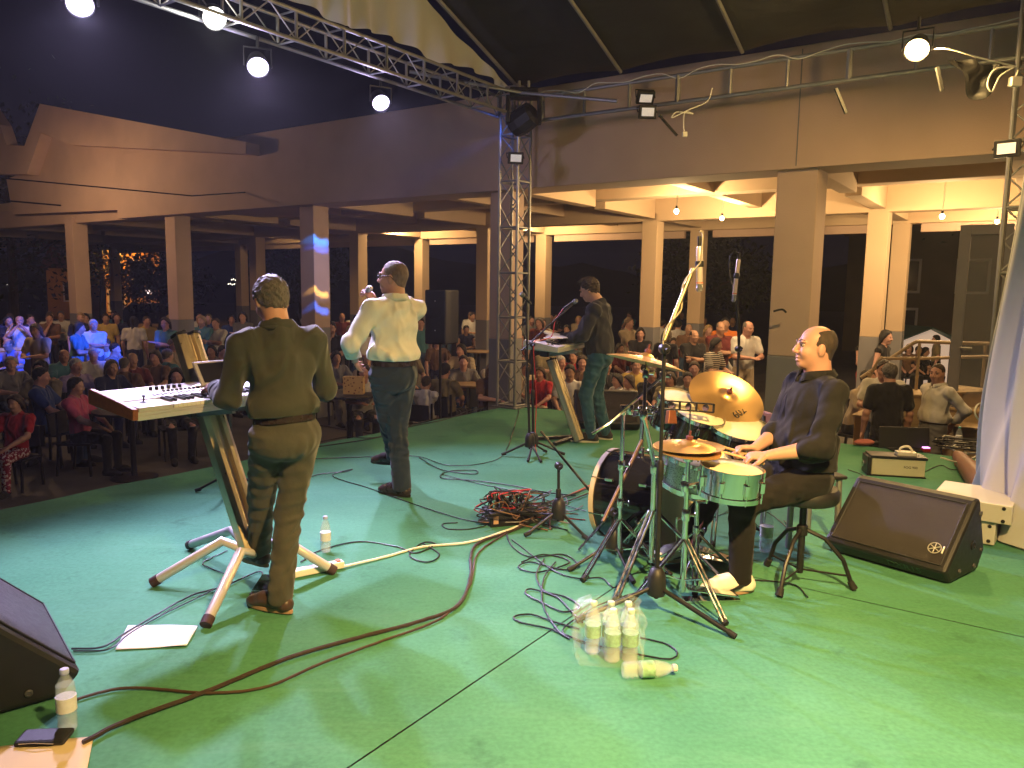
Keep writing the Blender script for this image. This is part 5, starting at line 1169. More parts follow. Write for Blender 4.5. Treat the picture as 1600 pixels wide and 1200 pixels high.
POSES = {
    'down': lambda: P_stand(lean=2, nod=4, feet=[(-0.12, 0.02, 8, 0), (0.13, -0.03, -8, 0)]),
    'cross': lambda: P_stand(lean=0, nod=3, yaw=8, hands=((0.10, 0.20, 1.20), (-0.10, 0.22, 1.16)), epole=((-0.8, 0.0, -0.8), (0.8, 0.0, -0.8))),
    'chin': lambda: P_stand(lean=2, nod=8, yaw=-10, hands=((0.08, 0.20, 1.12), (0.05, 0.17, 1.40)), epole=((-0.8, 0.0, -0.8), (0.5, 0.3, -1))),
    'front': lambda: P_stand(lean=6, nod=8, yaw=12, hands=((-0.06, 0.32, 1.12), (0.06, 0.32, 1.12)), epole=((-0.8, -0.3, -0.8), (0.8, -0.3, -0.8))),
    'tele': lambda: P_stand(lean=0, nod=0, hands=((-0.05, 0.24, 1.46), (0.07, 0.24, 1.46)), epole=((-0.8, 0.1, -1), (0.8, 0.1, -1))),
    'sit': lambda: pose(1.72, pelvis=(0, 0, 0.55), lean=-6, nod=6, hands=((-0.12, 0.30, 0.66), (0.10, 0.32, 0.66)), epole=((-0.9, -0.3, -0.4), (0.9, -0.3, -0.4)), feet=[(-0.12, 0.42, 6, 0), (0.12, 0.40, -6, 0)], kpole=((-0.1, 0.6, 1), (0.1, 0.6, 1))),
    'sitlean': lambda: pose(1.72, pelvis=(0, 0, 0.55), lean=14, nod=2, yaw=-14, hands=((-0.14, 0.44, 0.76), (0.12, 0.46, 0.76)), epole=((-0.9, -0.3, -0.6), (0.9, -0.3, -0.6)), feet=[(-0.12, 0.36, 6, 0), (0.12, 0.40, -6, 0)], kpole=((-0.1, 0.6, 1), (0.1, 0.6, 1))),
}
SITTOP = {}
PROTO = {}
def proto(ps, hs, sl):
    key = (ps, hs, sl)
    if key in PROTO: return PROTO[key]
    J = POSES[ps](); holder = bpy.data.objects.new('proto', None)
    sit = ps.startswith('sit'); near = False
    o = dict(skin=SK_tan, hair=HR_dark, hairstyle=hs, shirt=CC['grey'], trousers=CC['denim'], sleeve=sl, hem=-0.02, sthick=0.014, fat=0.35 if hs in ('short', 'bald') else 0.1, tthick=0.012, shoe=M_rubber)
    person('', J, o, (0, 0, 0), 0, h=0.0135, root=holder)
    for ob in holder.children_recursive: COL.objects.unlink(ob)
    top = J['head'].z + 0.12
    PROTO[key] = (holder, top); return PROTO[key]
CHAIR = None
def make_chair():
    r_ = bpy.data.objects.new('chair', None)
    def pt(mb, nm): o = part(mb, nm, M_blackplast, r_, smooth=False); COL.objects.unlink(o); return o
    m = MB(); m.box((0, 0, 0.435), (0.44, 0.44, 0.03)); pt(m, 'seat')
    m = MB(); m.box((0, -0.24, 0.72), (0.42, 0.025, 0.30), Matrix.Rotation(R(6), 4, 'X')); pt(m, 'backrest')
    for x in (-0.2, 0.2):
        m = MB(); m.bar((x, 0.2, 0.42), (x, 0.22, 0), 0.028); pt(m, 'leg')
        m = MB(); m.bar((x, -0.2, 0.86), (x, -0.2, 0.40), 0.028); m.bar((x, -0.2, 0.42), (x, -0.24, 0), 0.028); pt(m, 'leg')
    return r_
def put_person(x, y, ps, hs, sl, sh, tr, hr, label, yaw=0, Y=None, sk=None, group='people in the audience', floor=GZ, sc=1.0):
    global CHAIR
    pr, top = proto(ps, hs, sl); slope = _ray(x, y); k = slope[2] / slope[1]
    if Y is None: Y = (EYE - floor - top * sc) / max(1e-3, -k); zz = floor
    p = W(x, y, Y); s = (p.z - floor) / top; s = min(1.14, max(0.86, s))
    root = thing('person', label, 'person', (p.x, p.y, floor), 0, group); 
    root.rotation_euler = (0, 0, face((-p.x, -p.y)) + R(yaw)); root.scale = (s, s, s)
    mm = {'body': sk or rnd.choice([SK_fair, SK_tan, SK_pale]), 'shirt': CC[sh], 'trousers': CC[tr], 'hair': HH[hr]}
    for ch in pr.children:
        c = ch.copy(); COL.objects.link(c); c.parent = root; nm = ch.name.split('.')[0]
        if nm in mm and c.material_slots:
            c.material_slots[0].link = 'OBJECT'; c.material_slots[0].material = mm[nm]
        for g2 in ch.children:
            d = g2.copy(); COL.objects.link(d); d.parent = c
    if ps.startswith('sit'):
        if CHAIR is None: CHAIR = make_chair()
        cr = thing('chair', 'dark chair under the ' + ' '.join(label.split()[:9]), 'chair', (p.x, p.y, floor), root.rotation_euler.z, 'audience chairs'); cr.scale = (s, s, s)
        for ch in CHAIR.children: c = ch.copy(); COL.objects.link(c); c.parent = cr
    return root
A_ = put_person
# left: by the stage edge
A_(20, 622, 'sit', 'bob', 'short', 'red', 'print', 'brown', 'person in red shirt and flowered skirt sitting at the stage edge', -35, Y=9.0)
A_(68, 574, 'sit', 'short', 'short', 'blue', 'denim', 'dark', 'man in blue shirt sitting behind the red shirt, face turned away', 70, Y=10.2)
A_(122, 590, 'sit', 'long', 'short', 'pink', 'black', 'dark', 'person with long black hair and pink shirt sitting near the keyboard', 60, Y=9.8)
A_(10, 556, 'sitlean', 'short', 'short', 'grey', 'denim', 'white', 'grey haired person seated under the high white table', 20)
A_(92, 545, 'sitlean', 'bald', 'short', 'teal', 'khaki', 'grey', 'balding person in teal seated below the blue lit pair', 30)
A_(120, 560, 'sit', 'short', 'short', 'lilac', 'black', 'white', 'white haired person seated just behind the pink shirt', 30)
A_(143, 543, 'sitlean', 'short', 'short', 'white', 'denim', 'white', 'blue lit person holding a drink, seated in the middle of the blue beam', 10)
A_(168, 528, 'sitlean', 'short', 'short', 'white', 'black', 'brown', 'blue lit person leaning behind the seated drinker', -15)
A_(195, 557, 'sit', 'bald', 'short', 'brown', 'black', 'grey', 'bald man with white collar seen from behind near the keyboard', 160)
A_(182, 536, 'sit', 'short', 'short', 'grey', 'denim', 'dark', 'dark haired man in grey seated between the blue lit people', 60)
A_(272, 574, 'sitlean', 'bob', 'short', 'black', 'black', 'dark', 'person with dark bob peeking over the silver keyboard', 10)
A_(264, 545, 'sit', 'short', 'short', 'teal', 'denim', 'grey', 'person in pale teal seated before the black shirt', 130)
A_(240, 548, 'sit', 'bob', 'short', 'brown', 'black', 'brown', 'brown haired person seated beside the teal shirt', -30)
# left: standing row
A_(30, 493, 'tele', 'bald', 'short', 'white', 'denim', 'white', 'man in white shirt with both hands at his face by the high table', 0)
A_(14, 490, 'down', 'short', 'short', 'navy', 'denim', 'brown', 'person half hidden behind the man with raised hands', 10)
A_(77, 487, 'cross', 'short', 'short', 'white', 'denim', 'grey', 'blue lit man with bare forearms left of the printed shirt', 25)
A_(95, 486, 'down', 'short', 'short', 'white', 'navy', 'grey', 'tall blue lit man in pale shirt before the far pillar', -5)
A_(60, 506, 'front', 'bob', 'short', 'beige', 'khaki', 'grey', 'person in beige beside the high white table', -40)
A_(116, 503, 'front', 'long', 'short', 'teal', 'denim', 'dark', 'dark haired person bending into the blue beam', 70)
A_(145, 499, 'cross', 'short', 'short', 'white', 'denim', 'white', 'person with pale cap and white top in the blue light', 10)
A_(133, 490, 'down', 'bob', 'short', 'lilac', 'black', 'dark', 'person in lilac against the grey foot of the far pillar', 0)
A_(165, 490, 'down', 'short', 'short', 'yellow', 'denim', 'brown', 'person in yellow and white beside the dark blue dress', 0)
A_(183, 489, 'front', 'long', 'short', 'navy', 'navy', 'brown', 'long haired person in dark blue dress, arms in front', -10)
A_(208, 495, 'down', 'long', 'short', 'white', 'navy', 'dark', 'person in white top with hair to the shoulders, seen from behind', 160)
A_(228, 494, 'down', 'tail', 'none', 'yellow', 'beige', 'brown', 'person in pale yellow dress with bare shoulders', 20)
A_(264, 492, 'down', 'bob', 'short', 'black', 'denim', 'blond', 'fair haired person in black turned towards the pillar', 90)
A_(310, 488, 'cross', 'short', 'short', 'white', 'denim', 'dark', 'man in white shirt with folded arms right of the second pillar', 15)
A_(337, 497, 'cross', 'short', 'short', 'white', 'denim', 'brown', 'man in white shirt standing beside the folded arms', -25)
A_(325, 490, 'down', 'short', 'short', 'blue', 'black', 'grey', 'blue lit face between the two white shirts', 0)
A_(362, 492, 'down', 'bob', 'short', 'blue', 'black', 'dark', 'person in blue light left of the keyboard player\'s head', 0)
A_(350, 540, 'sit', 'short', 'short', 'brown', 'black', 'dark', 'person in brown seated close behind the keyboard screen', 40)
# centre left, between keyboard player and singer
A_(474, 496, 'down', 'short', 'short', 'black', 'denim', 'white', 'white haired person past the keyboard player\'s shoulder', 60)
A_(517, 502, 'chin', 'short', 'short', 'black', 'denim', 'dark', 'man in dark shirt holding his chin before the blue lit pillar', 10, Y=14.6)
A_(534, 489, 'down', 'bald', 'short', 'maroon', 'black', 'grey', 'bald man standing behind the chin holder', 10)
A_(554, 487, 'cross', 'short', 'short', 'white', 'denim', 'dark', 'young man in white shirt behind the singer\'s elbow', 5)
A_(562, 506, 'front', 'tail', 'short', 'white', 'denim', 'brown', 'person in white top with dark bag strap beside the singer', 20, Y=14.9)
A_(508, 541, 'sit', 'short', 'short', 'white', 'denim', 'dark', 'dark haired man in white seated at the audience table', -70)
A_(566, 568, 'sitlean', 'bob', 'short', 'white', 'black', 'brown', 'person in pale top seated behind the patterned box', 10)
# centre, around the tower
A_(735, 487, 'down', 'short', 'short', 'white', 'denim', 'stub', 'man in white shirt standing behind the person in the dark vest', 15)
A_(728, 508, 'front', 'tail', 'none', 'navy', 'denim', 'dark', 'person in dark sleeveless vest leaning on the high round table', 5, Y=19)
A_(769, 508, 'front', 'long', 'none', 'black', 'black', 'blond', 'person with long blond hair at the high round table', 10, Y=19)
A_(722, 554, 'sitlean', 'short', 'short', 'grey', 'denim', 'brown', 'man in grey shirt clapping at the low table', 10)
A_(697, 567, 'sit', 'short', 'short', 'khaki', 'black', 'dark', 'dark haired person in patterned blouse seen from behind', 150)
A_(762, 566, 'sitlean', 'long', 'short', 'brown', 'black', 'blond', 'blond person in brown seated beside the lattice tower', 30)
A_(668, 596, 'sit', 'short', 'short', 'white', 'brown', 'brown', 'person in white seated beneath the loudspeaker', 150, Y=11.6)
A_(682, 538, 'down', 'long', 'short', 'brown', 'navy', 'brown', 'person in brown below the loudspeaker box', 20, Y=15.5, sc=0.9)
A_(801, 520, 'down', 'bob', 'short', 'maroon', 'black', 'dark', 'person in maroon seen through the lattice tower', 5, Y=16)
A_(843, 574, 'sit', 'bob', 'short', 'red', 'beige', 'brown', 'person in red seated behind the tall microphone stand', -20, Y=12.8)
A_(822, 566, 'sit', 'bob', 'short', 'beige', 'black', 'grey', 'person in beige seated at the foot of the tower', 20, Y=13.4)
# behind the far keyboard
A_(861, 490, 'cross', 'short', 'short', 'black', 'denim', 'dark', 'man in black shirt with pale chest band behind the boom arm', 0)
A_(848, 498, 'cross', 'short', 'short', 'beige', 'black', 'brown', 'person behind the left shoulder of the black shirt', 10)
A_(886, 508, 'down', 'bob', 'short', 'maroon', 'black', 'dark', 'short person right in front of the black shirt', -10, Y=19)
A_(830, 494, 'down', 'short', 'short', 'grey', 'black', 'dark', 'man in grey right of the lattice tower', 20)
A_(890, 570, 'sit', 'short', 'short', 'white', 'denim', 'dark', 'smiling man in white shirt seated under the far keyboard', -10)
A_(878, 556, 'sit', 'short', 'short', 'beige', 'black', 'white', 'person in beige cap seated behind the smiling man', 40)
A_(910, 556, 'sit', 'bob', 'short', 'brown', 'black', 'brown', 'person in brown seated behind the far keyboard player\'s arm', 0)
A_(982, 496, 'cross', 'short', 'short', 'beige', 'denim', 'stub', 'man in beige shirt with folded arms right of the sweater', 50, Y=17.5)
A_(1001, 513, 'cross', 'bob', 'short', 'black', 'black', 'dark', 'person with dark bob and black top beside the beige shirt', -5, Y=16)
A_(962, 588, 'sit', 'bob', 'short', 'white', 'black', 'dark', 'person in pale scarf seated behind the far floor monitor', -60, Y=12.2)
A_(980, 586, 'sit', 'long', 'short', 'beige', 'black', 'brown', 'person in profile seated beside the pale scarf', -70, Y=12)
A_(995, 560, 'sit', 'short', 'short', 'yellow', 'black', 'dark', 'person in yellow seated below the crash cymbal', 10)
A_(950, 560, 'sit', 'short', 'short', 'black', 'black', 'dark', 'person in black seated behind the sweater', 30)
# behind the drums
A_(1034, 499, 'down', 'short', 'short', 'white', 'denim', 'dark', 'man in white behind the tilted boom', 140)
A_(1060, 500, 'down', 'short', 'short', 'white', 'denim', 'dark', 'man in white shirt right of the boom, seen from behind', 170, Y=19)
A_(1041, 516, 'down', 'bob', 'short', 'black', 'black', 'brown', 'person in black top with pale collar behind the boom joint', 150, Y=15)
A_(1076, 506, 'down', 'bald', 'short', 'brown', 'denim', 'grey', 'bald man behind the cap wearer', 10, Y=17.5)
A_(1084, 515, 'cross', 'bald', 'short', 'black', 'khaki', 'dark', 'man in black shirt with yellow print and beard', 25, Y=14.5)
A_(1090, 500, 'down', 'short', 'short', 'maroon', 'black', 'dark', 'man in dark red at the hall pillar', 0)
A_(1106, 508, 'down', 'long', 'short', 'brown', 'black', 'blond', 'long haired person left of the maroon shirt', 30, Y=17)
A_(1113, 528, 'front', 'bob', 'short', 'stripes', 'black', 'dark', 'person in striped top holding a pale leaflet', 60, Y=13.4)
A_(1126, 502, 'cross', 'bald', 'short', 'maroon', 'denim', 'grey', 'large man in maroon shirt behind the stripes', 20, Y=15)
A_(1134, 496, 'down', 'short', 'short', 'orange', 'black', 'dark', 'man in orange shirt behind the maroon shirt', 0, Y=16.5)
A_(1165, 500, 'front', 'bald', 'short', 'white', 'beige', 'grey', 'man in white with dark strap beside the thick pillar', 30, Y=14.2)
A_(1046, 582, 'sit', 'long', 'short', 'khaki', 'black', 'brown', 'long haired person seated below the crash cymbal edge', -20, Y=12)
A_(1075, 582, 'sit', 'short', 'short', 'grey', 'black', 'dark', 'person in grey seated behind the ride cymbal', 0, Y=12.2)
A_(1020, 575, 'sit', 'short', 'short', 'black', 'black', 'brown', 'person in black seated left of the boom stand', 20, Y=12.4)
# right: past the thick pillar
A_(1357, 518, 'front', 'long', 'none', 'black', 'red', 'dark', 'person in black top and red skirt by the hall pillar', 30, Y=14.6)
A_(1381, 516, 'down', 'long', 'none', 'black', 'black', 'dark', 'person with long dark hair and black top in profile', 70, Y=13.6)
A_(1340, 576, 'sitlean', 'short', 'short', 'beige', 'black', 'dark', 'boy in beige shirt crouching beside the drummer\'s back', 60, Y=10.8)
for q, (x, y, c) in enumerate(((1421, 538, 'brown'), (1437, 541, 'black'), (1449, 543, 'black'), (1464, 540, 'khaki'))):
    A_(x, y, 'sit' if q < 3 else 'down', ('long', 'short', 'bob', 'long')[q], 'short', c, 'black', 'dark', ('long haired silhouette before the white tent', 'dark seated silhouette in the middle of the white tent', 'small seated silhouette turned sideways before the white tent', 'standing silhouette at the right edge of the white tent')[q], (0, 30, 80, -80)[q], Y=19)
# further people who fill the rows; every mix of place, colour and hair occurs once
ZN = ((0, 100, 'near the far left pillar'), (100, 300, 'between the two left pillars'), (300, 480, 'behind the keyboard player'), (490, 640, 'behind the singer'), (650, 780, 'left of the lattice tower'), (830, 930, 'behind the far keyboard'), (935, 1060, 'behind the crash cymbal'), (1060, 1175, 'before the thick pillar'))
HW = dict(short='short hair', bob='a bob', long='long hair', bald='a bald head', tail='tied hair'); cnt = 0; used_mix = set()
rc_ = random.Random(21)
for (xa, xb, zn) in ZN:
    for kk in range(6 if xb - xa > 120 else 5):
        for _ in range(20):
            sh = rc_.choice(['white', 'grey', 'black', 'navy', 'red', 'teal', 'beige', 'brown', 'lilac', 'maroon', 'white', 'khaki']); hs = rc_.choice(['short', 'short', 'bob', 'long', 'bald'])
            if (zn, sh, hs) not in used_mix: break
        used_mix.add((zn, sh, hs)); stand = kk % 2 == 0
        A_(xa + (xb - xa) * (kk + rc_.random()) / 6, (rc_.uniform(486, 497) if stand else rc_.uniform(528, 566)), rc_.choice(['down', 'cross', 'front', 'chin']) if stand else rc_.choice(['sit', 'sitlean']), hs, 'short', sh, rc_.choice(['denim', 'black', 'navy', 'khaki']), rc_.choice(['dark', 'brown', 'grey', 'dark', 'blond']) if hs != 'bald' else 'grey',
           '%s person in %s with %s %s' % ('standing' if stand else 'seated', sh, HW[hs], zn), rc_.uniform(-40, 40), sc=rc_.uniform(0.95, 1.05))
# three men just off the stage, finer
def off_stage(label, x, y, Y, ps, hs, sl, sh, tr, hr, yaw, **kw):
    J = kw.pop('J', None) or POSES[ps](); top = J['head'].z + 0.12; p = W(x, y, Y)
    o = dict(skin=SK_fair, hair=HH[hr], hairstyle=hs, shirt=CC[sh], trousers=CC[tr], sleeve=sl, hem=0.06 if kw.get('tuck') else -0.06, sthick=0.020, fat=kw.get('fat', 0.5), blouse=kw.get('tuck', False), tthick=0.016, shoe=M_rubber, collar=kw.get('collar', False), belt=LE_dark if kw.get('tuck') else None, swr=0.005, sfreq=(40, 34, 20), seed=kw.get('seed', 2))
    fl = p.z - top
    r_ = person(label, J, o, (p.x, p.y, GZ), face((-p.x, -p.y)) + R(yaw), h=0.0085, group='people beside the stage'); s = (p.z - GZ) / top; r_.scale = (s, s, s); return r_
off_stage('man in black shirt with grey hair standing off the stage, back turned', 1393, 568, 8.9, 'down', 'short', 'short', 'black', 'black', 'grey', 200, fat=0.5, seed=3)
off_stage('man in white printed shirt behind the grey haired man', 1384, 562, 9.5, 'front', 'short', 'short', 'white', 'denim', 'brown', -10, fat=0.7, seed=5)
JB = P_stand(lean=-2, nod=4, yaw=24, hands=((-0.10, -0.20, 0.98), (0.10, -0.20, 0.98)), epole=((-1, -0.5, 0), (1, -0.5, 0)))
off_stage('man in white shirt and grey trousers with hands behind his back', 1466, 568, 9.0, 'down', 'crop', 'long', 'white', 'grey', 'brown', -48, J=JB, tuck=True, collar=True, fat=0.6, seed=9)

# ------------------------------------------------------------------ tables and things of the square
def round_table(label, x, y, Y, h, r_, topm, group='audience tables'):
    p = W(x, y, Y); root = thing('table', label, 'table', (p.x, p.y, GZ), group=group); h = p.z - GZ
    m = MB(); m.lathe([(0, h - 0.03), (r_, h - 0.03), (r_ + 0.004, h - 0.015), (r_, h), (0, h)], 28); part(m, 'table_top', topm, root)
    m = MB(); m.tube([(0, 0, 0.02), (0, 0, h - 0.03)], 0.035, 12); part(m, 'post', M_blackmetal, root)
    m = MB(); m.lathe([(0, 0), (0.28, 0), (0.28, 0.012), (0.05, 0.03), (0, 0.03)], 20); part(m, 'foot', M_blackmetal, root); return root, p
M_tabwhite = mat('white_table_top', (0.65, 0.62, 0.60), 0.4, var=0.05); M_tabwood = mat('pale_wood_top', (0.42, 0.28, 0.15), 0.4, var=0.25, scale=8, stretch=(1, 8, 1))
round_table('high round white table by the man with raised hands', 25, 545, 16.5, 1.1, 0.42, M_tabwhite)
round_table('high round pale table in front of the dark vest', 748, 548, 18.2, 1.1, 0.38, M_tabwood)
round_table('low pale table left of the lattice tower', 742, 598, 13.2, 0.75, 0.45, M_tabwood)
t2, p2 = round_table('dark table with the patterned box behind the singer', 545, 614, 11.4, 0.75, 0.5, M_blackplast)
round_table('dark low table left of the keyboard stand', 205, 640, 9.6, 0.75, 0.45, M_blackplast)
# patterned gift box
root = thing('gift_box', 'patterned gold box standing on the dark table', 'box', (p2.x + 0.10, p2.y - 0.1, p2.z + 0.002)); m = MB(); m.box((0, 0, 0.125), (0.30, 0.14, 0.25)); mg = bpy.data.materials.new('gold_print'); mg.use_nodes = True; n = mg.node_tree.nodes; L = mg.node_tree.links; tcx = n.new('ShaderNodeTexCoord'); vo = n.new('ShaderNodeTexVoronoi'); vo.inputs['Scale'].default_value = 22; rp = n.new('ShaderNodeValToRGB'); rp.color_ramp.elements[0].color = (0.18, 0.03, 0.02, 1); rp.color_ramp.elements[1].color = (0.65, 0.42, 0.16, 1); rp.color_ramp.elements[0].position = 0.15; rp.color_ramp.elements[1].position = 0.35; L.new(tcx.outputs['Object'], vo.inputs[0]); L.new(vo.outputs[0], rp.inputs[0]); L.new(rp.outputs[0], n['Principled BSDF'].inputs[0])
part(m, 'carton', mg, root, smooth=False, bevel=0.004)
m = MB(); m.box((0, 0, 0.255), (0.306, 0.146, 0.012)); part(m, 'lid', mg, root, smooth=False, bevel=0.003)
# loudspeaker on its pole at the stage front, on a low black riser
p = W(688, 495, 11.2); root = thing('loudspeaker', 'tall black loudspeaker box on a pole behind the singer', 'loudspeaker', (p.x, p.y, p.z - 0.39)); an = face((-0.35, 0.94))
m = MB(); m.prism([(-0.22, 0.19), (0.22, 0.19), (0.16, -0.20), (-0.16, -0.20)][::-1], 0.78); o = part(m, 'cabinet', M_blackplast, root, smooth=False, bevel=0.02); 
m = MB(); m.box((0, 0.194, 0.39), (0.40, 0.012, 0.74)); part(m, 'grille', M_grille, root, smooth=False)
m = MB(); m.box((0.0, -0.204, 0.45), (0.16, 0.012, 0.14)); part(m, 'handle_recess', M_rubber, root, smooth=False, bevel=0.02)
for q in (0.20, 0.62): m = MB(); m.lathe([(0.008, -0.004), (0.008, 0.006), (0, 0.006)], 10, Matrix.Translation((0.0, -0.204, q)) @ Matrix.Rotation(R(90), 4, 'X')); part(m, 'screw', M_silver, root)
root.rotation_euler = (0, 0, R(-16)); 
pz = p.z - 0.39; root2 = thing('speaker_pole', 'dark pole and riser carrying the tall loudspeaker', 'speaker stand', (p.x, p.y, GZ)); m = MB(); m.tube([(0, 0, 0.45), (0, 0, pz - GZ)], 0.02, 10); part(m, 'pole', M_blackmetal, root2)
m = MB(); m.box((-0.1, -0.1, 0.36), (1.3, 0.9, 0.18), Matrix.Rotation(ang, 4, 'Z')); m.box((-0.1, -0.1, 0.135), (1.24, 0.84, 0.27), Matrix.Rotation(ang, 4, 'Z')); part(m, 'riser', M_blackplast, root2, smooth=False)
# ------------------------------------------------------------------ surroundings
M_leaf = mat('dark_leaves', (0.045, 0.060, 0.025), 0.7, var=0.4, scale=3); M_bark = mat('bark', (0.07, 0.05, 0.035), 0.9, var=0.3, scale=8)
def tree(label, x, y, Y, h, rc, seed, group='trees round the square'):
    p = W(x, y, Y); rg = np.random.default_rng(seed); root = thing('tree', label, 'tree', (p.x, p.y, GZ), group=group)
    m = MB(); m.tube([(0, 0, 0), (0.1, 0, h * 0.3), (0, 0.1, h * 0.55), (0.1, 0.05, h * 0.8)], [0.22, 0.16, 0.11, 0.04], 8)
    for i in range(7): a = i * 0.9; z = h * (0.35 + 0.06 * i); m.tube([(0.05, 0.05, z), (math.cos(a) * rc * 0.45, math.sin(a) * rc * 0.45, z + rc * 0.25), (math.cos(a) * rc * 0.8, math.sin(a) * rc * 0.8, z + rc * 0.4)], [0.07, 0.045, 0.015], 6)
    part(m, 'trunk', M_bark, root)
    cl = rg.normal(size=(26, 3)); cl /= np.linalg.norm(cl, axis=1)[:, None]; cl *= rg.uniform(0.45, 1.0, (26, 1)) * np.array([rc, rc, h * 0.36]); cl[:, 2] += h * 0.66
    vs = []; fs = []
    for c in cl:
        for _ in range(150):
            q = c + rg.normal(size=3) * rc * 0.22; u = rg.normal(size=3); u /= np.linalg.norm(u); w = np.cross(u, rg.normal(size=3)); w /= np.linalg.norm(w); sz = rg.uniform(0.07, 0.16)
            o = len(vs); vs += [tuple(q + u * sz), tuple(q + w * sz * 0.5), tuple(q - u * sz), tuple(q - w * sz * 0.5)]; fs.append((o, o + 1, o + 2, o + 3))
    m = MB(); m.add(vs, fs); part(m, 'crown', M_leaf, root, smooth=False)
tree('dark broad tree at the far left behind the high table', 20, 490, 30, 8.5, 4.0, 1); tree('dark tree beside the orange lit house', 160, 490, 44, 7.0, 2.6, 2); tree('small tree right of the orange lit house', 252, 495, 40, 4.0, 2.0, 3); tree('tree beyond the blue lit pillar', 470, 495, 38, 6.0, 2.4, 4)
tree('pale leaved tree seen through the hall behind the drums', 1090, 500, 30, 6.4, 2.0, 5); tree('tree past the open glass door', 1500, 480, 34, 8.0, 2.6, 6); tree('tree beside the tilted boom at the hall pillar', 1150, 500, 32, 5.2, 1.6, 7)
# low dark hills
m = MB(); rg = np.random.default_rng(3); N = 90; vs = []; 
for i in range(N + 1):
    a = R(-75 + 150 * i / N); d = 110; hh = 5.5 + 2.8 * math.sin(i * 0.21) + 1.6 * math.sin(i * 0.53 + 1) + rg.uniform(0, 1.2)
    vs += [(math.sin(a) * d, math.cos(a) * d, GZ - 0.5), (math.sin(a) * (d + 30), math.cos(a) * (d + 30), hh)]
m.add(vs, [(2 * i, 2 * i + 2, 2 * i + 3, 2 * i + 1) for i in range(N)]); struct(part(m, 'hills', mat('night_hillside', (0.030, 0.034, 0.028), 0.95, var=0.4, scale=0.2)))
# house behind the street lamp
def facade_house(label, c, w, d, h, wall, roofm, rot, wins, lit=None, group='houses round the square'):
    root = thing('house', label, 'house', (c.x, c.y, GZ), rot, group); m = MB(); m.box((0, 0, h / 2), (w, d, h)); part(m, 'wall', wall, root, smooth=False)
    m = MB(); m.prism([(-d / 2 - 0.4, h), (0, h + 1.5), (d / 2 + 0.4, h)], w + 0.6, Matrix(((0, 0, 1, -w / 2 - 0.3), (1, 0, 0, 0), (0, 1, 0, 0), (0, 0, 0, 1)))); part(m, 'roof', roofm, root, smooth=False)
    for (x, z, ww, wh) in wins:
        m = MB(); m.box((x, -d / 2 - 0.01, z), (ww + 0.2, 0.06, wh + 0.2)); f = part(m, 'window', M_tabwhite, root, smooth=False); m = MB(); m.box((x, -d / 2 - 0.04, z), (ww, 0.04, wh)); part(m, 'pane', M_glassdark, f, smooth=False)
    return root
M_ochre = mat('ochre_render', (0.50, 0.30, 0.12), 0.85, var=0.15, scale=2, bump=0.2); M_tile = mat('dark_roof_tile', (0.12, 0.05, 0.035), 0.8, var=0.3, scale=6)
hc = W(205, 470, 50); facade_house('ochre house lit by the orange street lamp', hc, 3.2, 5, 4.6, M_ochre, M_tile, 0.5, [(0.3, 3.3, 0.7, 1.1), (-0.9, 1.4, 0.8, 1.2)])
hc2 = W(165, 480, 55); facade_house('dim house front left of the orange lit house', hc2, 6.0, 5, 3.4, M_ochre, M_tile, 0.3, [(-1.5, 1.8, 0.9, 1.1), (1.4, 1.8, 0.9, 1.1)])
lp = W(187, 386, 46); root = thing('street_lamp', 'orange street lamp on a tall pole before the ochre house', 'street lamp', (lp.x, lp.y, GZ)); m = MB(); m.tube([(0, 0, 0), (0, 0, lp.z - GZ), (-0.3, -0.1, lp.z - GZ + 0.12)], 0.06, 8); part(m, 'pole', M_alu, root)
m = MB(); m.box((-0.45, -0.15, lp.z - GZ + 0.10), (0.5, 0.2, 0.12)); part(m, 'lamp_head', mat('sodium_glow', (1, 0.6, 0.2), 0.5, var=0, emit=(1, 0.36, 0.05), estr=14), root, smooth=False, bevel=0.03)
lamp_spots = [(lp + Vector((-0.4, -0.5, -0.25)), 1100, (1.0, 0.42, 0.08), root)]
sp = W(233, 456, 46); root = thing('lit_sign', 'small white and red lit sign at the house corner', 'sign', (sp.x, sp.y, sp.z)); m = MB(); m.box((0, 0, 0), (0.5, 0.10, 0.26)); part(m, 'case', M_tabwhite, root, smooth=False); m = MB(); m.box((0, -0.056, 0), (0.46, 0.012, 0.22)); part(m, 'lit_face', mat('sign_glow', (1, 0.9, 0.85), 0.5, var=0, emit=(1.0, 0.75, 0.68), estr=2.5), root, smooth=False); m = MB(); m.tube([(0, 0.05, -0.13), (0, 0.05, GZ - sp.z)], 0.04, 6); part(m, 'post', M_blackmetal, root)
# parked car with headlight
cp = W(238, 494, 42); root = thing('parked_car', 'dark parked car with one glaring headlight before the ochre house', 'car', (cp.x, cp.y, GZ), 0.35)
m = MB(); prof = [(-2.0, 0.35), (-2.05, 0.75), (-1.5, 0.90), (-1.0, 1.38), (0.6, 1.42), (1.2, 0.98), (2.0, 0.85), (2.1, 0.5), (2.0, 0.30)]; m.prism(prof, 1.7, Matrix(((1, 0, 0, 0), (0, 0, 1, -0.85), (0, 1, 0, 0), (0, 0, 0, 1)))); o = part(m, 'body', M_blackmetal, root, smooth=False, bevel=0.06)
m = MB(); m.prism([(-0.95, 0.95), (-0.8, 1.32), (0.5, 1.34), (1.0, 0.98)], 1.72, Matrix(((1, 0, 0, 0), (0, 0, 1, -0.86), (0, 1, 0, 0), (0, 0, 0, 1)))); part(m, 'window', M_glassdark, root, smooth=False)
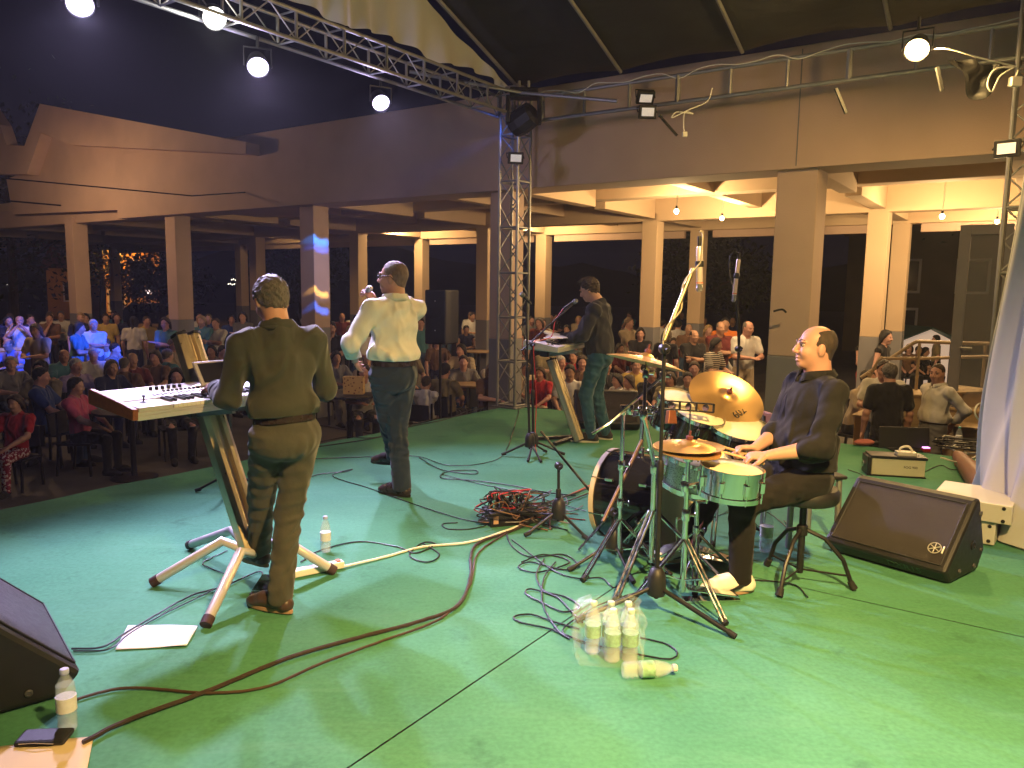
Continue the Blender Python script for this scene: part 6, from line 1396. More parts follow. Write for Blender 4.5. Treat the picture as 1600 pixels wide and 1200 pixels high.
for x in (-1.3, 1.3):
    for y in (-0.86, 0.86): m = MB(); m.lathe([(0.18, -0.09), (0.31, -0.09), (0.31, 0.09), (0.18, 0.09)], 20, Matrix.Translation((x, y * 0.94, 0.31)) @ Matrix.Rotation(R(90), 4, 'X')); part(m, 'wheel', M_rubber, root)
for y in (-0.55, 0.55): m = MB(); m.sphere((-2.02, y, 0.66), (0.05, 0.14, 0.09), 10); part(m, 'headlight', mat('headlight_glow', (1, 1, 1), 0.3, var=0, emit=(1, 0.95, 0.85), estr=60 if y < 0 else 3), root)
# far lights in the dark
for q, (x, y, w_, h_, lab) in enumerate(((365, 437, 9, 4, 'row of far lit letters above the crowd, upper line'), (366, 444, 22, 5, 'row of far lit letters above the crowd, longer line'), (144, 439, 5, 4, 'far white light beside the far pillar'), (137, 456, 5, 4, 'lower far white light beside the far pillar'), (11, 444, 4, 5, 'single far light at the left edge'), (1463, 376, 3, 3, 'upper far light over the white tent'), (1480, 378, 3, 3, 'second far light over the white tent'))):
    Y = 70; p = W(x, y, Y); k = Y / 1200; root = thing('distant_light', lab, 'light', (p.x, p.y, GZ), group='far lights beyond the square')
    nn = max(1, w_ // 3)
    for i in range(nn): m = MB(); m.sphere((k * ((i - (nn - 1) / 2) * 3), 0, p.z - GZ + k * (0.8 * math.sin(i * 2.1))), k * 0.9, 8); part(m, 'lamp', mat('far_glow', (1, 1, 1), 0.5, var=0, emit=(1.0, 0.9, 0.7), estr=4), root)
    m = MB(); m.tube([(0, 0.1, 0), (0, 0.1, p.z - GZ)], 0.04, 6); part(m, 'mast', M_blackmetal, root)
# right: dim building, white tent, glass door, railing, steps
bc = W(1445, 500, 34); r_ = facade_house('dim two storey building seen past the hall end', bc, 6.5, 5, 5.4 - 0.2, mat('dim_render', (0.20, 0.16, 0.11), 0.9, var=0.15, scale=1.5), M_tile, -0.42, [(-1.0, 3.2, 0.9, 1.2), (1.4, 3.2, 1.0, 1.2), (-1.0, 1.2, 0.9, 1.2)])
tcn = W(1447, 560, 21); root = thing('white_tent', 'small white pointed market tent past the railing', 'tent', (tcn.x, tcn.y, GZ)); zt = W(1443, 513, 21).z - GZ; ze = W(1443, 530, 21).z - GZ; hw_ = 0.62
m = MB(); m.add([(-hw_, 0, 0), (hw_, 0, 0), (hw_, 0, ze), (0, 0, zt), (-hw_, 0, ze), (-hw_, 1.4, 0), (hw_, 1.4, 0), (hw_, 1.4, ze), (0, 1.4, zt), (-hw_, 1.4, ze)], [(0, 1, 2, 3, 4), (9, 8, 7, 6, 5), (1, 6, 7, 2), (5, 0, 4, 9)]); part(m, 'tent_wall', mat('glowing_tent_canvas', (0.75, 0.62, 0.52), 0.8, var=0.05, emit=(1.0, 0.72, 0.52), estr=0.40), root, smooth=False, label='tent canvas with its own glow in place of inside light')  # emission in the canvas stands in for light inside the tent
m = MB(); m.add([(-hw_ - 0.5, -0.25, ze - 0.12), (0, -0.25, zt + 0.05), (hw_ + 0.5, -0.25, ze - 0.12), (-hw_ - 0.5, 1.6, ze - 0.12), (0, 1.6, zt + 0.05), (hw_ + 0.5, 1.6, ze - 0.12), (-hw_ - 0.5, -0.25, ze - 0.16), (0, -0.25, zt + 0.01), (hw_ + 0.5, -0.25, ze - 0.16)], [(0, 1, 4, 3), (1, 2, 5, 4), (6, 7, 1, 0), (7, 8, 2, 1)]); part(m, 'tent_roof', mat('dark_green_canvas', (0.04, 0.09, 0.07), 0.7), root, smooth=False)
# glass door, standing open, on the hall plinth
def on_plane(x, y, w): o = HL(0, w); d = Vector(_ray(x, y)); c = Vector(_C); return c + d * ((o - c).dot(SD) / d.dot(SD))
YD = 9.6; dA, dB = W(1484, 560, YD), W(1566, 560, YD - 0.35); zt = W(1495, 352, YD).z; zb = GZ + 0.55; dv = (dB - dA); dv.z = 0; dl = dv.length; du = dv.normalized(); dn = Vector((-du.y, du.x, 0))
root = thing('glass_door', 'tall grey framed glass door standing open at the hall end', 'door', (dA.x, dA.y, GZ)); Md = Matrix(((du.x, dn.x, 0, 0), (du.y, dn.y, 0, 0), (0, 0, 1, zb - GZ), (0, 0, 0, 1))); H_ = zt - zb; M_dg = mat('grey_door_paint', (0.20, 0.20, 0.215), 0.5, var=0.08)
for (cx, cz, w_, h_) in ((0.06, H_ / 2, 0.12, H_), (dl - 0.06, H_ / 2, 0.12, H_), (dl / 2, H_ - 0.06, dl - 0.24, 0.12), (dl / 2, 0.10, dl - 0.24, 0.20)): m = MB(); m.box((cx, 0, cz), (w_, 0.05, h_), Md); part(m, 'frame', M_dg, root, smooth=False, bevel=0.005)
mgl = mat('door_glass', (0.35, 0.36, 0.36), 0.04, var=0, spec=0.9, alpha=0.22)
m = MB(); m.box((dl / 2, 0, H_ / 2 + 0.04), (dl - 0.24, 0.012, H_ - 0.32), Md); part(m, 'pane', mgl, root, smooth=False)
m = MB(); m.tube([Md @ Vector((0.11, -0.07, H_ * 0.46)), Md @ Vector((0.24, -0.07, H_ * 0.46))], 0.012, 8); m.tube([Md @ Vector((0.115, 0.0, H_ * 0.46)), Md @ Vector((0.115, -0.07, H_ * 0.46))], 0.012, 8); part(m, 'handle', M_alu, root)
# stair railing
root = thing('stair_railing', 'bent metal stair railing in front of the white tent', 'railing', W(1430, 560, 10.2)); m = MB()
m.tube(smooth_path([W(1345, 590, 10.4), W(1405, 551, 10.3), W(1430, 535, 10.2), W(1445, 534, 10.2), W(1500, 536, 10.1), W(1545, 537, 10.0)], 5), 0.024, 8); m.tube(smooth_path([W(1352, 600, 10.4), W(1374, 562, 10.3), W(1385, 560, 10.3), W(1440, 560, 10.2), W(1545, 557, 10.0)], 5), 0.022, 8); part(m, 'rail', mat('beige_rail', (0.30, 0.23, 0.15), 0.5, 0.2), root, world=True)
for x, y0 in ((1358, 582), (1437, 536), (1540, 538)):
    p = W(x, y0, 10.2); m = MB(); m.tube([p, (p.x, p.y, GZ)], 0.02, 8); part(m, 'post', mat('beige_rail', (0.30, 0.23, 0.15)), root, world=True)
# steps and pale timber blocks behind the men
for q, (x, y, Y, sx, sz, lab) in enumerate(((1430, 615, 10.0, 0.75, 0.5, 'pale concrete block behind the man in black'), (1500, 610, 9.8, 0.6, 0.62, 'pale block right of the white shirt'), (1535, 640, 9.5, 0.7, 0.42, 'low brown block beside the curtain'), (1375, 650, 9.9, 0.5, 0.25, 'low block at the foot of the railing'), (1520, 665, 9.2, 0.6, 0.3, 'lowest pale block nearest to the stage'))):
    p = W(x, y, Y); root = thing('step_block', lab, 'step', (p.x, p.y, GZ), 0.3 * q); h_ = p.z - GZ; m = MB(); m.box((0, 0, h_ / 2), (sx, 0.5, h_)); part(m, 'block', (mat('pale_timber', (0.40, 0.30, 0.18), 0.8, var=0.25, scale=5, stretch=(1, 1, 8)), M_ochre)[q % 2], root, smooth=False, bevel=0.01); m = MB(); m.box((0, 0, h_ + 0.012), (sx + 0.06, 0.56, 0.024)); part(m, 'tread', mat('pale_timber', (0.4, 0.3, 0.18)), root, smooth=False, bevel=0.004)

# ------------------------------------------------------------------ small things on the stage
M_pet = mat('clear_plastic', (0.80, 0.90, 0.95), 0.06, var=0, spec=0.8, alpha=0.22); M_label = mat('bottle_label', (0.70, 0.72, 0.78), 0.5, var=0.1, scale=60); M_capb = mat('blue_cap', (0.45, 0.50, 0.85), 0.45, var=0.05)
def bottle(label, p, h=0.22, r_=0.032, cap=M_capb, lie=None, group='water bottles on the stage', lab=M_label, water=0.5):
    root = thing('water_bottle', label, 'bottle', p, group=group); M = Matrix.Identity(4)
    if lie is not None: M = Matrix.Translation((0, 0, r_)) @ Matrix.Rotation(lie, 4, 'Z') @ Matrix.Rotation(R(90), 4, 'Y') @ Matrix.Translation((0, 0, -h / 2))
    pr = [(0.0, 0.004), (r_ * 0.8, 0.0), (r_, 0.012)] + [(r_ * (1 - 0.05 * (q % 2)), 0.012 + h * 0.045 * q) for q in range(1, 6)] + [(r_, h * 0.30), (r_, h * 0.58), (r_ * 0.97, h * 0.66), (r_ * 0.72, h * 0.80), (r_ * 0.40, h * 0.89), (r_ * 0.38, h * 0.93)]
    m = MB(); m.lathe(pr, 24, M); part(m, 'flask', M_pet, root)
    m = MB(); m.lathe([(r_ * 1.012, h * 0.33), (r_ * 1.012, h * 0.56)], 24, M); part(m, 'paper_label', lab, root)
    m = MB(); m.lathe([(r_ * 0.44, h * 0.92), (r_ * 0.46, h * 0.925), (r_ * 0.46, h * 0.985), (r_ * 0.40, h), (0, h)], 18, M); part(m, 'cap', cap, root)
    if water and lie is None: m = MB(); m.lathe([(0, 0.008), (r_ * 0.88, 0.01), (r_ * 0.92, h * water), (0, h * water)], 20); part(m, 'water', mat('water_fill', (0.55, 0.70, 0.75), 0.03, var=0, alpha=0.25, spec=0.9), root)
    return root
bottle('small water bottle standing behind the man in olive', G(509, 862), 0.225)
bottle('water bottle with blue cap beside the corner floor monitor', G(106, 1140), 0.235, 0.034, water=0.75)
bottle('tall clear bottle standing under the drummer\'s legs', G(1196, 862), 0.30, 0.040, cap=M_tabwhite)
bottle('small bottle with turquoise cap near the curtain', G(1497, 698), 0.22, 0.033, cap=mat('turquoise_cap', (0.1, 0.5, 0.5), 0.4))
M_labg = mat('green_red_label', (0.22, 0.40, 0.26), 0.5, var=0.6, scale=40)
bottle('clear bottle lying in front of the shrink-wrapped pack', G(1015, 1058), 0.235, 0.036, cap=M_tabwhite, lie=R(4) + 0.05, lab=M_labg)
pk = G(947, 1036); k2 = 0
for i in range(3):
    for j in range(2):
        if (i, j) == (0, 0): continue
        bottle(('clear bottle in the open pack, %s row, %s' % (('front', 'back')[j], ('first from the torn end', 'middle one', 'last one')[i])), pk + Vector((-0.05 + 0.078 * i, 0.02 + 0.080 * j, 0.0)), 0.24, 0.036, cap=mat('pale_cap', (0.45, 0.55, 0.48), 0.45), lab=M_labg, group='bottles of the pack')
# crumpled film round the pack
rg = np.random.default_rng(5); m = MB(); NU, NV = 150, 50; 
def film(u, v):
    a = 2 * math.pi * u; sq = lambda c_: math.copysign(abs(c_) ** 0.45, c_)
    x = 0.150 * sq(math.cos(a)); y = 0.100 * sq(math.sin(a)); z = 0.005 + 0.262 * v
    taper = 1.0 if v < 0.85 else 1 - (v - 0.85) / 0.15 * 0.45
    cr = 0.006 * math.sin(7 * a + 5 * v) + 0.004 * math.sin(15 * a - 11 * v) + 0.003 * math.sin(21 * v + 5 * a)
    n_ = 1 + cr / 0.12
    return (pk.x + 0.02 + x * taper * n_ - 0.01 * math.sin(3 * v), pk.y + 0.055 + y * taper * n_, z + 0.014 * math.sin(5 * a) * v)
m.sheet(film, NU, NV); fm = part(m, 'shrink_wrap', mat('shrink_film', (0.85, 0.95, 0.90), 0.18, var=0, spec=1.0, alpha=0.09, bump=0.5, bscale=22), angle=180); tag(fm, 'crumpled clear film wrapped round the pack of bottles', 'plastic wrap')
# paper sheets
def sheet_paper(label, pts, m_, lines=0):
    f = [Vector(p) for p in pts]; o = f[0].copy(); root = thing('paper_sheet', label, 'paper', o); mb = MB(); N = 10
    def fn(u, v): p = f[0].lerp(f[1], u).lerp(f[3].lerp(f[2], u), v); return (p.x, p.y, p.z + 0.003 + 0.006 * math.sin(3 * u + 2 * v) ** 2 * u)
    mb.sheet(fn, N, N); q = part(mb, 'sheet', m_, root, world=True); md = q.modifiers.new('thick', 'SOLIDIFY'); md.thickness = 0.0006
    if lines:
        mb = MB()
        for i in range(lines):
            u0 = 0.14; 
            for w_ in range(9):
                a = 0.12 + 0.04 * i; u = u0 + 0.045 * w_; s_ = 0.03
                A = Vector(fn(u, 1 - a - 0.02)) + UP * 0.0015; B = Vector(fn(u + s_ * 0.2, 1 - a)) + UP * 0.0015; C_ = Vector(fn(u + s_ * 0.9, 1 - a)) + UP * 0.0015; D_ = Vector(fn(u + s_ * 0.7, 1 - a - 0.02)) + UP * 0.0015
                if rnd.random() < 0.75: mb.add([A, B, C_, D_], [(0, 1, 2, 3)])
        q2 = part(mb, 'faint_print', mat('faint_ink', (0.45, 0.42, 0.48), 0.8, var=0), root, world=True, smooth=False); q2['kind'] = 'stuff'
sheet_paper('white paper sheet lying on the floor beside the keyboard stand', [G(200, 978), G(309, 979), G(292, 1011), G(180, 1016)], mat('paper_white', (0.80, 0.78, 0.78), 0.8, var=0.03), 3)
sheet_paper('cream paper sheet at the lower left corner of the view', [G(-40, 1172), G(146, 1152), G(132, 1230), G(-60, 1260)], mat('paper_cream', (0.62, 0.50, 0.32), 0.8, var=0.05), 0)
root = thing('dark_pouch', 'flat black pouch lying beside the bottle at lower left', 'pouch', G(70, 1158)); m = MB(); m.box((0, 0, 0.015), (0.17, 0.09, 0.022), Matrix.Rotation(0.1, 4, 'Z')); part(m, 'cover', M_blackplast, root, smooth=False, bevel=0.01); m = MB(); m.tube([(-0.06, -0.05, 0.02), (0.0, -0.055, 0.028), (0.06, -0.045, 0.02)], 0.003, 6); part(m, 'zip', M_chrome, root)
# power strip
a, b_ = G(452, 903), G(536, 886); d = (b_ - a).normalized(); an = math.atan2(d.y, d.x); L_ = (b_ - a).length; root = thing('power_strip', 'white power strip lying beside the keyboard player\'s shoe', 'power strip', a, an); m = MB(); m.box((L_ / 2, 0, 0.022), (L_, 0.055, 0.04)); part(m, 'case', M_keywhite, root, smooth=False, bevel=0.006)
for i in range(4): m = MB(); m.lathe([(0.019, 0.038), (0.019, 0.044), (0.016, 0.044), (0.016, 0.036), (0, 0.036)], 18, Matrix.Translation((L_ * (0.16 + 0.22 * i), 0, 0))); part(m, 'socket', mat('socket_grey', (0.5, 0.48, 0.46), 0.5), root)
m = MB(); m.box((L_ - 0.03, 0, 0.045), (0.022, 0.03, 0.008)); part(m, 'switch', mat('orange_red', (0.65, 0.12, 0.06)), root, smooth=False)
# pedal under the man's far foot
root = thing('foot_pedal', 'black foot pedal under the keyboard player\'s far shoe', 'pedal', G(414, 925)); m = MB(); m.box((0, 0, 0.015), (0.10, 0.20, 0.03)); part(m, 'base', M_blackplast, root, smooth=False, bevel=0.005); m = MB(); m.box((0, 0.01, 0.045), (0.085, 0.18, 0.012), Matrix.Rotation(R(6), 4, 'X')); part(m, 'treadle', M_chrome, root, smooth=False)
# stage box with its cable tangle
sb = G(795, 815); root = thing('stage_box', 'black metal stage box buried under plugged cables', 'stage box', sb, 0.35); m = MB(); m.box((0, 0, 0.05), (0.34, 0.20, 0.10)); part(m, 'case', M_blackmetal, root, smooth=False, bevel=0.006); m = MB(); m.box((-0.13, -0.102, 0.05), (0.035, 0.006, 0.05)); part(m, 'rating_plate', mat('brown_plate', (0.5, 0.3, 0.2), 0.5), root, smooth=False)
for i in range(6):
    for j in range(2): m = MB(); m.tube([(-0.12 + 0.048 * i, -0.04 + 0.08 * j, 0.10), (-0.12 + 0.048 * i, -0.04 + 0.08 * j, 0.175)], 0.010, 8); part(m, 'plug', M_blackmetal if (i + j) % 3 else M_chrome, root)
TANG = [('black', M_cable), ('red', mat('red_cable', (0.45, 0.03, 0.035))), ('brown', mat('brown_cable', (0.16, 0.08, 0.045), 0.5)), ('grey', mat('grey_cable', (0.20, 0.20, 0.22), 0.5))]
for i in range(22):
    x0 = sb + Vector((-0.12 + 0.26 * rnd.random(), -0.06 + 0.14 * rnd.random(), 0.16)); nm, mm_ = TANG[(0, 0, 2, 0, 3, 0, 0, 2, 0, 0, 1)[i % 11]]; pts = [x0, x0 + Vector((0, 0, 0.05))]
    for q in range(5): pts.append(sb + Vector((rnd.uniform(-0.22, 0.34), rnd.uniform(-0.16, 0.20), rnd.uniform(0.04, 0.22) * (1 - q / 6))))
    pts.append(sb + Vector((rnd.uniform(0.2, 0.55), rnd.uniform(-0.2, 0.35), 0.006)))
    m = MB(); m.tube(smooth_path(pts, 5), 0.0045, 6); tag(part(m, 'tangled_cable', mm_), nm + ' cable of the tangle on the stage box', 'cable', 'cables tangled on the stage box (' + nm + ')')
root = thing('red_plug_block', 'red plug block lying right of the stage box', 'plug', G(838, 806)); m = MB(); m.box((0, 0, 0.02), (0.16, 0.06, 0.04), Matrix.Rotation(0.5, 4, 'Z')); part(m, 'body', mat('red_plastic', (0.32, 0.015, 0.015), 0.35), root, smooth=False, bevel=0.012); m = MB(); m.lathe([(0.018, 0.038), (0.018, 0.046), (0, 0.046)], 14, Matrix.Translation((0.03, 0.015, 0))); part(m, 'socket', M_blackplast, root)
# cables along the floor: (label, material, radius, photo course)
def floor_cable(label, m_, r_, pts, k=8, z=0.003, group='cables on the stage floor'):
    P3 = [G(p[0], p[1]) + UP * (r_ + z + (p[2] if len(p) > 2 else 0)) for p in pts]
    P3 = smooth_path(P3, k)
    for i in range(1, len(P3) - 1): P3[i] = P3[i] + Vector((rnd.uniform(-1, 1), rnd.uniform(-1, 1), 0)) * 0.0015
    m = MB(); m.tube(P3, r_, 7); return tag(part(m, 'floor_cable', m_), label, 'cable', group)
M_brc = mat('brown_cable_dark', (0.055, 0.032, 0.022), 0.5); M_mult = mat('multicore_jacket', (0.035, 0.022, 0.018), 0.5, var=0.2, scale=30); 
floor_cable('thick brown multicore cable sweeping from the corner to the stage box', M_mult, 0.0095, [(130, 1165), (200, 1130), (330, 1082), (450, 1032), (560, 1000), (650, 976), (715, 950), (735, 905), (736, 870), (750, 850), (800, 832), (838, 815)])
floor_cable('thinner brown cable running beside the multicore', M_brc, 0.006, [(110, 1098), (200, 1078), (330, 1086), (420, 1075), (500, 1040), (600, 1003), (690, 968), (733, 920), (745, 870), (775, 845), (820, 820)])
floor_cable('white cable from the power strip to the stage box', M_whitecable, 0.0075, [(536, 888), (600, 873), (660, 857), (730, 850), (780, 835), (830, 815), (832, 808, 0.02), (815, 806, 0.03)])
floor_cable('black cable passing under the paper sheet to the far pedal', M_cable, 0.0045, [(112, 1016), (160, 1013), (195, 992), (240, 965), (300, 932), (350, 918), (405, 895), (412, 912)])
floor_cable('second thin cable beside the paper sheet', M_cable, 0.0035, [(115, 1019), (170, 1016), (205, 990), (262, 958), (330, 925), (362, 905), (330, 890), (318, 880), (355, 862)])
floor_cable('black cable curving behind the small bottle', M_cable, 0.0045, [(470, 880), (500, 862), (560, 848), (620, 856), (650, 866), (680, 852), (660, 850), (640, 870), (668, 880), (686, 868), (660, 850)])
floor_cable('black cable looping from the singer\'s feet to the stage box', M_cable, 0.004, [(470, 752), (500, 742), (540, 738), (550, 734), (520, 745), (580, 765), (650, 790), (720, 812), (760, 820), (735, 828), (700, 828), (692, 820), (715, 818)])
floor_cable('black cable along the stage front edge', M_cable, 0.005, [(490, 700), (560, 690), (600, 682), (640, 668), (700, 655), (740, 640), (790, 634)])
floor_cable('second black cable along the stage front edge', M_cable, 0.005, [(480, 696), (540, 684), (590, 684), (660, 660), (720, 650), (770, 636), (870, 640)])
floor_cable('black cable lying straight past the singer\'s heels', M_cable, 0.004, [(490, 718), (570, 715), (650, 714), (700, 728), (760, 724), (790, 706), (806, 660), (812, 636)])
floor_cable('cable coiled near the tall microphone stand', M_cable, 0.0045, [(655, 716), (690, 735), (740, 742), (742, 736), (700, 738), (690, 748), (740, 752), (800, 760), (850, 770), (900, 776)])
floor_cable('thin cable from the singer\'s shoes to the bass drum', M_cable, 0.0035, [(690, 742), (740, 755), (800, 768), (880, 790), (915, 800)])
floor_cable('red cable from the stage box to the bass drum', mat('red_cable', (0.45, 0.03, 0.035)), 0.0045, [(830, 790), (860, 785), (900, 770), (930, 755)])
floor_cable('brown cable bundle from the stage box to the drums', M_brc, 0.007, [(830, 795), (870, 782), (910, 768), (950, 750)])
floor_cable('second brown cable from the stage box to the drums', M_brc, 0.006, [(830, 800), (880, 787), (920, 772), (950, 760)])
floor_cable('grey cable curling round the low black stand', mat('grey_cable', (0.2, 0.2, 0.22)), 0.004, [(820, 815), (850, 800), (885, 790), (880, 775), (868, 785), (890, 800), (910, 792)])
floor_cable('looped black cable left of the bottle pack, upper loops', M_cable, 0.0045, [(790, 830), (800, 855), (830, 872), (880, 868), (903, 885), (880, 892), (830, 880), (810, 888), (840, 896), (890, 880), (850, 868), (815, 880)])
floor_cable('looped black cable left of the bottle pack, small ring', M_cable, 0.0045, [(850, 875), (838, 900), (850, 925), (885, 935), (905, 950), (880, 958), (850, 945), (822, 930), (830, 922), (870, 935), (890, 955), (910, 975)])
floor_cable('looped black cable left of the bottle pack, lowest loop', M_cable, 0.0045, [(868, 880), (850, 905), (848, 945), (870, 985), (890, 1000), (860, 985), (815, 975), (803, 966), (830, 962), (870, 975), (905, 985)])
floor_cable('thin black cable from the kit to the open pack', M_cable, 0.004, [(985, 930), (930, 950), (880, 985), (900, 1000), (950, 1015), (1000, 1025), (1045, 1032), (1058, 1022), (1040, 1008), (1000, 998)])
floor_cable('black cable hanging from the kit stands to the floor', M_cable, 0.004, [(965, 860), (980, 900), (960, 920), (940, 905), (900, 905), (860, 890), (800, 845)])
floor_cable('black cable under the drum stool', M_cable, 0.004, [(1100, 905), (1180, 908), (1240, 915), (1262, 935)])
floor_cable('black cable behind the drum stool', M_cable, 0.004, [(1140, 845), (1190, 800), (1235, 830), (1225, 815)])
floor_cable('black cable from the fog machine to the curtain', M_cable, 0.004, [(1445, 738), (1470, 728), (1490, 735), (1530, 730), (1545, 725)])
floor_cable('black cable between drummer and fog machine', M_cable, 0.004, [(1325, 735), (1345, 742), (1358, 752), (1352, 762)])
# fog machine
p = G(1394, 741); root = thing('fog_machine', 'pale and dark fog machine with top handle lying on the stage', 'fog machine', p, R(-12)); m = MB(); m.box((0.02, 0, 0.085), (0.44, 0.20, 0.15)); part(m, 'case', mat('cream_metal', (0.60, 0.56, 0.42), 0.45, var=0.06), root, smooth=False, bevel=0.006)
m = MB(); m.box((0.02, 0, 0.172), (0.47, 0.22, 0.025)); part(m, 'top_cover', M_blackmetal, root, smooth=False, bevel=0.004); m = MB(); m.box((-0.222, 0, 0.085), (0.03, 0.215, 0.165)); fp_ = part(m, 'front_plate', M_blackmetal, root, smooth=False, bevel=0.004)
m = MB(); m.lathe([(0.030, 0), (0.030, 0.02), (0.018, 0.022), (0.018, 0.01), (0, 0.01)], 18, frame((-0.237, 0, 0.09), (-1, 0, 0))); part(m, 'nozzle', M_chrome, fp_)
m = MB(); m.box((0.10, 0.0, 0.20), (0.16, 0.10, 0.03)); m.tube(smooth_path([(0.04, 0, 0.21), (0.06, 0, 0.25), (0.12, 0, 0.26), (0.16, 0, 0.21)], 5), 0.010, 8); part(m, 'handle', M_keywhite, root); m = MB(); m.box((0.02, 0, 0.004), (0.46, 0.21, 0.008)); part(m, 'base', M_rubber, root, smooth=False)
text_mesh('printed_label', 'FOG 900', 0.030, 0.0004, M_rubber, root, Matrix(((1, 0, 0, 0.12), (0, 0, -1, -0.102), (0, 1, 0, 0.09), (0, 0, 0, 1))))
# laptop-like dark panel, pink lit gadget, red-brown object
p = G(1412, 703); root = thing('monitor_screen', 'dark flat screen seen from behind at the stage side', 'screen', p, R(-6)); m = MB(); m.box((0, 0, 0.13), (0.50, 0.03, 0.22), Matrix.Rotation(R(-8), 4, 'X')); part(m, 'back_panel', M_blackplast, root, smooth=False, bevel=0.008); m = MB(); m.box((0, -0.03, 0.008), (0.30, 0.16, 0.016)); part(m, 'base', M_blackplast, root, smooth=False)
p = G(1446, 706); root = thing('lit_gadget', 'small gadget glowing pink beside the dark screen', 'gadget', p); m = MB(); m.box((0, 0, 0.02), (0.08, 0.06, 0.04)); part(m, 'case', mat('red_plastic', (0.55, 0.02, 0.02)), root, smooth=False, bevel=0.008); m = MB(); m.box((0, -0.005, 0.046), (0.06, 0.045, 0.012)); part(m, 'lit_panel', mat('pink_glow', (1, 0.4, 0.9), 0.4, var=0, emit=(0.9, 0.35, 1.0), estr=2.5), root, smooth=False)
p = G(1350, 696); root = thing('folded_bag', 'small reddish bag lying at the stage edge', 'bag', p, 0.2); m = MB(); m.sphere((0, 0, 0.035), (0.12, 0.07, 0.035), 14); part(m, 'bag', mat('dusty_red', (0.35, 0.10, 0.08), 0.7), root); m = MB(); m.box((0.13, 0, 0.02), (0.10, 0.08, 0.04)); part(m, 'dark_pocket', M_blackplast, root, smooth=False, bevel=0.01)
# brown horn bag
a, b_ = G(1498, 722) + UP * 0.05, G(1543, 782) + UP * 0.07; root = thing('horn_bag', 'long brown leather horn bag lying by the curtain', 'bag', (a.x, a.y, 0)); m = MB(); m.tube([a - (b_ - a) * 0.12, a, a.lerp(b_, 0.35), a.lerp(b_, 0.8), b_, b_ + (b_ - a) * 0.02], [0.03, 0.06, 0.085, 0.10, 0.115, 0.10], 16); part(m, 'bag', mat('brown_hide', (0.22, 0.09, 0.055), 0.5, var=0.2, scale=10, bump=0.2), root, world=True)
m = MB(); d = (b_ - a).normalized(); m.lathe([(0.10, -0.01), (0.118, 0.0), (0.112, 0.06), (0.085, 0.07), (0.05, 0.03), (0, 0.02)], 20, frame(b_ - d * 0.01, d)); part(m, 'dark_mouth', M_rubber, root, world=True); m = MB(); m.tube(smooth_path([a + Vector((-0.05, -0.1, 0.03)), a + Vector((-0.16, -0.22, -0.03)), a + Vector((-0.10, -0.32, -0.03)), a.lerp(b_, 0.6) + Vector((-0.08, -0.02, 0.05))], 6), 0.008, 6); part(m, 'strap', mat('brown_hide', (0.22, 0.09, 0.055)), root, world=True)
# flat white cases under it
c0 = G(1530, 850); 
for q, (z, sx, sy, sz, dx, lab) in enumerate(((0.0, 0.34, 0.40, 0.155, 0.0, 'lower pale metal case behind the big wedge monitor'), (0.158, 0.46, 0.50, 0.13, 0.03, 'upper pale flat case stacked behind the big wedge monitor'))):
    root = thing('equipment_case', lab, 'case', (c0.x + 0.06 + dx, c0.y + 0.22, z), R(-38), 'stacked pale cases'); m = MB(); m.box((0, 0, sz / 2 + 0.001), (sx, sy, sz - 0.004)); part(m, 'case', mat('pale_case', (0.55, 0.53, 0.48), 0.45, 0.2, var=0.06), root, smooth=False, bevel=0.006)
    for ex in (-1, 1):
        for ez in (0.18, 0.82): m = MB(); m.lathe([(0.012, 0), (0.012, 0.005), (0, 0.006)], 10, frame((ex * sx * 0.40, -sy / 2, sz * ez), (0, -1, 0))); part(m, 'screw', M_blackmetal, root)
# cable heap by the curtain
hp = G(1515, 705)
for i in range(14):
    pts = [hp + Vector((rnd.uniform(-0.35, 0.45), rnd.uniform(-0.3, 0.35), rnd.uniform(0.01, 0.10))) for _ in range(6)]; wh = i % 3 == 0
    m = MB(); m.tube(smooth_path(pts, 5), 0.007 if wh else 0.009, 6); tag(part(m, 'heaped_cable', M_whitecable if wh else M_cable), ('white' if wh else 'black') + ' cable in the heap by the curtain', 'cable', ('white' if wh else 'black') + ' cables heaped by the curtain')
m = MB(); m.tube(smooth_path([W(1547, 628, 7.2), W(1528, 632, 7.15), W(1524, 648, 7.1), W(1538, 662, 7.1), W(1555, 660, 7.1)], 6), 0.008, 6); m.tube(smooth_path([W(1545, 690, 7.1), W(1530, 710, 7.0), W(1500, 722, 7.0), W(1470, 715, 7.0)], 6), 0.008, 6); tag(part(m, 'white_cable', M_whitecable), 'white cable looping out of the curtain edge', 'cable')

# ------------------------------------------------------------------ fittings of the roof
def flood(label, c, n_, s_=1.0):
    c = Vector(c); root = thing('flood_light', label, 'flood light', c, group='small flood lights on the truss'); M = frame((0, 0, 0), n_, Vector((0, 0, 1)).cross(Vector(n_)))
    m = MB(); m.box((0, 0, -0.015), (0.20 * s_, 0.15 * s_, 0.05), M); part(m, 'housing', M_blackmetal, root, smooth=False, bevel=0.006); m = MB(); m.box((0, 0, 0.012), (0.14 * s_, 0.09 * s_, 0.008), M); part(m, 'glass', mat('flood_glass', (0.75, 0.75, 0.78), 0.3, var=0.1, scale=40, emit=(0.8, 0.8, 0.9), estr=0.25), root, smooth=False)
    m = MB(); m.tube([M @ Vector((-0.11 * s_, 0, -0.01)), M @ Vector((-0.11 * s_, 0.05, -0.10)), M @ Vector((0.11 * s_, 0.05, -0.10)), M @ Vector((0.11 * s_, 0, -0.01))], 0.007, 6); part(m, 'bracket', M_blackmetal, root)
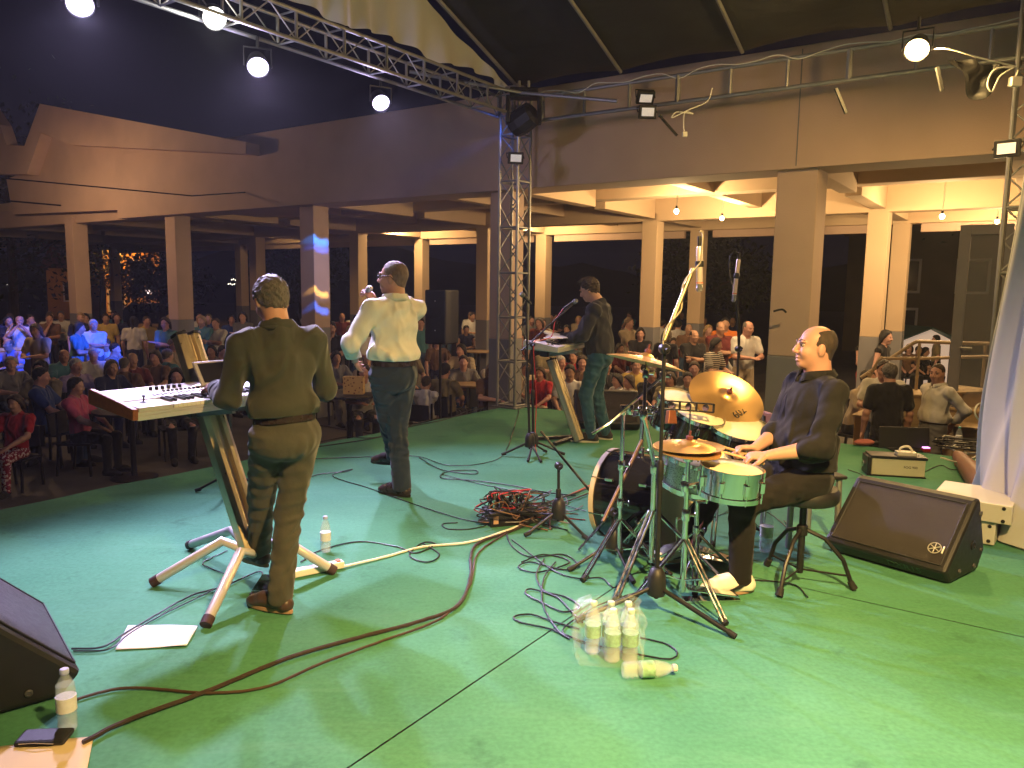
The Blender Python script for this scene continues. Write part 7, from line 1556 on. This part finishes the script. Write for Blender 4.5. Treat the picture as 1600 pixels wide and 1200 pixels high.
flood('square flood light with pale glass on the lattice tower', W(806, 247, 10.2), (0.2, -1, -0.25)); flood('upper flood light on the ladder truss', W(1009, 153, 9.1), (0.1, -0.8, -0.6)); flood('lower flood light hanging under the ladder truss', W(1012, 175, 9.05), (0.05, -1, -0.2)); flood('flood light on the tower beside the curtain', W(1573, 232, 6.9), (-0.7, -0.7, -0.1))
# moving head lamp on the corner
mc = W(818, 190, 10.15); root = thing('moving_head_lamp', 'black moving head lamp hanging at the top of the corner tower', 'stage lamp', mc); m = MB(); m.box((0, 0, 0.34), (0.36, 0.26, 0.11)); part(m, 'base', M_blackmetal, root, smooth=False, bevel=0.015)
for sx in (-1, 1): m = MB(); m.box((sx * 0.20, 0, 0.14), (0.06, 0.16, 0.34)); part(m, 'yoke_arm', M_blackmetal, root, smooth=False, bevel=0.015)
m = MB(); m.lathe([(0.10, -0.18), (0.155, -0.15), (0.165, 0.05), (0.14, 0.17), (0.11, 0.19), (0.10, 0.18), (0, 0.18)], 10, frame((0, 0, 0.02), (-0.75, 0.55, -0.45))); part(m, 'head', M_blackplast, root, smooth=False); m = MB(); m.lathe([(0, 0.185), (0.09, 0.185)], 16, frame((0, 0, 0.02), (-0.75, 0.55, -0.45))); part(m, 'lens', mat('blue_lens', (0.2, 0.3, 1), 0.2, var=0, emit=(0.1, 0.25, 1.0), estr=10), root)
for sx in (-0.06, 0.06): m = MB(); m.tube([(sx, 0, 0.39), (sx, 0, 0.50)], 0.018, 8); part(m, 'clamp', M_alu, root)
MOV = mc + Vector((-0.21, 0.154, -0.106))
# white wires clipped along the ladder truss, hanging plug
m = MB(); pts = [ST(0.02, 0.3 + 5.3 * q / 24, TZ + 0.27 + 0.02 * math.sin(q * 1.9) - (0.05 if q % 6 == 3 else 0)) for q in range(25)]; m.tube(smooth_path(pts, 4), 0.006, 6); tag(part(m, 'white_wire', M_whitecable), 'white wire tied along the ladder truss', 'cable')
m = MB(); m.tube(smooth_path([W(1113, 137, 8.6), W(1105, 158, 8.6), W(1075, 172, 8.6), W(1050, 184, 8.6), W(1058, 175, 8.6), W(1083, 178, 8.6), W(1070, 176, 8.6), W(1068, 195, 8.6), W(1069, 205, 8.6)], 6), 0.006, 6); o = tag(part(m, 'hanging_wire', M_whitecable), 'knotted white wire with plug hanging from the ladder truss', 'cable')
m = MB(); m.box(tuple(W(1070, 210, 8.6)), (0.05, 0.04, 0.05)); part(m, 'plug', M_keywhite, o, smooth=False)
m = MB(); m.tube(smooth_path([W(1450, 78, 6.9), W(1480, 76, 6.8), W(1530, 90, 6.8), W(1580, 102, 6.9), W(1588, 104, 6.9)], 6), 0.007, 6); m.tube(smooth_path([W(1588, 104, 6.9), W(1555, 108, 6.9), W(1543, 130, 6.9), W(1550, 143, 6.9), W(1562, 120, 6.9), W(1585, 104, 6.9)], 6), 0.007, 6); tag(part(m, 'lamp_wire', M_whitecable), 'white wire running from the yellow lamp to the tower', 'cable')
root = thing('junction_box', 'small white junction box on the curtain side tower', 'junction box', W(1586, 128, 6.9)); m = MB(); m.box((0, 0, 0), (0.09, 0.06, 0.08)); part(m, 'case', M_keywhite, root, smooth=False, bevel=0.006); m = MB(); m.tube([(0, 0, 0.04), (0.02, 0, 0.10)], 0.006, 6); part(m, 'cable_gland', M_keywhite, root)
# cross pipe at the corner and loose black fabric
m = MB(); m.tube([W(640, 112, 9.6), W(815, 145, 10.0), W(965, 158, 9.2)], 0.022, 8); tag(part(m, 'cross_pipe', M_alu), 'silver pipe clamped across the corner of the roof', 'pipe')
m = MB()
def fn(u, v): 
    p = W(1490 + 85 * u, 90 + 15 * u, 7.0); return (p.x + 0.03 * math.sin(9 * v), p.y + 0.05 * math.sin(14 * u + 3 * v), p.z - v * (0.30 * math.sin(math.pi * min(1, u * 1.05)) + 0.02))
m.sheet(fn, 30, 10); tag(part(m, 'loose_tarpaulin', mat('jet_tarpaulin', (0.005, 0.005, 0.006), 0.6, var=0.3, scale=6, bump=0.4, bscale=12)), 'loose end of black tarpaulin sagging near the junction box', 'tarpaulin')
for q, (x0, y0, x1, y1, Y) in enumerate(((1030, 180, 1058, 212, 8.9), (1306, 138, 1322, 177, 7.4), (1464, 105, 1472, 142, 6.9))):
    m = MB(); m.bar(W(x0, y0, Y), W(x1, y1, Y), 0.025); tag(part(m, 'roof_stick', M_rubber, smooth=False), ('short dark bar hanging below the flood lights', 'short dark bar hanging at the middle of the ladder truss', 'short dark bar hanging under the yellow lamp')[q], 'bar')
# bare cable stub on the thick pillar
m = MB(); p = W(1218, 484, 9.15); m.tube(smooth_path([p + Vector((-0.07, 0.0, -0.02)), p, p + Vector((0.04, -0.01, 0.0)), p + Vector((0.08, 0.0, -0.03))], 5), 0.012, 6); tag(part(m, 'cable_stub', M_cable), 'short cable stub sticking out of the thick pillar', 'cable')
# wires strung over the square at upper left
m = MB(); m.tube([W(-20, 276, 14), W(300, 306, 14.5), W(390, 300, 15)], 0.012, 6); tag(part(m, 'overhead_wire', M_cable), 'dark wire strung before the slanted canopy, upper one', 'wire'); m = MB(); m.tube([W(-20, 311, 14), W(95, 321, 14)], 0.014, 6); tag(part(m, 'overhead_wire', M_cable), 'dark short wire before the slanted canopy, lower one', 'wire')
# wall of the drum stool's neighbour: grey chair leg pair behind the stool
root = thing('metal_chair', 'orange backed chair with grey tube legs behind the drummer', 'chair', (1.92, 4.95, 0), R(100)); 
for x in (-0.17, 0.17):
    for y in (-0.17, 0.17): m = MB(); m.tube([(x, y, 0), (x * 0.95, y * 0.95, 0.44)], 0.02, 8); part(m, 'leg', M_alu, root)
m = MB(); m.box((0, 0, 0.45), (0.40, 0.40, 0.025)); part(m, 'seat', M_blackplast, root, smooth=False, bevel=0.01); m = MB(); m.box((0, 0.20, 0.74), (0.36, 0.02, 0.18)); part(m, 'backrest', mat('orange_ply', (0.50, 0.20, 0.09), 0.4, var=0.2, scale=8), root, smooth=False, bevel=0.01)
for x in (-0.15, 0.15): m = MB(); m.tube([(x, 0.185, 0.45), (x, 0.21, 0.80)], 0.012, 8); part(m, 'back_post', M_alu, root)
# ------------------------------------------------------------------ lamps of the place, with added fill lights
def lamp_light(kind, loc, energy, col, root, aim=None, size=None, blend=0.5, rad=0.06):
    ld = bpy.data.lights.new('lamp_light', kind); ld.energy = energy; ld.color = col
    ld.shadow_soft_size = rad
    if kind == 'SPOT': ld.spot_size = R(size); ld.spot_blend = blend
    o = bpy.data.objects.new('lamp_light', ld); COL.objects.link(o); o.location = loc
    if aim is not None: o.rotation_euler = (Vector(aim) - Vector(loc)).to_track_quat('-Z', 'Y').to_euler()
    if root is not None:
        o.parent = root; o.matrix_parent_inverse = Matrix.Translation(-root.location)
    return o
def par_can(pos, aim, col, energy, label, emit, size=74, r=0.098, added_spill=22, blend=0.6):
    """round LED stage lamp: finned housing, lens, ring of diodes, yoke and clamp"""
    pos = Vector(pos); d = (Vector(aim) - pos).normalized(); root = thing('stage_lamp', label, 'stage lamp', pos, group='lamps of the stage roof')
    M = frame((0, 0, 0), d)
    h = MB(); h.lathe([(0.02, -0.16), (r * 0.75, -0.15), (r * 0.9, -0.08), (r, -0.01), (r, 0.02), (r * 0.93, 0.02), (r * 0.93, 0.0)], 28, M); part(h, 'housing', M_blackmetal, root)
    me = mat('lens_' + label[:18].replace(' ', '_'), (0.9, 0.9, 0.9), 0.3, var=0, emit=col, estr=emit)
    l = MB(); l.lathe([(0.0, 0.004), (r * 0.92, 0.004), (r * 0.92, -0.004), (0.0, -0.004)], 28, M); part(l, 'lens', me, root)
    y = MB(); sx = d.cross(Vector((0, 0, 1))).normalized() * (r + 0.02)
    y.tube([sx, sx + Vector((0, 0, 0.16)), -sx + Vector((0, 0, 0.16)), -sx], 0.009, 6); y.tube([(0, 0, 0.16), (0, 0, 0.26)], 0.014, 8); part(y, 'yoke', M_blackmetal, root)
    lamp_light('SPOT', pos + d * 0.03, energy, col, root, aim, size, blend, r * 0.8) if size < 180 else lamp_light('POINT', pos + d * 0.04, energy, col, root, rad=r * 0.8)
    if added_spill: lamp_light('POINT', pos + d * 0.10 - Vector((0, 0, 0.05)), added_spill, col, root, rad=0.08)  # added point light, extra fill on the fascia and glow round the lamp
    return root
PUR = (0.66, 0.56, 1.0)
par_can(W(125, 6, 5.95), ST(7.0, 2.7, 0.9), PUR, 1250, 'glowing violet stage lamp at the upper left corner, largest of the row', 1.9)
par_can(W(403, 104, 7.25), ST(5.8, 2.6, 0.9), PUR, 1250, 'glowing violet stage lamp hanging midway under the front truss', 1.9)
par_can(W(595, 160, 8.62), ST(3.9, 2.7, 0.9), PUR, 1150, 'small glowing violet stage lamp nearest to the corner tower', 1.9)
par_can(W(335, 28, 6.8), ST(7.0, 4.2, 0.6), (1.0, 0.97, 0.9), 300, 'white glowing stage lamp clamped onto the front truss chord', 3)
YEL = (1.0, 0.63, 0.21)
par_can(W(1433, 77, 6.9), Vector((1.0, 3.2, 0.4)), YEL, 430, 'yellow glowing round lamp hanging from the black canopy', 2.4, size=180, added_spill=0)
par_can(Vector((1.25, 0.55, 3.75)), Vector((1.05, 2.95, 0.0)), YEL, 3000, 'warm lamp hanging from the back truss above the viewer', 2.4, size=92, blend=1.0)
# beams of the moving head: one wash over the crowd, three small ones on the pillar
lamp_light('SPOT', MOV, 16000, (0.02, 0.10, 1.0), None, W(130, 540, 15.5), 15, 0.45, 0.05)
PC = HL(2, -0.2)
for yy, c_, e_, sz in ((380, (0.02, 0.22, 1.0), 2400, 2.3), (391, (0.02, 0.10, 1.0), 1800, 2.0), (462, (1.0, 0.62, 0.12), 2000, 1.6), (488, (0.02, 0.14, 1.0), 2400, 1.8)):
    for dx in (-15, -5, 6, 16):
        tgt = W(494 + dx, yy - 0.35 * abs(dx) + 4, 14.3); lamp_light('SPOT', MOV + (tgt - MOV).normalized() * 0.7, e_ * 1.5, c_, None, tgt, sz, 0.7, 0.02)
tgt = W(494, 430, 14.3); lamp_light('SPOT', MOV + (tgt - MOV).normalized() * 0.7, 420, (0.50, 0.50, 1.0), None, tgt, 13, 0.5, 0.02)
LS = W(-75, 300, 15.5); root = thing('street_lamp', 'street lamp on a pole just outside the view at the left', 'street lamp', (LS.x, LS.y, GZ)); m = MB(); m.tube([(0, 0, 0), (0, 0, 4.6), (0.3, -0.2, 4.75)], 0.06, 8); part(m, 'pole', M_alu, root)
m = MB(); m.box((0.45, -0.3, 4.72), (0.5, 0.22, 0.10)); part(m, 'lamp_head', mat('sodium_glow', (1, 0.6, 0.2)), root, smooth=False, bevel=0.03); lamp_spots.append((Vector((LS.x + 0.45, LS.y - 0.5, GZ + 4.55))  , 290, (1.0, 0.60, 0.30), root))
for q, e_, c_, rt in lamp_spots: lamp_light('POINT', q, e_, c_, rt, rad=0.15)
# bare bulbs of the hall
def bulb(p, ztop, label, e=220):
    p = Vector(p); root = thing('pendant_bulb', label, 'light bulb', p, group='bare bulbs under the hall ceiling')
    m = MB(); m.sphere((0, 0, 0), 0.038, 14); part(m, 'glass', mat('bulb_glow', (1, 0.9, 0.7), 0.4, var=0, emit=(1.0, 0.72, 0.36), estr=45), root)
    m = MB(); m.tube([(0, 0, 0.034), (0, 0, 0.085)], 0.018, 10); part(m, 'socket', M_blackplast, root)
    m = MB(); m.tube([(0, 0, 0.08), (0.01, 0, (ztop - p.z) * 0.5), (0, 0, ztop - p.z)], 0.005, 6); part(m, 'flex', M_whitecable, root)
    lamp_light('POINT', p - Vector((0, 0, 0.06)), e, (1.0, 0.66, 0.30), root, rad=0.05)
for x, y, w, lab in ((450, 348, 6.6, 'lit bare bulb farthest along the hall, left of the blue lit pillar'), (628, 350, 6.6, 'lit bare bulb above the singer'),
                     (840, 350, 6.6, 'lit bare bulb just past the lattice tower'), (1057, 330, 2.0, 'lit bare bulb on a tilted flex above the drum microphones'),
                     (1128, 341, 4.0, 'lit bare bulb beside the thick pillar'), (1472, 338, 4.0, 'lit bare bulb above the open glass door'),
                     (1558, 346, 6.6, 'small lit bulb near the stage curtain')):
    o = HL(0, w); d = Vector(_ray(x, y)); c = Vector(_C); p = c + d * ((o - c).dot(SD) / d.dot(SD))
    bulb(p, 3.5, lab)

for q, lab in enumerate(('first added fill bulb tucked behind the fascia, over the thick pillar bay', 'second added fill bulb tucked behind the fascia, past the lattice tower', 'third added fill bulb tucked behind the fascia, over the blue lit pillar bay', 'fourth added fill bulb tucked behind the fascia, at the second pillar bay', 'added fill bulb tucked behind the fascia beside the curtain')):
    p = HL((0.5, 1.5, 2.5, 3.5, -0.6)[q], 1.9); bulb(Vector((p.x, p.y, 3.36)), 3.5, lab, 170)  # bulbs added out of sight to brighten the hall ceiling
# ------------------------------------------------------------------ thin stage fog in the air
m = MB(); m.box((0, 0, 0), (330, 330, 14.0)); hz = part(m, 'haze', None, smooth=False); hz.location = (0, 60, GZ - 1.2 + 7.0); hz['kind'] = 'stuff'; hz['label'] = 'thin stage fog hanging in the night air'; hz['category'] = 'haze'
mh = bpy.data.materials.new('stage_fog'); mh.use_nodes = True; n = mh.node_tree.nodes; n.remove(n['Principled BSDF']); pv = n.new('ShaderNodeVolumePrincipled'); pv.inputs['Color'].default_value = (0.9, 0.9, 0.95, 1); pv.inputs['Density'].default_value = 0.0010; pv.inputs['Anisotropy'].default_value = 0.3
mh.node_tree.links.new(pv.outputs[0], n['Material Output'].inputs['Volume']); hz.data.materials.append(mh)
print('SCRIPT SECONDS', round(time.time() - T0, 1))
